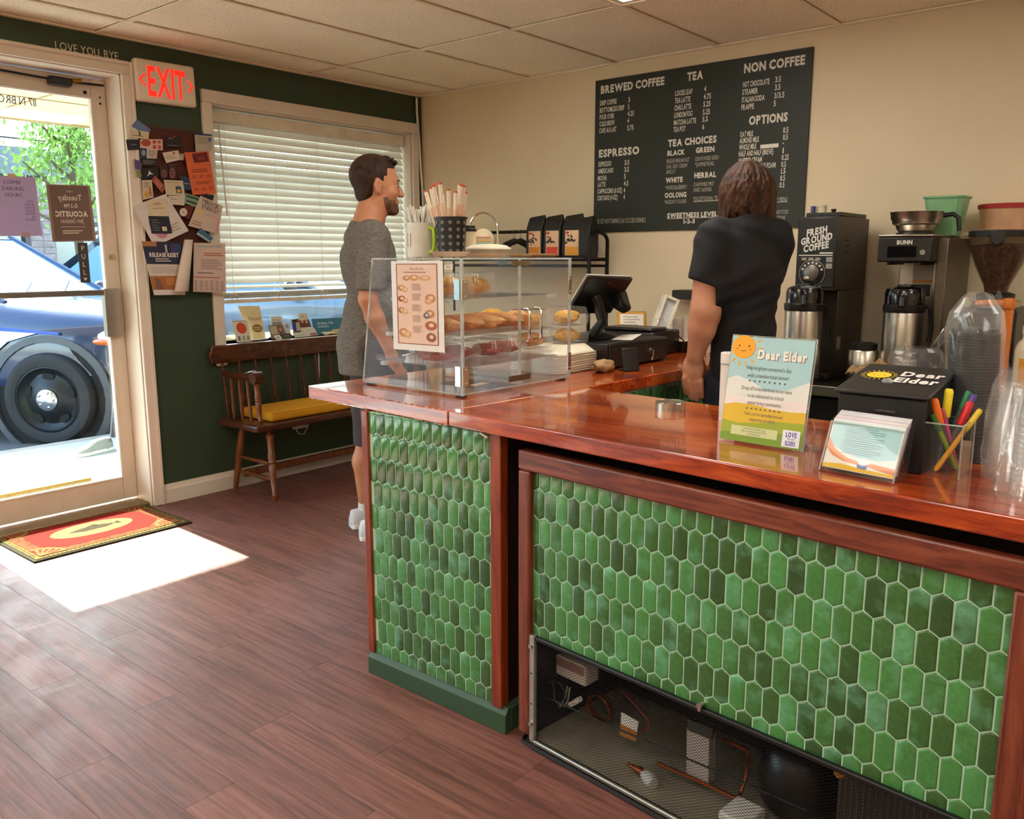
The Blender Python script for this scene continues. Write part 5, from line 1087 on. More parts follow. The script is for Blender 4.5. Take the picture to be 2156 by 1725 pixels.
class PQ:
    def __init__(s, q, n, par, base=.0036): s.q, s.n, s.par, s.k, s.base = q, n, par, 0, base
    def put(s, pts, col, name='print', mat=None):
        s.k += 1; L = s.base+.00012*s.k
        mb = M(); [mb.add([bil(s.q, u, v)+s.n*L for u, v in pp], [tuple(range(len(pp)))[::-1]]) for pp in pts]
        return ob(name, mb, mat or ink(col), s.par, smooth=False)
    def txt(s, items, col):
        s.k += 1; L = s.base+.00012*s.k; mb = M(); U = (s.q[1]-s.q[0]).normalized(); V = (s.q[0]-s.q[3]).normalized(); H = (s.q[0]-s.q[3]).length
        Wd = (s.q[1]-s.q[0]).length
        for t, u, v, h, al, bold, xs in items:
            m2 = M().text(t, (0, 0, 0), X, Y, h*H, al, bold, xs)
            mb.add([bil(s.q, u+p[0]/Wd, v-p[1]/H)+s.n*L for p in m2.v], m2.f)
        return ob('lettering', mb, ink(col), s.par, smooth=False)
def ell(u, v, a, b, n=20, st=0): return [(u+a*math.cos(2*math.pi*k/n+st), v+b*math.sin(2*math.pi*k/n+st)) for k in range(n)]
def rays(u, v, r0, r1, ar, n, wd):
    out = []
    for k in range(n):
        a = 2*math.pi*k/n; c, s = math.cos(a), math.sin(a)
        out.append([(u+(r0*c-wd*s), v+(r0*s+wd*c)*ar), (u+(r1*c-wd*.6*s), v+(r1*s+wd*.6*c)*ar), (u+(r1*c+wd*.6*s), v+(r1*s-wd*.6*c)*ar), (u+(r0*c+wd*s), v+(r0*s-wd*c)*ar)])
    return [[(min(max(x, 0), 1), min(max(y, 0), 1)) for x, y in r] for r in out]
def heart(u, v, s): return [(u, v+s), (u-s, v), (u-s*.9, v-s*.6), (u-s*.4, v-s*.8), (u, v-s*.4), (u+s*.4, v-s*.8), (u+s*.9, v-s*.6), (u+s, v)]
Q = PQ(q, nn, sg)
Q.put([[(.01, .01), (.99, .01), (.99, .99), (.01, .99)]], '#a9cfd2', 'poster_print')
Q.put([[(.01, .42), (.12, .38), (.3, .42), (.5, .50), (.75, .47), (.99, .38), (.99, .70), (.01, .70)]], '#dfe0d8')
Q.put([[(.01, .56), (.35, .60), (.99, .56), (.99, .75), (.01, .75)]], '#e8dcd6')
Q.put([[(.01, .66), (.15, .635), (.35, .635), (.6, .66), (.8, .665), (.99, .655), (.99, .9), (.01, .9)]], '#dcb52c')
Q.put([[(.01, .80), (.2, .82), (.45, .80), (.7, .765), (.99, .755), (.99, .99), (.01, .99)]], '#9caa2c')
Q.put([[(.01, .92), (.3, .89), (.6, .87), (.99, .86), (.99, .99), (.01, .99)]], '#7a9a2a')
Q.put(rays(.17, .115, .165, .22, .83, 14, .012), '#e6b23a')
Q.put([ell(.16, .11, .145, .11, 28)], '#f0a81e', 'sun_print')
Q.put([ell(.105, .10, .011, .009), ell(.225, .10, .011, .009), [(.12, .135), (.135, .148), (.165, .153), (.195, .146), (.21, .133), (.2, .14), (.165, .147), (.135, .142)]], '#5a3a12')
Q.put([ell(.085, .13, .018, .012), ell(.245, .13, .018, .012)], '#e08a2a')
Q.txt([('Dear Elder', .645, .212, .082, 'C', 2, .82)], '#7d7a72'); Q.txt([('Dear Elder', .635, .207, .082, 'C', 2, .82)], '#eeeae0')
Q.txt([("Help brighten someone's day", .5, .315, .036, 'C', 0, .74), ('with a handwritten letter!', .5, .385, .036, 'C', 0, .74), ('Drop off a handwritten letter here', .5, .505, .034, 'C', 0, .70), ('to be delivered to a local', .5, .57, .034, 'C', 0, .72), ('senior living community.', .5, .635, .034, 'C', 0, .72), ('Thank you for spreading love and', .5, .735, .028, 'C', 0, .70), ('supporting our elders!', .5, .785, .028, 'C', 0, .70)], '#5a5f5c')
Q.put([heart(.29+.06*k, .42, .012) for k in range(8)]+[heart(.30+.055*k, .675, .012) for k in range(8)], '#6a6058')
Q.put([[(.14, .845), (.70, .845), (.70, .93), (.14, .93)]], '#cdd29a')
Q.txt([('www.loveforourelders.org', .42, .87, .020, 'C', 0, .7), ('Follow us on Instagram and TikTok', .42, .895, .020, 'C', 0, .62), ('@loveforourelders', .42, .92, .020, 'C', 0, .7)], '#5a5a3a')
Q.put([[(.76, .825), (.96, .825), (.96, .975), (.76, .975)]], '#e6e6ea', 'logo')
Q.txt([('LOVE', .86, .885, .044, 'C', 2, .60), ('FOR OUR', .86, .91, .016, 'C', 1, .7), ('ELDERS', .86, .96, .040, 'C', 2, .46)], '#4a4fa0')
# ---- suggestion box
bx_ = thing('letter_box', 'black wooden letter drop box with a smiling sun on its sloped lid', 'box', (-2.58, -3.928, CZ))
ob('body', M().prism([(0, 0), (.21, 0), (.21, .178), (0, .148)], (0, .085, 0), X, Z, -Y, .17), P('box_black', '#100f0f', .6, var=.1), bx_, bevel=.003)
lid = ob('lid', M().prism([(-.008, .149), (.215, .181), (.215, .189), (-.008, .157)], (0, .092, 0), X, Z, -Y, .184), P('box_lid_black', '#151414', .5, var=.1), bx_, bevel=.003)
lu = -Y; lvv = Vector((.223, 0, .032)).normalized(); lo = Vector((-.008, .092, .1575))
ql = [lo+lvv*.225, lo+lvv*.225+lu*.184, lo+lu*.184, lo]; nl = lu.cross(lvv).normalized(); nl = nl if nl.z > 0 else -nl
Q = PQ(ql, nl, lid, .0004)
Q.put(rays(.27, .42, .155, .20, .85, 20, .008), '#e8d23a'); Q.put([ell(.27, .42, .135, .11, 26)], '#f0cf2a', 'sun_print')
Q.put([ell(.21, .42, .012, .01), ell(.33, .42, .012, .01), [(.245, .44), (.27, .455), (.295, .44), (.27, .465)]], '#8a6a14')
Q.txt([('Dear', .95, .40, .16, 'R', 2, .72), ('Elder', .95, .62, .16, 'R', 2, .72)], '#eceae4')
ob('knob', M().lathe([(.009, 0), (.012, .003), (.008, .008), (.001, .009)], 18, bil(ql, .45, .66)), M_acre, lid)
ob('lock_plate', M().box(-.0035, -.0005, -.03, .01, .118, .122), M_chr, bx_)
# ---- card holder
qc = [at(1751, 887, 0, -2.645), at(1909.5, 907.6, 0, -2.645), at(1880, 1019, 2, CZ+.002), at(1724.5, 989, 2, CZ+.002)]; qc[1] = qc[0]+(qc[2]-qc[3])
ch_ = thing('card_holder', 'clear acrylic holder with a stack of pale blue letter cards', 'card holder', (qc[2]+qc[3])/2)
q = [p-Vector(ch_.location) for p in qc]; nn = (q[1]-q[0]).cross(q[3]-q[0]).normalized(); nn = nn if nn.x < 0 else -nn
ob('front_panel', tri_panel([p+nn*.002 for p in q], -nn, .003), M_acr, ch_)
ob('panel_edge', M().tube([q[3], q[0], q[1], q[2]], .0015, 6), M_acre, ch_)
b0, b1 = q[2]+Vector((.075, -.002, 0)), q[3]+Vector((.075, -.002, 0))
ob('side_panel', tri_panel([q[2], b0, q[1]+Vector((.05, 0, .012)), q[1]], -Y, .003), M_acr, ch_)
ob('side_panel', tri_panel([q[3], b1, q[0]+Vector((.05, 0, .012)), q[0]], Y, .003), M_acr, ch_)
ob('foot', tri_panel([q[3], q[2], b0, b1], Z, .003), M_acr, ch_)
for k, c in enumerate(('#dfe3e2', '#d8c4cc', '#e3dfd8', '#d0c0d4', '#dcd8d0', '#cfd8dc', '#d8c8d0')):
    o_ = Vector((.006+.005*k, 0, .004)); s_ = .96
    qq = [bil(q, .02, -.03-.02*k), bil(q, .98, -.03-.02*k), bil(q, .98, .97), bil(q, .02, .97)]
    cc = tag(ob('letter_card', tri_panel([p+o_+Vector(ch_.location) for p in qq], -nn, .0008), P('card_'+c.lstrip('#'), c, .6), None), ('frontmost pale blue letter card with hands holding an envelope' if k == 0 else 'pale letter card stacked behind the front card in the holder'), 'card', 'letter cards in the acrylic holder')
    if k == 0: front_card = cc; qf = [p+o_+Vector(ch_.location) for p in qq]
Q = PQ(qf, nn, front_card, .0003)
Q.put([[(.02, .06), (.98, .06), (.98, .75), (.02, .75)]], '#a8d3d8'); Q.put([[(.0, .62), (.1, .56), (.3, .66), (.5, .72), (.75, .72), (1, .64), (1, .97), (0, .97)]], '#e6e4dc')
Q.put([[(0, .92), (.25, .88), (.6, .92), (1, .94), (1, .99), (0, .99)]], '#e0b82a')
Q.put([[(.0, .38), (.12, .60), (.3, .74), (.5, .80), (.48, .86), (.28, .83), (.1, .74), (0, .6)], [(1, .82), (.8, .80), (.62, .78), (.6, .86), (.8, .90), (1, .94)]], '#d98a52')
Q.put([[(.47, .84), (.63, .84), (.62, .92), (.5, .92)]], '#4a5aa8'); Q.put([[(.47, .75), (.6, .70), (.66, .80), (.55, .86)]], '#e9edf2')
mbl = [[(.22, .14+.042*k), (.22+.55*(1 if k % 3 else .8), .14+.042*k), (.22+.55*(1 if k % 3 else .8), .155+.042*k), (.22, .155+.042*k)] for k in range(13)]
Q.put(mbl, '#6f9aa6')
# ---- pen cup and pens
pcu = thing('pen_cup', 'clear square cup holding markers and pens beside the letter box', 'cup', (-2.522, -4.045, CZ))
a = .052; h_ = .105
for nm, mb in (('wall', M().box(-a, -a+.003, -a*.68, a*.68, 0, h_)), ('wall', M().box(a-.003, a, -a*.68, a*.68, 0, h_)), ('wall', M().box(-a, a, -a*.68, -a*.68+.003, 0, h_)), ('wall', M().box(-a, a, a*.68-.003, a*.68, 0, h_)), ('bottom', M().box(-a, a, -a*.68, a*.68, 0, .004))): ob(nm, mb, M_acr, pcu)
ob('rim_edge', M().tube([(-a, -a*.68, h_), (a, -a*.68, h_), (a, a*.68, h_), (-a, a*.68, h_), (-a, -a*.68, h_)], .0016, 6), M_acre, pcu)
for s in ((-1, -1), (1, -1), (-1, 1)): ob('rim_edge', M().tube([(s[0]*a, s[1]*a*.68, 0), (s[0]*a, s[1]*a*.68, h_)], .0014, 6), M_acre, pcu)
def pen(name, label, b0, t0, r, body, cap, capfrac=.3):
    b0, t0 = Vector(pcu.location)+Vector(b0), Vector(pcu.location)+Vector(t0); d = t0-b0
    t = thing(name, label, 'pen', b0, 0, 'pens in the clear cup')
    ob('barrel', M().tube([(0, 0, 0), d*.04, d*(1-capfrac)], [r*.4, r, r], 10), P('pen_'+body.lstrip('#'), body, .4), t)
    ob('cap', M().tube([d*(1-capfrac), d*.97, d], [r*1.15, r*1.15, r*.8], 10), P('pen_'+cap.lstrip('#'), cap, .4), t)
rr = _r2
def po(rx, fx, z): v_ = _r2*rx+Vector((_f.x, _f.y, 0))*fx; return (v_.x, v_.y, z)
pen('marker', 'grey marker with an orange cap leaning left in the cup', po(.012, 0, .006), po(-.040, -.01, .150), .0065, '#4a4744', '#e8701c', .34)
pen('marker', 'yellow-capped highlighter standing upright in the cup', po(-.004, .02, .006), po(.006, .025, .165), .0075, '#5a6a72', '#e8cf1c', .36)
pen('marker', 'grey marker with a bright red cap leaning right', po(-.012, .004, .006), po(.040, .004, .142), .0065, '#4a4850', '#d81c28', .34)
pen('marker', 'purple marker with a green tip leaning right behind the red one', po(-.004, .016, .006), po(.052, .016, .155), .006, '#4a2a78', '#5a3a8a', .3)
pen('marker', 'green-capped marker behind the purple one', po(-.008, .022, .006), po(.046, .024, .160), .006, '#3a4a44', '#1c7a4a', .22)
pen('pen', 'pink ballpoint pen leaning in the cup', po(.024, .004, .006), po(-.016, .004, .128), .005, '#c83a78', '#b05a4a', .16)
pen('pen', 'yellow-orange pen slanting across the front of the cup', po(-.030, -.016, .006), po(.050, -.016, .130), .0052, '#dc9a1c', '#e8c62a', .34)
pen('pen', 'olive green pen leaning left in the cup', po(.018, -.008, .006), po(-.040, -.008, .120), .005, '#7a9a1c', '#3a6a2a', .3)
pen('pen', 'blue pen at the back of the cup', po(.01, .024, .006), po(.030, .026, .115), .0045, '#2a5a9a', '#1c6aa8', .3)
# ---- cup lids in a bag
pl_ = Vector((-2.365, -4.055, CZ)); ll = M().lathe([(.049, 0), (.050, .003), (.046, .005), (.044, .013), (.040, .014), (.001, .012)], 28)
lme = mesh('cup_lid', ll, P('lid_black', '#1a1a1c', .35), True)
for k in range(44):
    tag(ob('cup_lid', lme, None, None, pl_+Vector((.0006*k, .0004*k, .0006+.0061*k)), (0, 0, k)), 'black coffee cup lid in the tall bagged stack', 'lid', 'black lids in the bagged stack')
def bag(prof, seed, n=40, amp=.006, lean=(0, 0)):
    rg = random.Random(seed); ph = [(rg.uniform(0, 6), rg.randint(3, 11), rg.uniform(3, 60)) for _ in range(7)]; rings = []
    zt_ = prof[-1][1]
    for r, z in prof:
        ring = []
        for j in range(n):
            a_ = 2*math.pi*j/n; w_ = sum(math.sin(m_*a_+p0+f_*z) for p0, m_, f_ in ph)/4
            rr_ = r+amp*w_*(.4+min(1, r/.05)); ring.append((rr_*math.cos(a_)+lean[0]*z, rr_*math.sin(a_)+lean[1]*z, z))
        rings.append(ring)
    return M().ring(rings, True, False)
def subd(prof, k=6): 
    out = []
    for i in range(len(prof)-1):
        for j in range(k): t = j/k; out.append((prof[i][0]*(1-t)+prof[i+1][0]*t, prof[i][1]*(1-t)+prof[i+1][1]*t))
    return out+[prof[-1]]
lb = tag(ob('lid_bag', bag(subd([(.053, .002), (.055, .1), (.056, .2), (.058, .27), (.052, .31), (.030, .34), (.016, .352)]), 4, 48, .0022, (.1, .06)), M_film, None, pl_, ang=25), 'clear plastic bag pulled over the tall stack of black lids', 'plastic bag')
ob('bag_flap', M().ring([[Vector((.03, .02, .335))+_r2*(a_*.03)-_r2*t_*.075+Vector((0, 0, -.10*t_**1.5+.012*math.sin(9*a_+4*t_))) + _f*(.012*math.cos(7*a_+5*t_)) for a_ in [k/8-.5 for k in range(9)]] for t_ in [k/8 for k in range(9)]], closed=False), M_film, lb)
ob('bag_flap', M().ring([[Vector((.03, .02, .345))+_r2*(.02+.052*t_)+_f*(-.02+.03*a_+.008*math.sin(8*t_+5*a_))+Vector((0, 0, -.24*t_**1.8+.006*math.sin(10*a_))) for a_ in [k/6-.5 for k in range(7)]] for t_ in [k/10 for k in range(11)]], closed=False), M_film, lb)
# ---- clear cups in bags at the right edge
cme = mesh('clear_cup', M().lathe([(.030, 0), (.032, .004), (.046, .108), (.048, .110), (.046, .112)], 32, cap=False), M_pet, True)
pq = Vector((-2.645, -4.222, CZ))
for k in range(16): tag(ob('clear_cup', cme, None, None, pq+Vector((.0007*k, -.0003*k, .112+.0003+.0098*k)), (math.pi, 0, k*.7)), 'clear plastic cup in the upturned stack at the right edge', 'cup', 'clear cups stacked at the right edge')
tag(ob('cup_bag', bag(subd([(.066, .001), (.072, .02), (.060, .07), (.054, .12), (.052, .17), (.050, .20), (.054, .205)]), 9, 44, .0045), M_film, None, pq, ang=25), 'crumpled clear bag around the upturned cups at the right edge', 'plastic bag')
pq2 = Vector((-2.50, -4.158, CZ))
for k in range(9): tag(ob('clear_cup', cme, None, None, pq2+Vector((0, 0, .112+.0003+.0098*k)), (math.pi, 0, k*.7)), 'clear plastic cup in the shorter bagged stack behind', 'cup', 'clear cups in the shorter stack')
tag(ob('cup_bag', bag(subd([(.052, .001), (.056, .05), (.054, .13), (.050, .18), (.035, .215)]), 12, 44, .003), M_film, None, pq2, ang=25), 'clear bag over the shorter cup stack behind the pens', 'plastic bag')
# ================================================================== WALL SIDE: MENU, RACK, REGISTER, COFFEE MACHINES
# ---- menu board
mbd = thing('menu_board', 'large dark green menu board with white lettering on the cream wall', 'menu board', (0, -2.106, 1.93))
ob('panel', M().box(-.012, -.001, -.642, .642, -.433, .434), P('menu_green', '#21271f', .55, var=.10, vs=2.5), mbd, bevel=.001)
def mfit(mb, t, xl, yl, xr, yr, h, bold):
    a, b = at(1230+xl*.23764, 90+yl*.23764, 0, -.0126), at(1230+xr*.23764, 90+yr*.23764, 0, -.0126)
    G = GL[bold]; nat = sum(.38 if c == ' ' else G[c][2]+.10 if c in G else .4 for c in t)-.10
    mb.text(t, Vector((-.0126, a.y, (a.z+b.z)/2))-Vector(mbd.location), -Y, Z, h, 'L', bold, (a.y-b.y)/(nat*h))
heads = [('BREWED COFFEE',147,448,710,372,.042),('TEA',912,335,1052,318,.042),('NON COFFEE',1415,265,1955,190,.044),('ESPRESSO',130,1018,487,980,.042),('TEA CHOICES',742,920,1172,882,.036),('OPTIONS',1458,728,1802,690,.042),
 ('BLACK',737,1003,890,988,.027),('GREEN',988,975,1152,963,.027),('WHITE',722,1240,872,1233,.027),('HERBAL',975,1200,1168,1187,.028),('OOLONG',713,1375,905,1365,.027),('SWEETNESS LEVEL',735,1555,1180,1535,.026),('1-2-3',880,1603,980,1597,.022)]
items = [('DRIP COFFEE',140,557,287,540),('3',390,527,405,525),('BOTTOMLESS DRIP',138,620,355,597),('5',387,590,400,588),('POUR OVER',137,682,265,667),('4.25',385,650,440,645),('COLD BREW',135,742,268,727),('4',382,713,397,711),('CAFE AU LAIT',133,803,285,785),('3.75',380,777,437,770),
 ('ESPRESSO',127,1098,240,1090),('3.5',357,1083,398,1080),('AMERICANO',122,1160,257,1150),('3.5',355,1145,396,1142),('MOCHA',120,1223,200,1217),('5',353,1206,368,1205),('LATTE',120,1280,188,1275),('4.5',350,1268,391,1265),('CAPPUCCINO (6 OZ)',117,1340,335,1325),('4',350,1328,363,1327),('CORTADO (4 OZ)',115,1400,295,1388),('4',347,1387,360,1386),
 ('LOOSE LEAF',805,470,958,455),('4',1062,432,1080,430),('TEA LATTE',803,535,940,522),('4.75',1058,500,1122,494),('CHAI LATTE',798,600,947,585),('5.25',1055,567,1117,562),('LONDON FOG',796,665,957,648),('5.25',1050,637,1113,632),('MATCHA LATTE',793,730,990,712),('5.5',1047,700,1095,697),('TEA POT',790,793,897,782),('6',1045,768,1062,767),
 ('HOT CHOCOLATE',1405,393,1640,368),('3.5',1692,350,1742,345),('STEAMER',1400,463,1537,447),('3.5',1688,420,1738,415),('ITALIAN SODA',1396,530,1597,510),('3/3.5',1683,493,1772,484),('FRAPPE',1392,597,1503,585),('5',1678,563,1697,561),
 ('OAT MILK',1380,838,1498,826),('0.5',1762,800,1807,795),('ALMOND MILK',1376,893,1550,877),('0.5',1760,862,1803,857),('WHOLE MILK',1372,950,1528,940),('-',1755,908,1768,906),('HALF AND HALF (BREVE)',1368,1010,1675,985),('1',1757,980,1767,979),('WHIPPED CREAM',1365,1073,1573,1055),('0.25',1748,1042,1810,1035),('COLD FOAM',1530,1120,1695,1103),('0.5',1745,1103,1787,1098),('1.5',1743,1162,1783,1158),('0.5',1735,1225,1778,1220),('0.5',1730,1285,1773,1280)]
small = [('ENGLISH BREAKFAST',730,1068,932,1053),('EARL GREY CREAM',728,1118,910,1103),('APRICOT',725,1165,807,1158),('GUN POWDER GREEN',982,1048,1190,1033),('*JASMINE PEARL',980,1097,1152,1087),('*WHITE BLUEBERRY',717,1308,910,1290),('*HAZELNUT OOLONG',710,1430,903,1420),('CHAMOMILE MINT',968,1278,1150,1262),('SWEET ALMOND',967,1325,1128,1315),('*EXCEPTIONAL TEA',965,1402,1200,1392),
 ('12 OZ HOT DRINKS | 16 OZ ICED DRINKS',118,1605,542,1590),('DROP MENU',1640,1410,1800,1403),('HAVE ANY FOOD',1630,1522,1808,1516),('RESTRICTIONS',1620,1576,1780,1568)]
M_mt = P('menu_white', '#d8d3c4', .6, var=.03); M_mt2 = P('menu_white_soft', '#b5b0a2', .6)
for rows, nm, h0, bd, mt_ in ((heads, 'heading_lettering', None, 2, M_mt), (items, 'item_lettering', .027, 1, M_mt), (small, 'small_lettering', .021, 0, M_mt2)):
    for r_ in rows:
        mb = M(); mfit(mb, *r_[:5], (r_[5] if h0 is None else .026 if 'OZ' in r_[0] and bd == 0 else h0), bd); ob(nm, mb, mt_, mbd, smooth=False)
for (a, b, c, d_) in ((735, 1565, 1180, 1545), (965, 1410, 1200, 1400), (1640, 1418, 1800, 1411)):
    p0, p1 = at(1230+a*.23764, 90+b*.23764, 0, -.0126), at(1230+c*.23764, 90+d_*.23764, 0, -.0126); zz = (p0.z+p1.z)/2-1.93
    ob('underline', M().add([(-.0126, p0.y+2.106, zz), (-.0126, p1.y+2.106, zz), (-.0126, p1.y+2.106, zz+.003), (-.0126, p0.y+2.106, zz+.003)], [(0, 1, 2, 3)]), M_mt, mbd)
p0, p1 = at(1230+1560*.23764, 90+935*.23764, 0, -.013), at(1230+1722*.23764, 90+897*.23764, 0, -.013); zc = (p0.z+p1.z)/2-1.93
ob('price_sticker', M().box(-.0135, -.0122, p1.y+2.106, p0.y+2.106, zc-.009, zc+.010), P('sticker_white', '#dcd8cc', .5), mbd)
# ---- black rack with coffee bags
M_met = P('black_metal', '#15130f', .45, .5)
rkx0, rkx1, rky = at(1240, 560, 1, -1.64).x, at(1278, 560, 1, -1.64).x, -1.64
rk = thing('display_rack', 'black metal rail rack standing along the cream wall', 'rack', ((rkx0+rkx1)/2, -1.1, 0))
hx_ = (rkx1-rkx0)/2
for y in (rky+1.1, .62):
    arc = [(hx_*math.cos(math.pi-math.pi*k/8), y, 1.44+.05*math.sin(math.pi*k/8)) for k in range(9)]
    ob('end_frame', M().tube([(-hx_, y, 0), (-hx_, y, .8)]+arc+[(hx_, y, .8), (hx_, y, 0)], .011, 10), M_met, rk)
for x in (-hx_, hx_):
    for z in (1.335, 1.30): ob('rail', M().tube([(x, rky+1.1, z), (x, .62, z)], .008, 8), M_met, rk)
ob('shelf_board', M().box(-hx_-.03, hx_+.03, rky+1.12, .62, 1.338, 1.348), P('shelf_dark', '#2a221c', .6), rk)
ob('rail', M().tube([(hx_*.2, -.04, 1.505), (hx_*.2, .62, 1.505)], .010, 10).tube([(hx_*.2, -.04, 1.505), (hx_*.2, -.04, 1.345)], .008, 8), M_met, rk)
ob('rail', M().tube([(hx_*.2, .62, 1.505), (hx_*.2, .62, 1.0)], .008, 8), M_met, rk)
cxw = (rkx0+rkx1)/2
for k, y in enumerate((-.60, -.67, -.70, -.73, -.76, -1.00, -1.05)):
    hg = thing('clothes_hanger', '%s hanger from the left on the black rack rail' % ('first', 'second', 'third', 'fourth', 'fifth', 'sixth', 'seventh')[k], 'hanger', (cxw+hx_*.2, y, 1.505), 0, 'hangers on the rack rail')
    ob('hook', M().tube([(.012*math.cos(t), .0, .012*math.sin(t)) for t in (3.3, 2.4, 1.57, .7, 0, -.7)]+[(0, 0, -.03), (0, 0, -.055)], .0018, 6), P('hook_wire', '#b5aa94', .3, .9), hg)
    ob('shoulders', M().tube([(-.17, 0, -.115), (-.09, 0, -.075), (0, 0, -.05), (.09, 0, -.075), (.17, 0, -.115)], [.006, .012, .014, .012, .006], 8), M_blk2, hg)
for k, (y, lc, cc, nm) in enumerate(((-1.215, '#d8821f', '#e6bd96', 'orange'), (-1.345, '#d84a30', '#e6bd96', 'red'), (-1.485, '#e09c28', '#e8c29c', 'yellow-orange'), (-1.585, None, None, 'turned'))):
    x = cxw-.02; t = thing('coffee_bag', ('black coffee bag with an %s label on the rack shelf' % nm) if k < 3 else 'black coffee bag turned sideways at the right end of the rack shelf', 'coffee bag', (x, y, 1.3485), rad(-4+3*k), 'coffee bags on the rack shelf')
    wv, dv, hv = (.062, .035, .25) if k < 3 else (.035, .05, .235)
    rings = [[(-dv, -wv, 0), (-dv, wv, 0), (dv, wv, 0), (dv, -wv, 0)], [(-dv*1.1, -wv*1.02, .05), (-dv*1.1, wv*1.02, .05), (dv*1.1, wv*1.02, .05), (dv*1.1, -wv*1.02, .05)], [(-dv, -wv, .17), (-dv, wv, .17), (dv, wv, .17), (dv, -wv, .17)], [(-dv*.35, -wv*.98, .222), (-dv*.35, wv*.96, .228), (dv*.35, wv*.96, .228), (dv*.35, -wv*.98, .222)], [(-.004, -wv*.95, hv), (-.004, wv*.9, hv-.012), (.004, wv*.9, hv-.012), (.004, -wv*.95, hv)]]
    b = ob('pouch', M().ring(rings), P('bag_black', '#191614', .5, var=.15, bump=.2, bs=20), t, bevel=.006)
    if lc:
        lb_ = ob('label_print', M().box(-dv*1.13, -dv*1.09, -wv*.9, wv*.62, .012, .155), P('label_'+cc.lstrip('#'), cc, .6), t)
        ob('label_band', M().box(-dv*1.16, -dv*1.13, -wv*.9+.005, wv*.55, .014, .062), P('band_'+lc.lstrip('#'), lc, .6), lb_)
        am = M(); ra_ = random.Random(k+3)
        for _ in range(16):
            c = (ra_.gauss(-.008, .018), ra_.gauss(.10, .011)); th = ra_.uniform(0, 3.14); am.poly([(c[0]+.011*math.cos(th+j*1.047)*(1 if j % 3 == 0 else .45), c[1]+.008*math.sin(th+j*1.047)*(1 if j % 3 == 0 else .6)) for j in range(6)], (-dv*1.17-.00005*_, 0, 0), -Y, Z)
        ob('art_print', am, P('art_black', '#1a1613', .6), lb_)
        ob('logo', M().box(-dv*1.16, -dv*1.13, wv*.2, wv*.55, .135, .148), P('logo_red', '#c0452a', .6), lb_)
# ---- register
dr = thing('cash_drawer', 'black steel cash drawer with a key in its lock', 'cash drawer', (-1.40, -2.645, CZ))
ob('body', M().box(-.225, .225, .004, .40, .004, .098), P('drawer_black', '#0e0d0d', .4), dr, bevel=.004)
ob('drawer_front', M().box(-.22, .22, -.004, .004, .008, .094), P('drawer_front_black', '#121111', .35), dr, bevel=.003)
ob('lock', M().cyl((.075, -.004, .052), (.075, -.009, .052), .011, n=18), M_chr, dr); ob('key', M().box(.071, .079, -.022, -.009, .028, .055).cyl((.075, -.016, .02), (.075, -.019, .02), .008, n=12), M_chr, dr)
ob('slot', M().box(.08, .15, -.0052, -.004, .067, .070), M_dark, dr)
ob('lettering', M().text('Star', (-.195, -.0046, .074), X, Z, .008, 'L', 0, .9), P('label_grey', '#6a6864', .5), dr)
for q in ((-.2, .03), (.2, .03), (-.2, .37), (.2, .37)): ob('foot', M().cyl((q[0], q[1], 0), (q[0], q[1], .005), .012, n=12), M_blk2, dr)
TLs, TRs = at(1237, 579, 1, -2.545), at(1330, 583, 1, -2.545); BLs = at(1190, 657, 1, -2.40); BRs = BLs+(TRs-TLs)
ps = thing('pos_terminal', 'black tablet register tilted on its stand over the cash drawer', 'register', (-1.42, -2.45, CZ+.0985))
lq = [p-Vector(ps.location) for p in (TLs, TRs, BRs, BLs)]; pn = (lq[1]-lq[0]).cross(lq[3]-lq[0]).normalized(); pn = pn if pn.y < 0 else -pn
ob('screen_back', tri_panel(lq, pn, .014), P('tablet_black', '#0f0f10', .3), ps, bevel=.006)
ob('bezel', tri_panel([p-pn*.007 for p in lq], pn, .0068), P('bezel_white', '#c9c6c0', .3), ps, bevel=.002)
ob('screen', tri_panel([bil(lq, u, v)-pn*.0085 for u, v in ((.04, .06), (.96, .06), (.96, .94), (.04, .94))], pn, .001), P('screen_dark', '#1b2430', .1, emit=.3), ps)
cn = bil(lq, .45, .62)
ob('neck', M().tube([(-.05, -.02, .012), (-.03, -.05, .07), cn+pn*.03, cn+pn*.01], [.045, .035, .04, .05], 14, flat=.6), M_blk2, ps)
ob('base', M().lathe([(.10, 0), (.102, .006), (.085, .016), (.05, .022), (.001, .024)], 36, sx=1.15, sy=.8), M_blk2, ps)
rdx = bil(lq, .90, .50)+pn*.03
ob('card_reader', M().cb((0, 0, 0), (.085, .05, .10)), M_blk2, ps, rdx, (rad(-30), rad(20), 0), bevel=.015, seg=3)
ob('logo', M().cyl(bil(lq, .5, .12)+pn*.0142, bil(lq, .5, .12)+pn*.0146, .005, n=10), P('logo_silver', '#a5a39c', .3, .8), ps)
paper('receipt', 'loose white receipt slip lying on the cash drawer', 'receipt', [Vector((-1.46, -2.55, CZ+.1002)), Vector((-1.30, -2.50, CZ+.106)), Vector((-1.28, -2.585, CZ+.112)), Vector((-1.43, -2.63, CZ+.1002))], '#d8d3c6', n=Vector((0, 0, 1)))
rp = thing('card_terminal', 'small black stand leaning in front of the cash drawer', 'card stand', (-1.60, -2.735, CZ))
ob('panel', M().box(-.035, .035, -.006, .006, 0, .09), M_blk2, rp, rot=(rad(-14), 0, rad(-28)), bevel=.004)
ob('base', M().box(-.03, .03, .0, .06, 0, .006), M_blk2, rp, rot=(0, 0, rad(-28)), bevel=.003)
pn2 = thing('receipt_printer', 'flat black box with a cable behind the cash drawer', 'printer', (-1.02, -2.42, CZ))
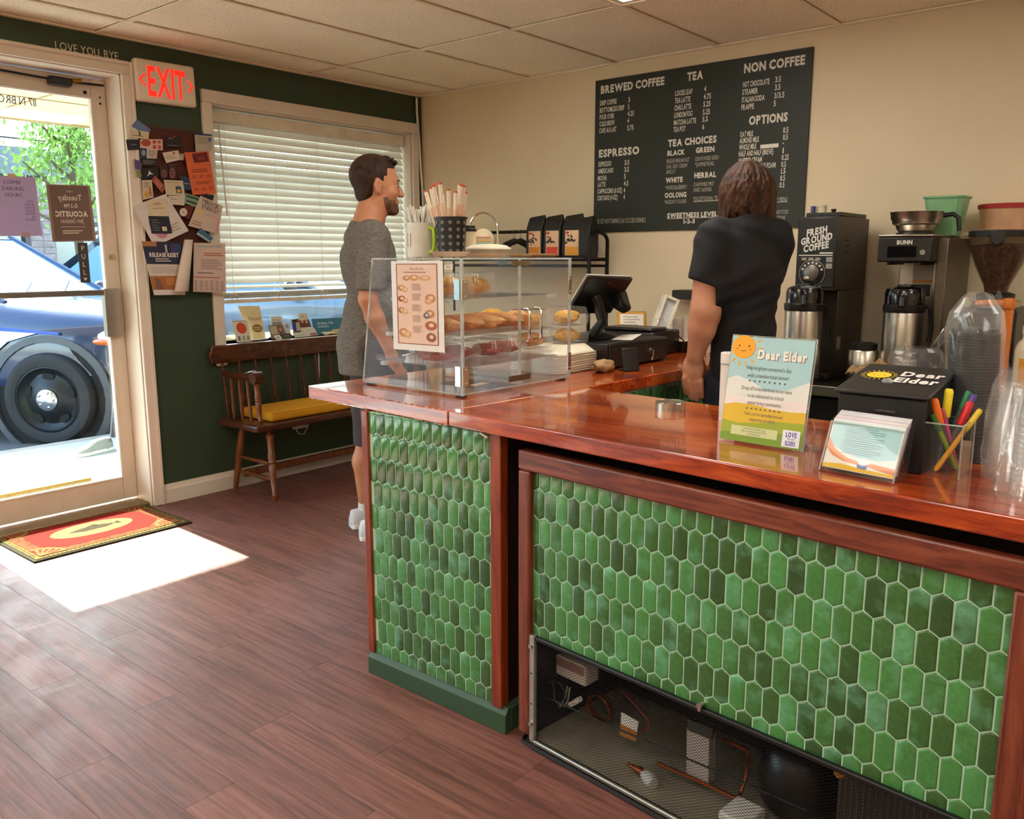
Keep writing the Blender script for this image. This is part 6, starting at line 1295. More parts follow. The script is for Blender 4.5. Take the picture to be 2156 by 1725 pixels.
ob('case', M().box(-.11, .13, -.13, .13, .0, .105), M_blk2, pn2, bevel=.01); ob('cover', M().box(-.11, .03, -.12, .12, .105, .122), P('cover_black', '#1b1a1a', .3), pn2, bevel=.008); ob('cable', M().tube([(-.1, -.10, .11), (.0, -.16, .105), (.09, -.17, .06), (.11, -.15, .01)], .0035, 6), M_black, pn2)
# stack of clutter on the arm near the wall
q = at(1330, 700, 0, -.62)
yf = thing('framed_note', 'small gold-framed note leaning behind the register', 'picture frame', (-.62, -2.13, CZ), rad(-50))
ob('frame', M().box(-.075, .075, -.006, .006, 0, .16), P('gold_frame', '#c08f3a', .35, .5), yf, rot=(rad(-18), 0, 0), bevel=.004); ob('note', M().box(-.060, .060, -.0085, -.0055, .015, .145), P('note_paper', '#d8d3c4', .6), yf, rot=(rad(-18), 0, 0))
osp('print', (lambda m_: ([m_.box(-.045, .04-.01*(k % 3), -.0092, -.0085, .03+.014*k, .034+.014*k) for k in range(8)], m_)[1])(M()), P('note_ink', '#8f8a80', .6), yf, rot=(rad(-18), 0, 0))
wf = thing('tablet_stand', 'white slanted stand with a clear display strip beside the register', 'stand', (-.66, -2.28, CZ), rad(-42))
osp('frame', M().box(-.04, -.026, -.03, .03, 0, .25).box(.026, .04, -.03, .03, 0, .25).box(-.026, .026, -.03, .03, .235, .25).box(-.026, .026, -.03, .03, 0, .012), P('stand_white', '#d3cdbb', .4), wf, rot=(rad(-8), rad(22), 0), bevel=.003)
ob('strip', M().box(-.026, .026, -.012, .0, .012, .235), P('strip_pale', '#bfc4c0', .2), wf, rot=(rad(-8), rad(22), 0))
q = at(1386, 692, 0, -.75); jg = thing('glass_flask', 'clear glass flask standing by the white stand', 'flask', (-.75, q.y, CZ))
ob('glass', M().lathe([(.05, 0), (.056, .01), (.055, .06), (.03, .12), (.022, .135), (.024, .142)], 28, cap=False), M_pet, jg); ob('water', M().lathe([(.048, .004), (.053, .012), (.052, .04), (.001, .04)], 24), clear('water', '#e6eee9', 1.33), jg)
for k, (px, h, nm) in enumerate(((1428, .12, 'frosted white'), (1447, .13, 'clear'), (1462, .135, 'taller clear'))):
    q = at(px, 705, 0, -.45); tag(ob('tumbler', M().lathe([(.026, 0), (.028, .004), (.032, h), (.030, h), (.026, .006), (.001, .006)], 24, cap=False), P('tumbler_frost', '#d3ccba', .3) if k == 0 else M_pet, None, (-.45, q.y, CZ)), '%s tumbler beside the wall by the register' % nm, 'glass', 'tumblers by the wall')
q = at(1437, 735, 0, -.85)
cbx = thing('card_box', 'small clear box of cards topped by a white label beside the register', 'box', (-.85, q.y, CZ), rad(-10))
ob('box', M().box(-.05, .05, -.04, .04, 0, .05), clear('smoky_box', '#6a6258', 1.4, .1, .3, '#3a342c'), cbx, bevel=.003); ob('label', M().box(-.05, .05, -.045, .04, .05, .056), P('label_cream', '#d3cbb5', .6), cbx, bevel=.002)
ob('print', M().lathe([(.02, .0565), (.001, .057)], 16, sx=1.2), P('label_red', '#8a3a2a', .6), cbx)
tag(ob('green_pouch', M().sph((0, 0, .012), (.09, .06, .012), 20, 8), P('pouch_green', '#6f8a3a', .6), None, (-.5, -2.05, CZ)), 'flat green pouch lying behind the register', 'pouch')
tag(ob('folded_leaf', M().tube([(-.10, 0, .006), (0, -.012, .02), (.12, .0, .008)], [.008, .02, .006], 10, flat=.5), P('leaf_green', '#6a8a4a', .6), None, (-.80, -2.72, CZ), (0, 0, rad(-8))), 'long pale green wrapper lying on the counter by the register', 'wrapper')
tag(ob('pink_pad', M().box(-.09, .09, -.05, .05, 0, .012), P('pad_pink', '#b5604a', .6), None, (-.82, -2.83, CZ), (0, 0, rad(-4)), bevel=.003), 'pink note pad on the register arm edge', 'note pad')
gl = thing('eyeglass_stand', 'small metal clip ring lying near the cash drawer', 'clip', (-1.03, -2.73, CZ))
ob('ring', M().tube([(.02*math.cos(k*.6283), .02*math.sin(k*.6283), .003+.02*(k % 2)) for k in range(11)], .002, 6), M_chr, gl)
q = at(1240, 770, 2, CZ)
tag(ob('paper_bag', lump((.05, .035, .024), 91, 24, 14, .16), P('bag_kraft', '#a5845a', .8, var=.2, bump=.5, bs=60), None, (-1.68, -2.66, CZ)), 'crumpled tan wrapper between the tray stack and the register', 'wrapper')
# ---- little black wall shelf behind the barista
ws = thing('wall_shelf', 'small black floating shelf on the cream wall beside the barista', 'shelf', (0, -2.17, 1.14))
ob('board', M().box(-.12, -.001, -.10, .10, -.02, .03), P('shelf_black', '#221d19', .5), ws, bevel=.003)
tag(ob('plant_pot', M().lathe([(.03, 0), (.04, .06), (.042, .062), (.001, .055)], 20), P('pot_dark', '#2b2826', .5), None, (-.06, -2.235, 1.1705)), 'small dark pot on the black floating shelf', 'pot')
# ---- back counter
BZ = .80
bcn = thing('back_counter', 'low black work counter with a pale edge along the cream wall', 'counter', (0, -3.9, 0))
ob('cabinet', M().box(-.64, -.001, -.95, .96, 0, BZ-.045), P('cabinet_black', '#121110', .5), bcn)
ob('worktop', M().box(-.695, -.001, -.97, .97, BZ-.045, BZ-.003), P('worktop_black', '#14120f', .3), bcn, bevel=.003)
ob('edge_band', M().box(-.702, -.694, -.97, .97, BZ-.044, BZ), M_steel, bcn, bevel=.002)
ob('surface', M().box(-.694, -.001, -.97, .97, BZ-.003, BZ), P('worktop_surface', '#1a1713', .25), bcn)
for k in range(3): ob('door', M().box(-.655, -.64, -.93+.63*k, -.93+.63*k+.60, .08, BZ-.06), P('cabinet_door_black', '#171514', .4), bcn, bevel=.003)
# grinder
gy0, gy1 = at(1682, 460, 0, -.50).y, at(1766, 455, 0, -.50).y; gw = gy0-gy1
gr = thing('coffee_grinder', 'tall black bulk coffee grinder labelled fresh ground coffee', 'coffee grinder', (-.50, (gy0+gy1)/2, BZ))
hw = gw/2; GH = at(1722, 456, 0, -.5).z-BZ
ob('housing', M().box(.0, .42, -hw, hw, .40, GH), P('grinder_side', '#3a332c', .4, .4), gr, bevel=.004)
ob('lower_housing', M().box(.07, .42, -hw*.98, hw*.98, .03, .40), P('grinder_side', '#3a332c'), gr, bevel=.004)
ob('front_panel', M().box(-.008, .0, -hw*.98, hw*.98, .415, GH-.005), P('grinder_front', '#0d0c0c', .3), gr, bevel=.003)
ob('base', M().box(-.03, .43, -hw, hw, 0, .03), M_blk2, gr, bevel=.004)
ob('hopper_lid', M().box(.06, .40, -hw*.9, hw*.9, GH, GH+.02), M_blk2, gr, bevel=.004)
ob('lid_knob', M().lathe([(.005, 0), (.012, .012), (.012, .018), (.001, .02)], 14, (.16, -hw*.1, GH+.02)), M_blk2, gr)
ob('chute', M().box(.02, .07, -hw*.25, hw*.4, .27, .40), P('chute_steel', '#6a5a48', .35, .8), gr, bevel=.004)
fo = Vector((-.0086, 0, 0))
ob('lettering', M().text('FRESH', fo+Vector((0, 0, GH-.078)), -Y+Z*.18, Z, .030, 'C', 2, .72).text('GROUND', fo+Vector((0, 0, GH-.112)), -Y+Z*.18, Z, .030, 'C', 2, .72).text('COFFEE', fo+Vector((0, 0, GH-.146)), -Y+Z*.18, Z, .030, 'C', 2, .72), P('grinder_white', '#d3cfc4', .5), gr, smooth=False)
osp('stripe', M().box(-.0088, -.0080, -hw*.85, hw*.85, GH-.172, GH-.168).box(-.0088, -.008, -hw*.85, -hw*.2, GH-.163, GH-.157), P('grinder_white', '#d3cfc4'), gr)
osp('small_print', M().box(-.0088, -.008, hw*.45, hw*.7, GH-.192, GH-.180).box(-.0088, -.008, hw*.1, hw*.35, GH-.192, GH-.180).box(-.0088, -.008, -hw*.25, 0, GH-.192, GH-.180).box(-.0088, -.008, -hw*.85, -hw*.55, GH-.20, GH-.178).box(-.0088, -.008, -hw*.85, -hw*.55, GH-.228, GH-.206), P('grinder_print', '#8f8b82', .5), gr)
dz = .478; mdl = Matrix.Translation((-.008, hw*.12, dz)) @ Matrix.Rotation(-math.pi/2, 4, 'Y')
dl = ob('dial', M().lathe([(.058, 0), (.058, .003), (.056, .004), (.001, .004)], 36, m=mdl), P('dial_black', '#100f0f', .3), gr)
ob('dial_ring', M().lathe([(.059, .001), (.059, .0045), (.057, .0045)], 36, m=mdl, cap=False), M_chr, dl)
ob('dial_knob', M().lathe([(.035, .004), (.035, .016), (.03, .018), (.001, .018)], 30, m=mdl), P('dial_knob_steel', '#77706a', .3, .9), dl)
ob('dial_pointer', M().box(-.032, -.022, hw*.12+.005, hw*.12+.03, dz-.03, dz-.016), M_chr, dl, bevel=.003)
for k in range(7):
    a = rad(20+k*23); ob('dial_mark', M().cb((-.0128, hw*.12-.046*math.cos(a), dz+.046*math.sin(a)), (.001, .008, .008)), P('grinder_white', '#d3cfc4'), dl)
osp('vent', (lambda m_: ([m_.box(.10, .16, -hw-.0006, -hw+.001, .57+.025*k, .575+.025*k) for k in range(3)], m_)[1])(M()), M_dark, gr)
ob('side_label', M().box(.02, .07, -hw*.98-.0008, -hw*.98+.001, .13, .19), P('label_dim', '#8a8270', .6), gr, loc=(.06, 0, 0))
tag(ob('white_jar', M().lathe([(.022, 0), (.022, .028), (.024, .029), (.024, .038), (.001, .038)], 20), P('jar_cream', '#d3c7a8', .4), None, (-.35, gy0-.045, BZ+GH+.0005+.02)), 'small cream jar on top of the coffee grinder', 'jar')
tag(ob('blue_box', M().box(-.012, .012, -.008, .008, 0, .032), P('box_blue', '#3a3f78', .5), None, (-.38, gy0-.018, BZ+GH+.0205), bevel=.002), 'tiny blue box beside the cream jar on the grinder', 'box')
# airpots
def airpot(label, loc, rz):
    t = thing('airpot', label, 'airpot', loc, rz, 'airpots on the back counter'); r = .080
    ob('body', M().lathe([(r*.98, 0), (r, .01), (r, .31), (r*.97, .318)], 36), M_steel, t)
    ob('base_ring', M().lathe([(r*1.03, 0), (r*1.03, .022), (r, .024)], 36), M_blk2, t)
    ob('collar', M().lathe([(r*1.02, .316), (r*1.05, .325), (r*1.05, .345), (r*.98, .35)], 36), M_blk2, t)
    ob('pump_top', M().lathe([(r*.98, .348), (r*.99, .395), (r*.92, .415), (r*.7, .424), (.001, .426)], 36), P('airpot_top', '#0e0d0e', .18, coat=.6), t)
    ob('button', M().lathe([(r*.42, .424), (r*.40, .432), (.001, .433)], 24), M_blk2, t)
    ob('spout', M().tube([(-r*.8, 0, .375), (-r*1.35, 0, .372), (-r*1.5, 0, .345)], [.018, .015, .012], 10), M_blk2, t)
    ob('handle', M().tube([(0, -r*1.02, .345), (.01, -r*1.25, .33), (.02, -r*1.35, .25), (.02, -r*1.3, .19)], .008, 8), M_blk2, t)
    return t
airpot('steel airpot with a black pump top in front of the grinder', (-.615, at(1692, 655, 0, -.615).y, BZ), rad(20))
airpot('steel airpot with a black pump top under the brewer', (-.47, at(1903, 655, 0, -.47).y, BZ), rad(10))
# brewer
by0, by1 = at(1850, 500, 0, -.52).y, at(1965, 500, 0, -.52).y; bw_ = (by0-by1)/2; zt_ = at(1905, 498, 0, -.52).z-BZ; zb_ = at(1905, 552, 0, -.52).z-BZ
br_ = thing('coffee_brewer', 'stainless coffee brewer with a black control head', 'coffee brewer', (-.52, (by0+by1)/2, BZ))
ob('head', M().box(0, .46, -bw_, bw_, zb_, zt_), P('brewer_dark', '#2b2620', .4, .5), br_, bevel=.005)
ob('control_panel', M().box(-.006, 0, -bw_*.98, bw_*.98, zb_+.004, zt_-.006), P('panel_dark', '#221e1b', .35), br_, bevel=.002)
ob('top_plate', M().box(-.004, .46, -bw_*1.01, bw_*1.01, zt_, zt_+.008), M_steel, br_, bevel=.002)
ob('column', M().box(.24, .47, -bw_*.95, bw_*.75, .03, zb_), M_steel, br_, bevel=.004)
ob('column_side', M().box(.10, .50, -bw_*1.35, -bw_*.95, 0, zt_-.005), P('brewer_side', '#6f6558', .35, .8), br_, bevel=.004)
ob('base', M().box(-.06, .47, -bw_, bw_, -.0, .0), P('brewer_dark', '#2b2620'), br_) if False else None
ob('lettering', M().text('BUNN', (-.0066, 0, zt_-.032), -Y, Z, .017, 'C', 2, .9), P('grinder_white', '#d3cfc4'), br_, smooth=False)
ob('display', M().box(-.0072, -.006, -bw_*.45, bw_*.62, zb_+.02, zt_-.04), P('display_black', '#0c0c0d', .15), br_)
ob('start_button', M().cyl((-.006, -bw_*.68, zb_+.04), (-.010, -bw_*.68, zb_+.04), .011, n=18), P('button_grey', '#8f8a82', .4), br_)
osp('funnel_rail', M().box(.0, .22, bw_*.55, bw_*.62, zb_-.012, zb_).box(.0, .22, -bw_*.62, -bw_*.55, zb_-.012, zb_), M_blk2, br_)
lbp = ob('warning_label', M().box(.237, .24, -bw_*.55, bw_*.2, zb_-.16, zb_-.005), P('label_pale', '#b5a58f', .5), br_)
ob('print', M().box(.2362, .237, -bw_*.55, bw_*.2, zb_-.092, zb_-.078), P('label_orange', '#c47a2c', .5), lbp); ob('print', M().box(.2362, .237, -bw_*.5, bw_*.15, zb_-.15, zb_-.098), P('label_black', '#1a1715', .5), lbp)
osp('bolt', M().cyl((.24, bw_*.45, zb_-.1), (.236, bw_*.45, zb_-.1), .004, n=8).cyl((.24, -bw_*.8, zb_-.1), (.236, -bw_*.8, zb_-.1), .004, n=8), M_blk2, br_)
ob('warmer_plate', M().lathe([(.075, 0), (.078, .004), (.075, .010), (.001, .010)], 30, (.14, 0, zt_+.008)), M_blk2, br_)
zf = BZ+zt_+.0185; fy = (by0+by1)/2
fn = thing('brew_funnel', 'stainless brew basket with a black handle on top of the brewer', 'brew basket', (-.38, fy+.0, zf))
r_ = pxr((-.38, fy, zf+.05), 51)
ob('basket', M().lathe([(r_*.62, 0), (r_*.70, .010), (r_*.78, .03), (r_*.9, .036), (r_*.92, .05), (r_*.97, .056), (r_, .082), (r_*1.03, .086), (r_*.98, .086), (r_*.9, .05), (r_*.6, .006), (.001, .006)], 40, cap=False), M_steel, fn)
hv_ = Vector((.3, -.95, 0)).normalized()
ob('handle', M().tube([hv_*r_*.98+Z*.07, hv_*r_*1.35+Z*.075, hv_*r_*1.55+Z*.06, hv_*r_*1.62+Z*.005], [.011, .010, .010, .009], 10), M_blk2, fn)
gq = at(1992, 497, 0, -.17); gnz = BZ+zt_+.0085
gb = thing('green_bin', 'translucent green plastic bin behind the brew basket', 'bin', (-.20, gq.y, gnz), 0)
s_ = .055; h_ = .165
def sqr(a, z, n=None): c_ = a*.75; return [(-a, -c_, z), (-c_, -a, z), (c_, -a, z), (a, -c_, z), (a, c_, z), (c_, a, z), (-c_, a, z), (-a, c_, z)]
ob('wall', M().ring([sqr(s_, 0), sqr(s_*1.45, h_), sqr(s_*1.41, h_), sqr(s_*.95, .004)], True, True), P('bin_green', '#8fc492', .35, trans=.25), gb)
ob('rim', M().ring([sqr(s_*1.52, h_-.008), sqr(s_*1.55, h_), sqr(s_*1.4, h_+.001), sqr(s_*1.38, h_-.007)], True, False), P('bin_green_rim', '#7fb583', .35), gb)
# bean grinder with hopper
hq = (at(2040, 485, 0, -.40).y+at(2182, 485, 0, -.4).y)/2; hzt = at(2098, 487, 0, -.4).z; hzn = at(2098, 617, 0, -.4).z
R_ = abs(at(2040, 485, 0, -.40).y-hq)*.95
hp_ = thing('espresso_grinder', 'espresso grinder with a glass hopper of dark beans', 'coffee grinder', (-.40, hq, BZ))
def hz_(z): return z-BZ
prof = [(R_*.36, hz_(hzn)), (R_*.42, hz_(hzn)+.03), (R_*.75, hz_(hzn)+.11), (R_*.97, hz_(hzn)+.18), (R_, hz_(hzt)-.02)]
ob('hopper', M().lathe(prof, 36, cap=False), clear('smoked_glass', '#eee8de', 1.45, .02, .03, '#c9c0b0'), hp_)
ob('beans', M().lathe([(r*.96, z+.002) for r, z in prof[:4]]+[(R_*.96, hz_(hzt)-.055), (R_*.5, hz_(hzt)-.05), (.001, hz_(hzt)-.048)], 36), P('coffee_beans', '#4a2e1c', .45, var=.75, vs=70, bump=1., bs=70), hp_)
ob('hopper_lid', M().lathe([(R_*1.03, hz_(hzt)-.022), (R_*1.04, hz_(hzt)), (R_*.9, hz_(hzt)+.004), (.001, hz_(hzt)+.004)], 36), M_blk2, hp_)
ob('lid_tab', M().prism([(-.03, 0), (.03, 0), (.022, -.045), (0, -.06), (-.022, -.045)], (-R_*1.0, -.01, hz_(hzt)-.0), -Y, Z, -X, .012), M_blk2, hp_, bevel=.003)
ob('collar', M().lathe([(R_*.6, hz_(hzn)-.03), (R_*.62, hz_(hzn)-.004), (R_*.4, hz_(hzn)+.004), (.001, hz_(hzn)+.004)], 30), M_blk2, hp_)
ob('chrome_band', M().lathe([(R_*.80, hz_(hzn)-.055), (R_*.82, hz_(hzn)-.03), (.001, hz_(hzn)-.029)], 36), M_steel, hp_)
ob('body', M().box(-.14, .14, -.105, .105, 0, hz_(hzn)-.055), P('grinder_body', '#171412', .35), hp_, bevel=.02, seg=3)
ob('side_panel', M().box(-.146, -.14, -.09, .09, .04, hz_(hzn)-.075), P('grinder_panel_steel', '#4a423a', .3, .8), hp_, bevel=.003)
ob('fork', M().box(-.20, -.14, -.03, .03, .17, .19), M_steel, hp_, bevel=.004)
wsb = thing('wall_bracket_shelf', 'narrow shelf on the wall behind the bean hopper', 'shelf', (0, -3.72, 1.455))
ob('board', M().box(-.17, -.001, -.19, .20, -.018, 0), P('shelf_cream', '#cdbb9c', .6), wsb, bevel=.003)
rq = (at(2060, 430, 0, -.10).y+at(2180, 430, 0, -.10).y)/2
rb = thing('red_lid_tub', 'peach translucent tub with a red lid above the bean hopper', 'tub', (-.09, rq, 1.4555))
ob('tub', M().lathe([(.075, 0), (.088, .098)], 32, sx=.85, sy=1.2), P('tub_peach', '#c79a76', .4), rb); ob('lid', M().lathe([(.092, .097), (.094, .112), (.088, .118), (.001, .118)], 32, sx=.85, sy=1.2), P('lid_red', '#a52a2a', .4), rb)
# orange lever press and canister
oq = at(2112, 660, 0, -.66)
ol_ = thing('lever_press', 'orange lever tamping press beside the espresso grinder', 'press', (-.64, at(2118, 700, 0, -.64).y, BZ))
M_or = P('lever_orange', '#c4691c', .4)
ob('column', M().box(-.015, .015, -.018, .018, .0, .36), M_or, ol_, bevel=.004); ob('lever', M().tube([(0, 0, .37), (-.02, .05, .375), (-.03, .11, .372)], [.016, .013, .012], 10), M_or, ol_); ob('foot', M().box(-.05, .05, -.05, .05, 0, .012), M_blk2, ol_, bevel=.004); ob('cap', M().lathe([(.024, .355), (.026, .375), (.02, .392), (.001, .395)], 18), M_or, ol_)
cq = at(2135, 780, 0, -.68)
cn_ = thing('canister', 'cream plastic canister with an orange label stripe on the back counter', 'canister', (-.62, at(2140, 780, 0, -.62).y-.045, BZ))
ob('body', M().lathe([(.055, 0), (.058, .01), (.058, .2), (.05, .225), (.036, .24), (.034, .27), (.001, .27)], 28), P('canister_cream', '#cfc3a5', .45), cn_); ob('label_stripe', M().box(-.0605, -.045, -.024, .03, .04, .17), P('stripe_orange', '#d08a1c', .5), cn_); ob('cap', M().lathe([(.038, .262), (.038, .29), (.001, .292)], 24), P('cap_cream', '#d8cfb8', .4), cn_)
fg = at(2050, 622, 0, -.52)
fgo = thing('toy_figure', 'tiny pale green figure standing on the espresso grinder edge', 'figurine', (-.48, at(2048, 622, 0, -.48).y+.02, BZ+hz_(hzn)-.055))
ob('body', M().lathe([(.009, 0), (.011, .012), (.008, .024), (.004, .027)], 12), P('toy_green', '#a5b56a', .5), fgo); ob('head', M().sph((0, 0, .032), .006, 10, 7), P('toy_skin', '#d3b58a', .5), fgo)
ob('arm', M().tube([(0, -.008, .022), (0, -.016, .014)], .003, 6), P('toy_green', '#a5b56a'), fgo); ob('arm', M().tube([(0, .008, .022), (0, .016, .014)], .003, 6), P('toy_green', '#a5b56a'), fgo)
# steel pans, cloth
sy = at(1822, 770, 0, -.60).y
pn_ = thing('steel_pan', 'round stainless pan with a ridged side on the back counter', 'pan', (-.585, sy-.02, BZ))
ob('pan', M().lathe([(.085, 0), (.09, .006), (.09, .05), (.094, .054), (.094, .062), (.086, .062), (.084, .01), (.001, .01)], 36, cap=False), M_steel, pn_); ob('ridge', M().lathe([(.091, .02), (.093, .024), (.091, .028)], 36, cap=False), M_chr, pn_)
st_ = thing('steel_canister', 'stainless canister with a black lid behind the tan cloth', 'canister', (-.47, at(1822, 720, 0, -.47).y+.005, BZ))
ob('body', M().lathe([(.062, 0), (.064, .006), (.064, .14), (.06, .145), (.001, .145)], 32), M_steel, st_); ob('lid', M().lathe([(.055, .146), (.056, .172), (.05, .176), (.001, .176)], 28), M_blk2, st_); osp('lid_clip', M().cb((-.03, -.02, .178), (.02, .03, .008)).cb((-.03, .03, .178), (.02, .02, .008)), M_blk2, st_)
rings = []
for i in range(23):
    u = i/22; ring = []
    for j in range(17):
        v = j/16; p_ = -_r2*.075+_r2*(.16*u)+Vector((_f.x, _f.y, 0)).normalized()*(-.075+.12*v)
        p_ = p_+_r2*.010*math.sin(11*v+3*u)
        z = .070+.030*math.exp(-((u-.72)/.18)**2-((v-.6)/.3)**2)+.010*math.sin(15*u+6*v)+.007*math.sin(23*v-9*u)-.055*max(0, .32-v)/.32*(1 if u < .75 else .4)-.02*max(0, .2-u)/.2
        ring.append((p_.x, p_.y, z))
    rings.append(ring)
cl_ = ob('cloth', M().ring(rings, closed=False), P('cloth_tan', '#a5835a', .9, var=.25, vs=14, bump=.5, bs=200), None, (-.590, sy-.015, BZ+.004), ang=80); tag(cl_, 'rumpled tan cleaning cloth draped over the steel pan', 'cloth'); cl_.modifiers.new('s', 'SOLIDIFY').thickness = .003
# bag of clear lids beside the letter box
bq_ = Vector((-.62, at(1935, 740, 0, -.62).y, BZ))
cyl_ = thing('bag_of_cup_lids', 'crinkled clear bag of plastic lids on the back counter', 'plastic bag', bq_)
ob('film', bag(subd([(.095, .0), (.105, .06), (.10, .13), (.085, .17), (.06, .185)]), 21, 40, .012), M_film, cyl_, ang=20)
ob('bag_neck', M().ring([[Vector((0, .055, .17))+_r2*(.035*a_)+Vector((0, 0, .075*t_))+_f*(.014*math.sin(9*a_+5*t_))-_r2*.03*t_*a_*2 for a_ in [k/8-.5 for k in range(9)]] for t_ in [k/6 for k in range(7)]], closed=False), M_film, cyl_)
for k in range(7): ob('clear_lid', M().lathe([(.046, 0), (.047, .004), (.043, .006), (.041, .014), (.001, .014)], 24, (-.02, .045, .03+.015*k)), M_pet, cyl_)
# ================================================================== PEOPLE (smooth implicit bodies, one continuous surface each)
class SDF:
    def __init__(s, lo, hi, h):
        s.lo = np.array(lo, float); s.h = h; s.n = np.ceil((np.array(hi)-s.lo)/h).astype(int)+1
        s.f = np.full(s.n, 1.0)
    def _sl(s, lo, hi):
        a = np.maximum(0, np.floor((np.array(lo)-s.lo)/s.h).astype(int)); b = np.minimum(s.n, np.ceil((np.array(hi)-s.lo)/s.h).astype(int)+1)
        if (b <= a).any(): return None
        ax = [s.lo[i]+s.h*np.arange(a[i], b[i]) for i in range(3)]
        return tuple(slice(a[i], b[i]) for i in range(3)), np.meshgrid(*ax, indexing='ij')
    def _blend(s, sl, d, k, op):
        a = s.f[sl]
        if op == 'u':
            h = np.clip(.5+.5*(a-d)/k, 0, 1); s.f[sl] = a*(1-h)+d*h-k*h*(1-h)
        elif op == 's':
            h = np.clip(.5-.5*(a+d)/k, 0, 1); s.f[sl] = a*(1-h)-d*h+k*h*(1-h)
    def cap(s, a, b, ra, rb=None, k=.02, op='u', sc=(1, 1, 1)):
        rb = ra if rb is None else rb; a, b = np.array(a, float), np.array(b, float); sc = np.array(sc, float); R_ = max(ra, rb)*max(1/sc.min(), 1)+2*k+.02
        g = s._sl(np.minimum(a, b)-R_, np.maximum(a, b)+R_)
        if not g: return s
        sl, (x, y, z) = g; ba = (b-a)*sc; px, py, pz = (x-a[0])*sc[0], (y-a[1])*sc[1], (z-a[2])*sc[2]
        t = np.clip((px*ba[0]+py*ba[1]+pz*ba[2])/max(1e-9, ba@ba), 0, 1)
        d = np.sqrt((px-ba[0]*t)**2+(py-ba[1]*t)**2+(pz-ba[2]*t)**2)-(ra+(rb-ra)*t)
        s._blend(sl, d, k, op); return s
    def chain(s, pts, rs, k=.02, op='u', sc=(1, 1, 1)):
        for i in range(len(pts)-1): s.cap(pts[i], pts[i+1], rs[i], rs[i+1], k, op, sc)
        return s
    def ell(s, c, r, k=.02, op='u', rot=None):
        c, r = np.array(c, float), np.array(r, float); R_ = r.max()+2*k+.02
        g = s._sl(c-R_, c+R_)
        if not g: return s
        sl, (x, y, z) = g; p = np.stack([x-c[0], y-c[1], z-c[2]], -1)
        if rot is not None: p = p @ np.array(Euler(rot).to_matrix())
        k0 = np.sqrt(((p/r)**2).sum(-1)); k1 = np.sqrt(((p/r**2)**2).sum(-1))+1e-9
        s._blend(sl, k0*(k0-1)/k1, k, op); return s
    def cut(s, fn, k=.004):   # intersect with fn < 0
        x, y, z = np.meshgrid(*[s.lo[i]+s.h*np.arange(s.n[i]) for i in range(3)], indexing='ij')
        d = fn(x, y, z); h = np.clip(.5-.5*(s.f-d)/k, 0, 1); s.f = d*h+s.f*(1-h)+k*h*(1-h); return s
    def disp(s, fn):
        x, y, z = np.meshgrid(*[s.lo[i]+s.h*np.arange(s.n[i]) for i in range(3)], indexing='ij'); s.f = s.f+fn(x, y, z); return s
    def mesh(s, name, mat):
        f = s.f; ins = f < 0; nx, ny, nz = f.shape
        c = sum(ins[a:nx-1+a, b:ny-1+b, d:nz-1+d].astype(np.int8) for a in (0, 1) for b in (0, 1) for d in (0, 1))
        act = (c > 0) & (c < 8); idx = np.full(act.shape, -1, int); I = np.argwhere(act); idx[act] = np.arange(len(I))
        P_ = np.zeros((len(I), 3)); cnt = np.zeros(len(I)); cor = [(a, b, d) for a in (0, 1) for b in (0, 1) for d in (0, 1)]
        val = {q: f[I[:, 0]+q[0], I[:, 1]+q[1], I[:, 2]+q[2]] for q in cor}
        for q in cor:
            for ax in range(3):
                if q[ax] == 0:
                    r = list(q); r[ax] = 1; r = tuple(r); f0, f1 = val[q], val[r]; m = (f0 < 0) != (f1 < 0)
                    t = np.where(m, f0/np.where(m, f0-f1, 1), 0); v = np.zeros((len(I), 3)); v[:] = q; v[:, ax] = t; P_[m] += v[m]; cnt[m] += 1
        V = s.lo+(I+P_/cnt[:, None])*s.h; Fs = []
        for ax in range(3):
            o1, o2 = [(1, 2), (2, 0), (0, 1)][ax]; sl0 = [slice(1, -1)]*3; sl0[ax] = slice(0, -1); sl1 = list(sl0); sl1[ax] = slice(1, None)
            a, b = ins[tuple(sl0)], ins[tuple(sl1)]
            for flip in (False, True):
                E_ = np.argwhere((a & ~b) if not flip else (~a & b)); off = np.ones(3, int); off[ax] = 0; E_ = E_+off
                def cell(d1, d2): q = E_.copy(); q[:, o1] += d1; q[:, o2] += d2; return idx[q[:, 0], q[:, 1], q[:, 2]]
                qd = np.stack([cell(-1, -1), cell(0, -1), cell(0, 0), cell(-1, 0)], 1); qd = qd[(qd >= 0).all(1)]
                Fs.append(qd if not flip else qd[:, ::-1])
        Fs = np.concatenate(Fs)
        me = bpy.data.meshes.new(name); me.vertices.add(len(V)); me.vertices.foreach_set('co', V.astype(np.float32).ravel())
        me.loops.add(len(Fs)*4); me.loops.foreach_set('vertex_index', Fs.astype(np.int32).ravel()); me.polygons.add(len(Fs))
        me.polygons.foreach_set('loop_start', np.arange(0, len(Fs)*4, 4, dtype=np.int32)); me.polygons.foreach_set('loop_total', np.full(len(Fs), 4, dtype=np.int32))
        me.update(calc_edges=True); me.validate(); me.shade_smooth(); me.materials.append(mat); return me
def sob(name, sdf, mat, parent, smooth=2):
    o = ob(name, sdf.mesh(name, mat), None, parent)
    if smooth: m_ = o.modifiers.new('smooth', 'SMOOTH'); m_.factor = .5; m_.iterations = smooth
    return o
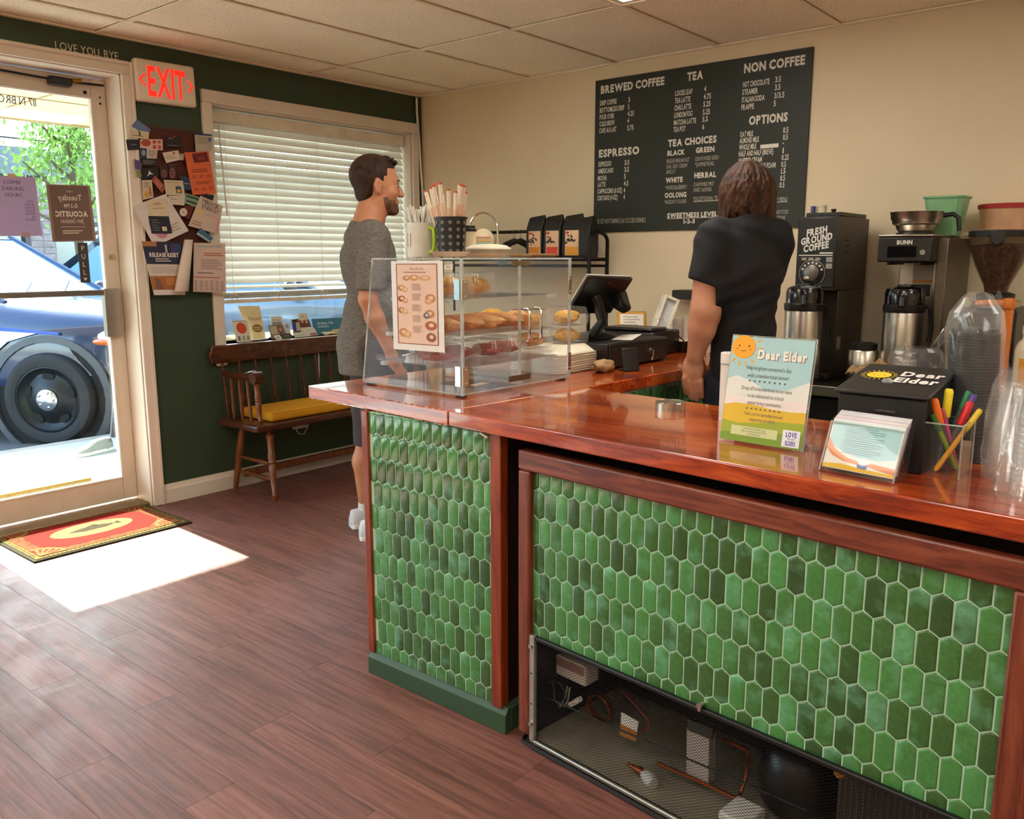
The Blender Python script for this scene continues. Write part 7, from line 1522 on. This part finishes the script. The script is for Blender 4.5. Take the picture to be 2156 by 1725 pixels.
def skinmat(name, c, blotch):
    m, nt, b = _new(name); _set(b, .48, 0, 0, .4); co = _coord(nt); f = _noise(nt, co, 9, 3, .5)
    nt.links.new(_ramp(nt, f, [(.3, blotch), (.65, c)]), b.inputs['Base Color']); g = _noise(nt, co, 160, 2, .5); _bump(nt, b, g, .08, .001)
    b.inputs['Subsurface Weight'].default_value = .12; b.inputs['Subsurface Radius'].default_value = (.012, .005, .003); b.inputs['Subsurface Scale'].default_value = .5; return m
def hairmat(name, c1, c2, sc):
    m, nt, b = _new(name); _set(b, .62, 0, 0, .2); co = _coord(nt, sc); f = _noise(nt, co, 7, 4, .6, .8)
    nt.links.new(_ramp(nt, f, [(.3, c1), (.7, c2)]), b.inputs['Base Color']); _bump(nt, b, f, .8, .004); return m
def head(S_, c, pitch, g=1.0):
    """skull, face, ears around ear-level centre c, pitched forward by pitch (radians)"""
    cp, sp_ = math.cos(pitch), math.sin(pitch)
    def T_(p): return (c[0]+g*(p[0]*cp+p[2]*sp_), c[1]+g*p[1], c[2]+g*(-p[0]*sp_+p[2]*cp))
    rt = (0, pitch, 0); E0 = S_.ell; C0 = S_.cap
    class W:
        def ell(s, p, r, k=.02, op='u', rot=None): E0(p, tuple(q*g for q in r), k, op, rot)
        def cap(s, a, b, ra, rb=None, k=.02): C0(a, b, ra*g, None if rb is None else rb*g, k)
        def chain(s, pts, rs, k): [C0(pts[i], pts[i+1], rs[i]*g, rs[i+1]*g, k) for i in range(len(pts)-1)]
    S_ = W()
    S_.ell(T_((-.014, 0, .045)), (.100, .078, .088), .02, rot=rt); S_.ell(T_((.030, 0, -.015)), (.064, .063, .098), .03, rot=rt)
    S_.ell(T_((.038, 0, -.072)), (.052, .050, .042), .02, rot=rt); S_.ell(T_((.078, 0, -.094)), (.022, .024, .020), .015, rot=rt)
    S_.cap(T_((.082, -.030, .028)), T_((.082, .030, .028)), .013, k=.014)
    S_.cap(T_((.092, 0, .014)), T_((.114, 0, -.026)), .008, .012, k=.010); S_.ell(T_((.106, .010, -.030)), (.010, .008, .008), .006); S_.ell(T_((.106, -.010, -.030)), (.010, .008, .008), .006)
    S_.ell(T_((.091, 0, -.055)), (.012, .024, .008), .006); S_.ell(T_((.089, 0, -.068)), (.012, .022, .009), .006)
    for s in (-1, 1):
        S_.ell(T_((.064, s*.040, -.024)), (.026, .024, .024), .02)
        S_.ell(T_((.094, s*.031, .006)), (.014, .015, .010), .008, 's')
        S_.chain([T_(q) for q in ((.006, s*.074, .016), (-.012, s*.083, .022), (-.020, s*.084, .002), (-.010, s*.080, -.024), (.004, s*.073, -.034))], [.006, .008, .008, .008, .006], .006)
        S_.ell(T_((-.004, s*.076, -.004)), (.014, .006, .024), .006)
    return T_
def eyes(t, T_, skin):
    for s in (-1, 1):
        e = ob('eye', M().sph(T_((.079, s*.031, .006)), .0115, 14, 10), P('eye_white', '#a89a8c', .3), t)
        p_ = T_((.0895, s*.031, .006)); ob('iris', M().sph(p_, .0048, 10, 8), P('iris_dark', '#2a1a10', .2), e)
        ob('eyebrow', M().tube([T_((.090, s*.012, .028)), T_((.094, s*.030, .034)), T_((.082, s*.048, .028))], [.003, .004, .002], 6), P('brow_dark', '#2a1a12', .8), t)
# ---------------------------------------------------------------- customer
cu_h = rad(-30)
cust = thing('person', 'man in a grey heather t-shirt and dark shorts waiting at the counter', 'person', (-1.635, -1.295, 0), cu_h)
M_sk = skinmat('skin_light', '#c58a68', '#b0714f')
B = SDF((-.28, -.36, -.01), (.42, .36, 1.86), .0065)
HC = (.045, 0, 1.675)
B.ell((0, 0, .95), (.115, .160, .12), .03).ell((.02, 0, 1.10), (.115, .150, .15), .04).ell((0, 0, 1.32), (.115, .170, .17), .04)
B.chain([(-.01, -.16, 1.455), (-.01, .16, 1.455)], [.06, .06], .03)
B.chain([(-.015, 0, 1.45), (.01, 0, 1.53), (.025, 0, 1.60)], [.080, .066, .064], .03)
for s in (-1, 1):
    hx, kx, ax_ = 0, (.035 if s < 0 else .0), (-.02 if s < 0 else -.03)
    B.chain([(hx, s*.080, .86), (kx, s*.10, .50)], [.080, .056], .03); B.chain([(kx, s*.10, .50), (kx-.035, s*.102, .34), (ax_, s*.105, .09)], [.054, .058, .036], .02)
    B.chain([(ax_-.02, s*.105, .04), (ax_+.14, s*.125, .035)], [.036, .028], .02)
sh, el, wr = (-.005, -.195, 1.435), (-.055, -.240, 1.165), (.035, -.235, .945)
B.chain([sh, el], [.052, .043], .03); B.chain([el, (-.028, -.243, 1.08), wr], [.042, .043, .028], .015)
B.chain([wr, (.055, -.23, .88)], [.028, .032], .012, sc=(1, 1.4, 1))
for i_, (dx, dz, L) in enumerate(((.025, 0, .075), (.010, -.008, .082), (-.006, -.012, .078), (-.020, -.010, .062))):
    b0 = np.array((.062+dx*.8, -.23, .865+dz)); B.chain([b0, b0+(.028, .006, -L*.5), b0+(.030, .022, -L*.85)], [.0095, .009, .0075], .005)
B.chain([(.055, -.215, .905), (.09, -.205, .88), (.10, -.198, .85)], [.012, .010, .008], .006)
shl, ell_, wrl = (-.005, .195, 1.435), (.03, .26, 1.17), (.24, .20, 1.02)
B.chain([shl, ell_], [.052, .043], .03); B.chain([ell_, wrl], [.042, .028], .015); B.chain([wrl, (.31, .16, 1.0)], [.028, .030], .012, sc=(1, 1, 1.4))
for i_ in range(4): B.chain([(.32, .185-.018*i_, .998), (.365, .17-.018*i_, .985), (.385, .165-.018*i_, .962)], [.0095, .009, .0075], .005)
B.chain([(.26, .165, 1.01), (.295, .135, .995), (.325, .125, .985)], [.012, .010, .008], .006)
T1 = head(B, HC, rad(3), 1.07)
sob('body', B, M_sk, cust)
eyes(cust, T1, M_sk)
C_ = SDF((-.30, -.34, .74), (.22, .34, 1.54), .0075)     # t-shirt
C_.ell((-.015, 0, .86), (.150, .190, .16), .03).ell((-.012, 0, .95), (.150, .186, .14), .03).ell((.022, 0, 1.09), (.146, .172, .16), .05).ell((0, 0, 1.32), (.132, .186, .18), .05).chain([(-.012, -.16, 1.450), (-.012, .16, 1.450)], [.070, .070], .04)
C_.cap((-.015, 0, 1.46), (-.005, 0, 1.505), .085, .078, .03)
for s, e in ((-1, el), (1, ell_)): C_.cap((-.005, s*.195, 1.435), (-.005+(e[0]+.005)*.82, s*(.195+(abs(e[1])-.195)*.82), 1.435+(e[2]-1.435)*.82), .066, .070, .03)
C_.disp(lambda x, y, z: .0045*np.sin(38*z+6*np.sin(9*x+7*y))*np.clip((1.12-z)/.2, 0, 1)+.003*np.sin(26*(x+y)+19*z)+.002*np.sin(50*y-30*z))
C_.cut(lambda x, y, z: .80-z, .006)
C_.cut(lambda x, y, z: np.where(np.abs(y) > .165, 1.205-z-.0*y, -1.0), .003)
C_.cut(lambda x, y, z: np.where(np.sqrt((x+.0)**2+y**2) < .095, z-(1.505-.28*(x+.02)), -1.0), .003)
def heather(name, c1, c2):
    m, nt, b = _new(name); _set(b, .85, 0, 0, .2); co = _coord(nt, (1, 1, 6)); f = _noise(nt, co, 45, 4, .7)
    nt.links.new(_ramp(nt, f, [(.35, c1), (.65, c2)]), b.inputs['Base Color']); _bump(nt, b, _noise(nt, co, 160, 2), .2, .001); return m
sob('t_shirt', C_, heather('heather_grey', '#57534d', '#7d776e'), cust, 2)
C_ = SDF((-.22, -.26, .38), (.22, .26, 1.0), .0075)
C_.ell((0, 0, .93), (.128, .172, .10), .03)
for s in (-1, 1): C_.chain([(0, s*.088, .90), (.012 if s < 0 else .0, s*.098, .62), (.03 if s < 0 else .0, s*.10, .40)], [.104, .086, .082], .03)
C_.disp(lambda x, y, z: .003*np.sin(30*x+17*y+12*z)); C_.cut(lambda x, y, z: .425-z, .004)
sob('shorts', C_, P('shorts_charcoal', '#3a3638', .8, var=.1), cust, 2)
wsn = (P('sneaker_pale', '#c9ccd2', .6), P('sneaker_sole', '#efeeea'), P('sneaker_lace', '#f4f2ee'))
for s, ax_ in ((-1, -.02), (1, -.03)):
    shoe(cust, (ax_+.055, s*.112, .0), rad(-s*-6), wsn, .285)
    ob('sock', M().tube([(ax_, s*.105, .06), (ax_, s*.105, .125)], [.045, .041], 14), P('sock_white', '#d3d3d0', .8), cust)
H_ = SDF((-.12, -.11, 1.54), (.18, .11, 1.83), .0045)   # hair cap
H_.ell(T1((-.016, 0, .047)), (.112, .0885, .0995), .02, rot=(0, rad(3), 0))
H_.ell(T1((-.046, 0, -.030)), (.050, .064, .052), .02)
for k in range(40):
    a = random.Random(k).uniform(-1, 1); u = random.Random(k+50).uniform(.02, .085); z = .125-.9*max(0, u-.02)**1.3
    H_.cap(T1((u, a*.045, z)), T1((u+.008, a*.05, z+.009)), .006, .003, .006)
def hl(x, y, z):   # hairline: forehead, temple, round the ear, nape
    X_ = x-HC[0]; Z_ = z-HC[2]; fr_ = np.where(np.abs(y) < .048, .072, .045)
    lim = np.where(X_ > fr_-.005, .080, np.where(X_ > .022, .038+.2*np.clip(np.abs(y)-.05, 0, .1), np.where(X_ > -.028, .014, -.088)))
    return lim-Z_
H_.cut(hl, .010)
sob('hair', H_, hairmat('hair_dark_brown', '#1d130d', '#4a3426', (2.5, 2.5, 1.2)), cust, 2)
H_ = SDF((.0, -.09, 1.52), (.18, .09, 1.70), .004)
H_.ell(T1((.038, 0, -.072)), (.0595, .0575, .049), .02).ell(T1((.078, 0, -.094)), (.0275, .0295, .0255), .015).ell(T1((.030, 0, -.02)), (.0712, .0696, .102), .02)
H_.cut(lambda x, y, z: (z-HC[2])-np.where(x-HC[0] > .080, -.072, np.where(x-HC[0] > .045, -.056, -.044)), .012); H_.cut(lambda x, y, z: .000-(x-HC[0])+0*z, .014)
sob('beard', H_, hairmat('beard_brown', '#3a261c', '#7d5842', (3, 3, 3)), cust, 1)
# ---------------------------------------------------------------- barista
ba_h = rad(33)
bar = thing('person', 'barista with brown bobbed hair in a black t-shirt, back to the viewer', 'person', (-1.438, -3.106, 0), ba_h); bar.scale = (.9, .84, 1.045)
M_sk2 = skinmat('skin_fair', '#c9906f', '#b97a5c')
B = SDF((-.28, -.32, -.01), (.46, .32, 1.72), .006)
HB = (.100, 0, 1.462)
B.ell((0, 0, .88), (.110, .132, .12), .03).ell((.01, 0, 1.04), (.10, .130, .14), .04).ell((.0, 0, 1.23), (.105, .140, .16), .04).chain([(-.01, -.115, 1.355), (-.01, .115, 1.355)], [.055, .055], .03)
B.chain([(-.01, 0, 1.37), (.03, 0, 1.41), (.07, 0, 1.45)], [.06, .053, .052], .025)
for s in (-1, 1):
    B.chain([(0, s*.070, .84), (.02, s*.085, .46)], [.072, .055], .03); B.chain([(.02, s*.09, .46), (-.01, s*.09, .32), (-.02, s*.09, .08)], [.053, .054, .035], .02); B.chain([(-.03, s*.09, .04), (.12, s*.10, .03)], [.034, .028], .02)
sh, el, wr = (-.015, .140, 1.330), (-.060, .172, 1.110), (-.030, .205, .955)
B.chain([sh, el], [.074, .064], .03); B.chain([el, (-.052, .184, 1.05), wr], [.062, .058, .036], .015)
B.ell((-.022, .212, .903), (.024, .048, .056), .014)
for dy, L, z0 in ((.036, .064, .872), (.013, .076, .862), (-.011, .078, .858), (-.034, .070, .862)):
    b0 = np.array((-.032, .212+dy, z0)); B.chain([b0, b0+(.006, -.004, -L*.45), b0+(.020, -.010, -L*.78), b0+(.036, -.014, -L*.86)], [.0135, .0125, .0115, .010], .003)
B.chain([(-.008, .180, .935), (.014, .166, .905), (.026, .160, .872), (.028, .158, .850)], [.016, .0145, .013, .011], .006)
shr, elr, wrr = (-.005, -.122, 1.335), (.14, -.105, 1.12), (.32, -.04, 1.08)
B.chain([shr, elr], [.048, .042], .03); B.chain([elr, wrr], [.041, .026], .012); B.ell((.365, -.03, 1.08), (.05, .034, .016), .01)
for k in range(4): B.chain([(.405, -.055+.017*k, 1.08), (.440, -.050+.016*k, 1.07), (.450, -.048+.016*k, 1.052)], [.009, .0085, .007], .004)
B.chain([(.34, -.005, 1.085), (.375, .012, 1.08), (.40, .015, 1.07)], [.011, .0095, .008], .006)
T2 = head(B, HB, rad(26))
sob('body', B, M_sk2, bar)
eyes(bar, T2, M_sk2)
C_ = SDF((-.26, -.30, .80), (.24, .30, 1.46), .0065)
C_.ell((0, 0, .90), (.130, .150, .12), .03).ell((.01, 0, 1.03), (.122, .138, .16), .05).ell((-.002, 0, 1.23), (.122, .152, .17), .05).chain([(-.012, -.12, 1.352), (-.012, .12, 1.352)], [.064, .064], .04).cap((-.012, 0, 1.37), (-.002, 0, 1.405), .080, .070, .03)
def lerp3(a, b, t): return tuple(a[i]+(b[i]-a[i])*t for i in range(3))
C_.cap((-.012, .140, 1.330), lerp3(sh, el, .70), .089, .088, .03); C_.cap((-.006, -.122, 1.335), lerp3(shr, elr, .62), .060, .060, .03)
C_.disp(lambda x, y, z: .0035*np.sin(24*(x-y)+30*z)*np.clip((1.2-z)/.3, .2, 1)+.0025*np.sin(34*y+12*np.sin(11*z))+.002*np.sin(45*z+20*y))
C_.cut(lambda x, y, z: .842-z, .005)
C_.cut(lambda x, y, z: np.where((np.abs(y) > .138), 1.205-z+.25*(np.abs(y)-.19), -1.0), .003)
C_.cut(lambda x, y, z: np.where(np.sqrt((x-.0)**2+y**2) < .085, z-(1.412-.35*x), -1.0), .003)
sob('t_shirt', C_, P('shirt_black', '#09090b', .85, var=.15, vs=20, bump=.15, bs=300), bar, 2)
C_ = SDF((-.22, -.26, .04), (.22, .26, .95), .009)
C_.ell((0, 0, .86), (.122, .142, .10), .03)
for s in (-1, 1): C_.chain([(0, s*.072, .84), (.02, s*.085, .46), (-.012, s*.09, .08)], [.088, .074, .062], .03)
C_.disp(lambda x, y, z: .003*np.sin(30*x+17*y+25*z))
sob('jeans', C_, P('jeans_navy', '#161a28', .85, var=.2, vs=60, bump=.2, bs=300), bar, 2)
for s in (-1, 1): shoe(bar, (.045, s*.095, 0), rad(s*6), (P('shoe_black', '#17161a', .5), P('shoe_sole_dark', '#2b2a2c', .7), P('shoe_lace_dark', '#1c1b1e', .7)), .26)
H_ = SDF((-.16, -.17, 1.28), (.25, .17, 1.66), .0036)
rt = (0, rad(26), 0)
H_.ell(T2((-.016, 0, .047)), (.104, .086, .092), .03, rot=rt).ell((HB[0]-.045, 0, HB[2]+.012), (.072, .088, .080), .03)
rgH = random.Random(21)
for k in range(230):
    a = rgH.uniform(.36, 1.0)*math.pi*rgH.choice((-1, 1)); r0 = rgH.uniform(.0, .07); ca, sa = math.cos(a), math.sin(a); ph, fq, am = rgH.uniform(0, 6), rgH.uniform(1.6, 3.2), rgH.uniform(.006, .017)
    zt = HB[2]-rgH.uniform(.045, .090)-(.020 if abs(a) < 2.3 else -.012); n_ = 9; pts = []; ra = rgH.uniform(.94, 1.08)
    for i in range(n_):
        t = i/(n_-1); z = (HB[2]+.150)*(1-t)+zt*t; tt = (z-zt)/(HB[2]+.150-zt)
        R_ = (.118 if t > .45 else .118*math.sin(min(1, (t+.08)/.53)*math.pi/2)**.7)*(1+(.06 if abs(a) < 2.4 else -.12)*max(0, t-.75)/.25)*ra
        cx_ = HB[0]+.022-.050*min(1, t/.5); wv = am*math.sin(ph+fq*6.28*t)*min(1, t*2.5)
        pts.append((cx_+R_*ca-wv*sa*.6+wv*.3, R_*.90*sa+wv*ca, z))
    rs = rgH.uniform(.7, 1.2); H_.chain(pts, [.004*rs]+[.0068*rs]*(n_-3)+[.005*rs, .0015], .0022)
H_.cut(lambda x, y, z: np.where((x-HB[0])*math.cos(rad(26))-(z-HB[2])*math.sin(rad(26)) > .062, 1.0, -1.0)*.02+0*z, .004)
sob('hair', H_, hairmat('hair_brown', '#1a0f09', '#583823', (5, 5, .8)), bar, 0)
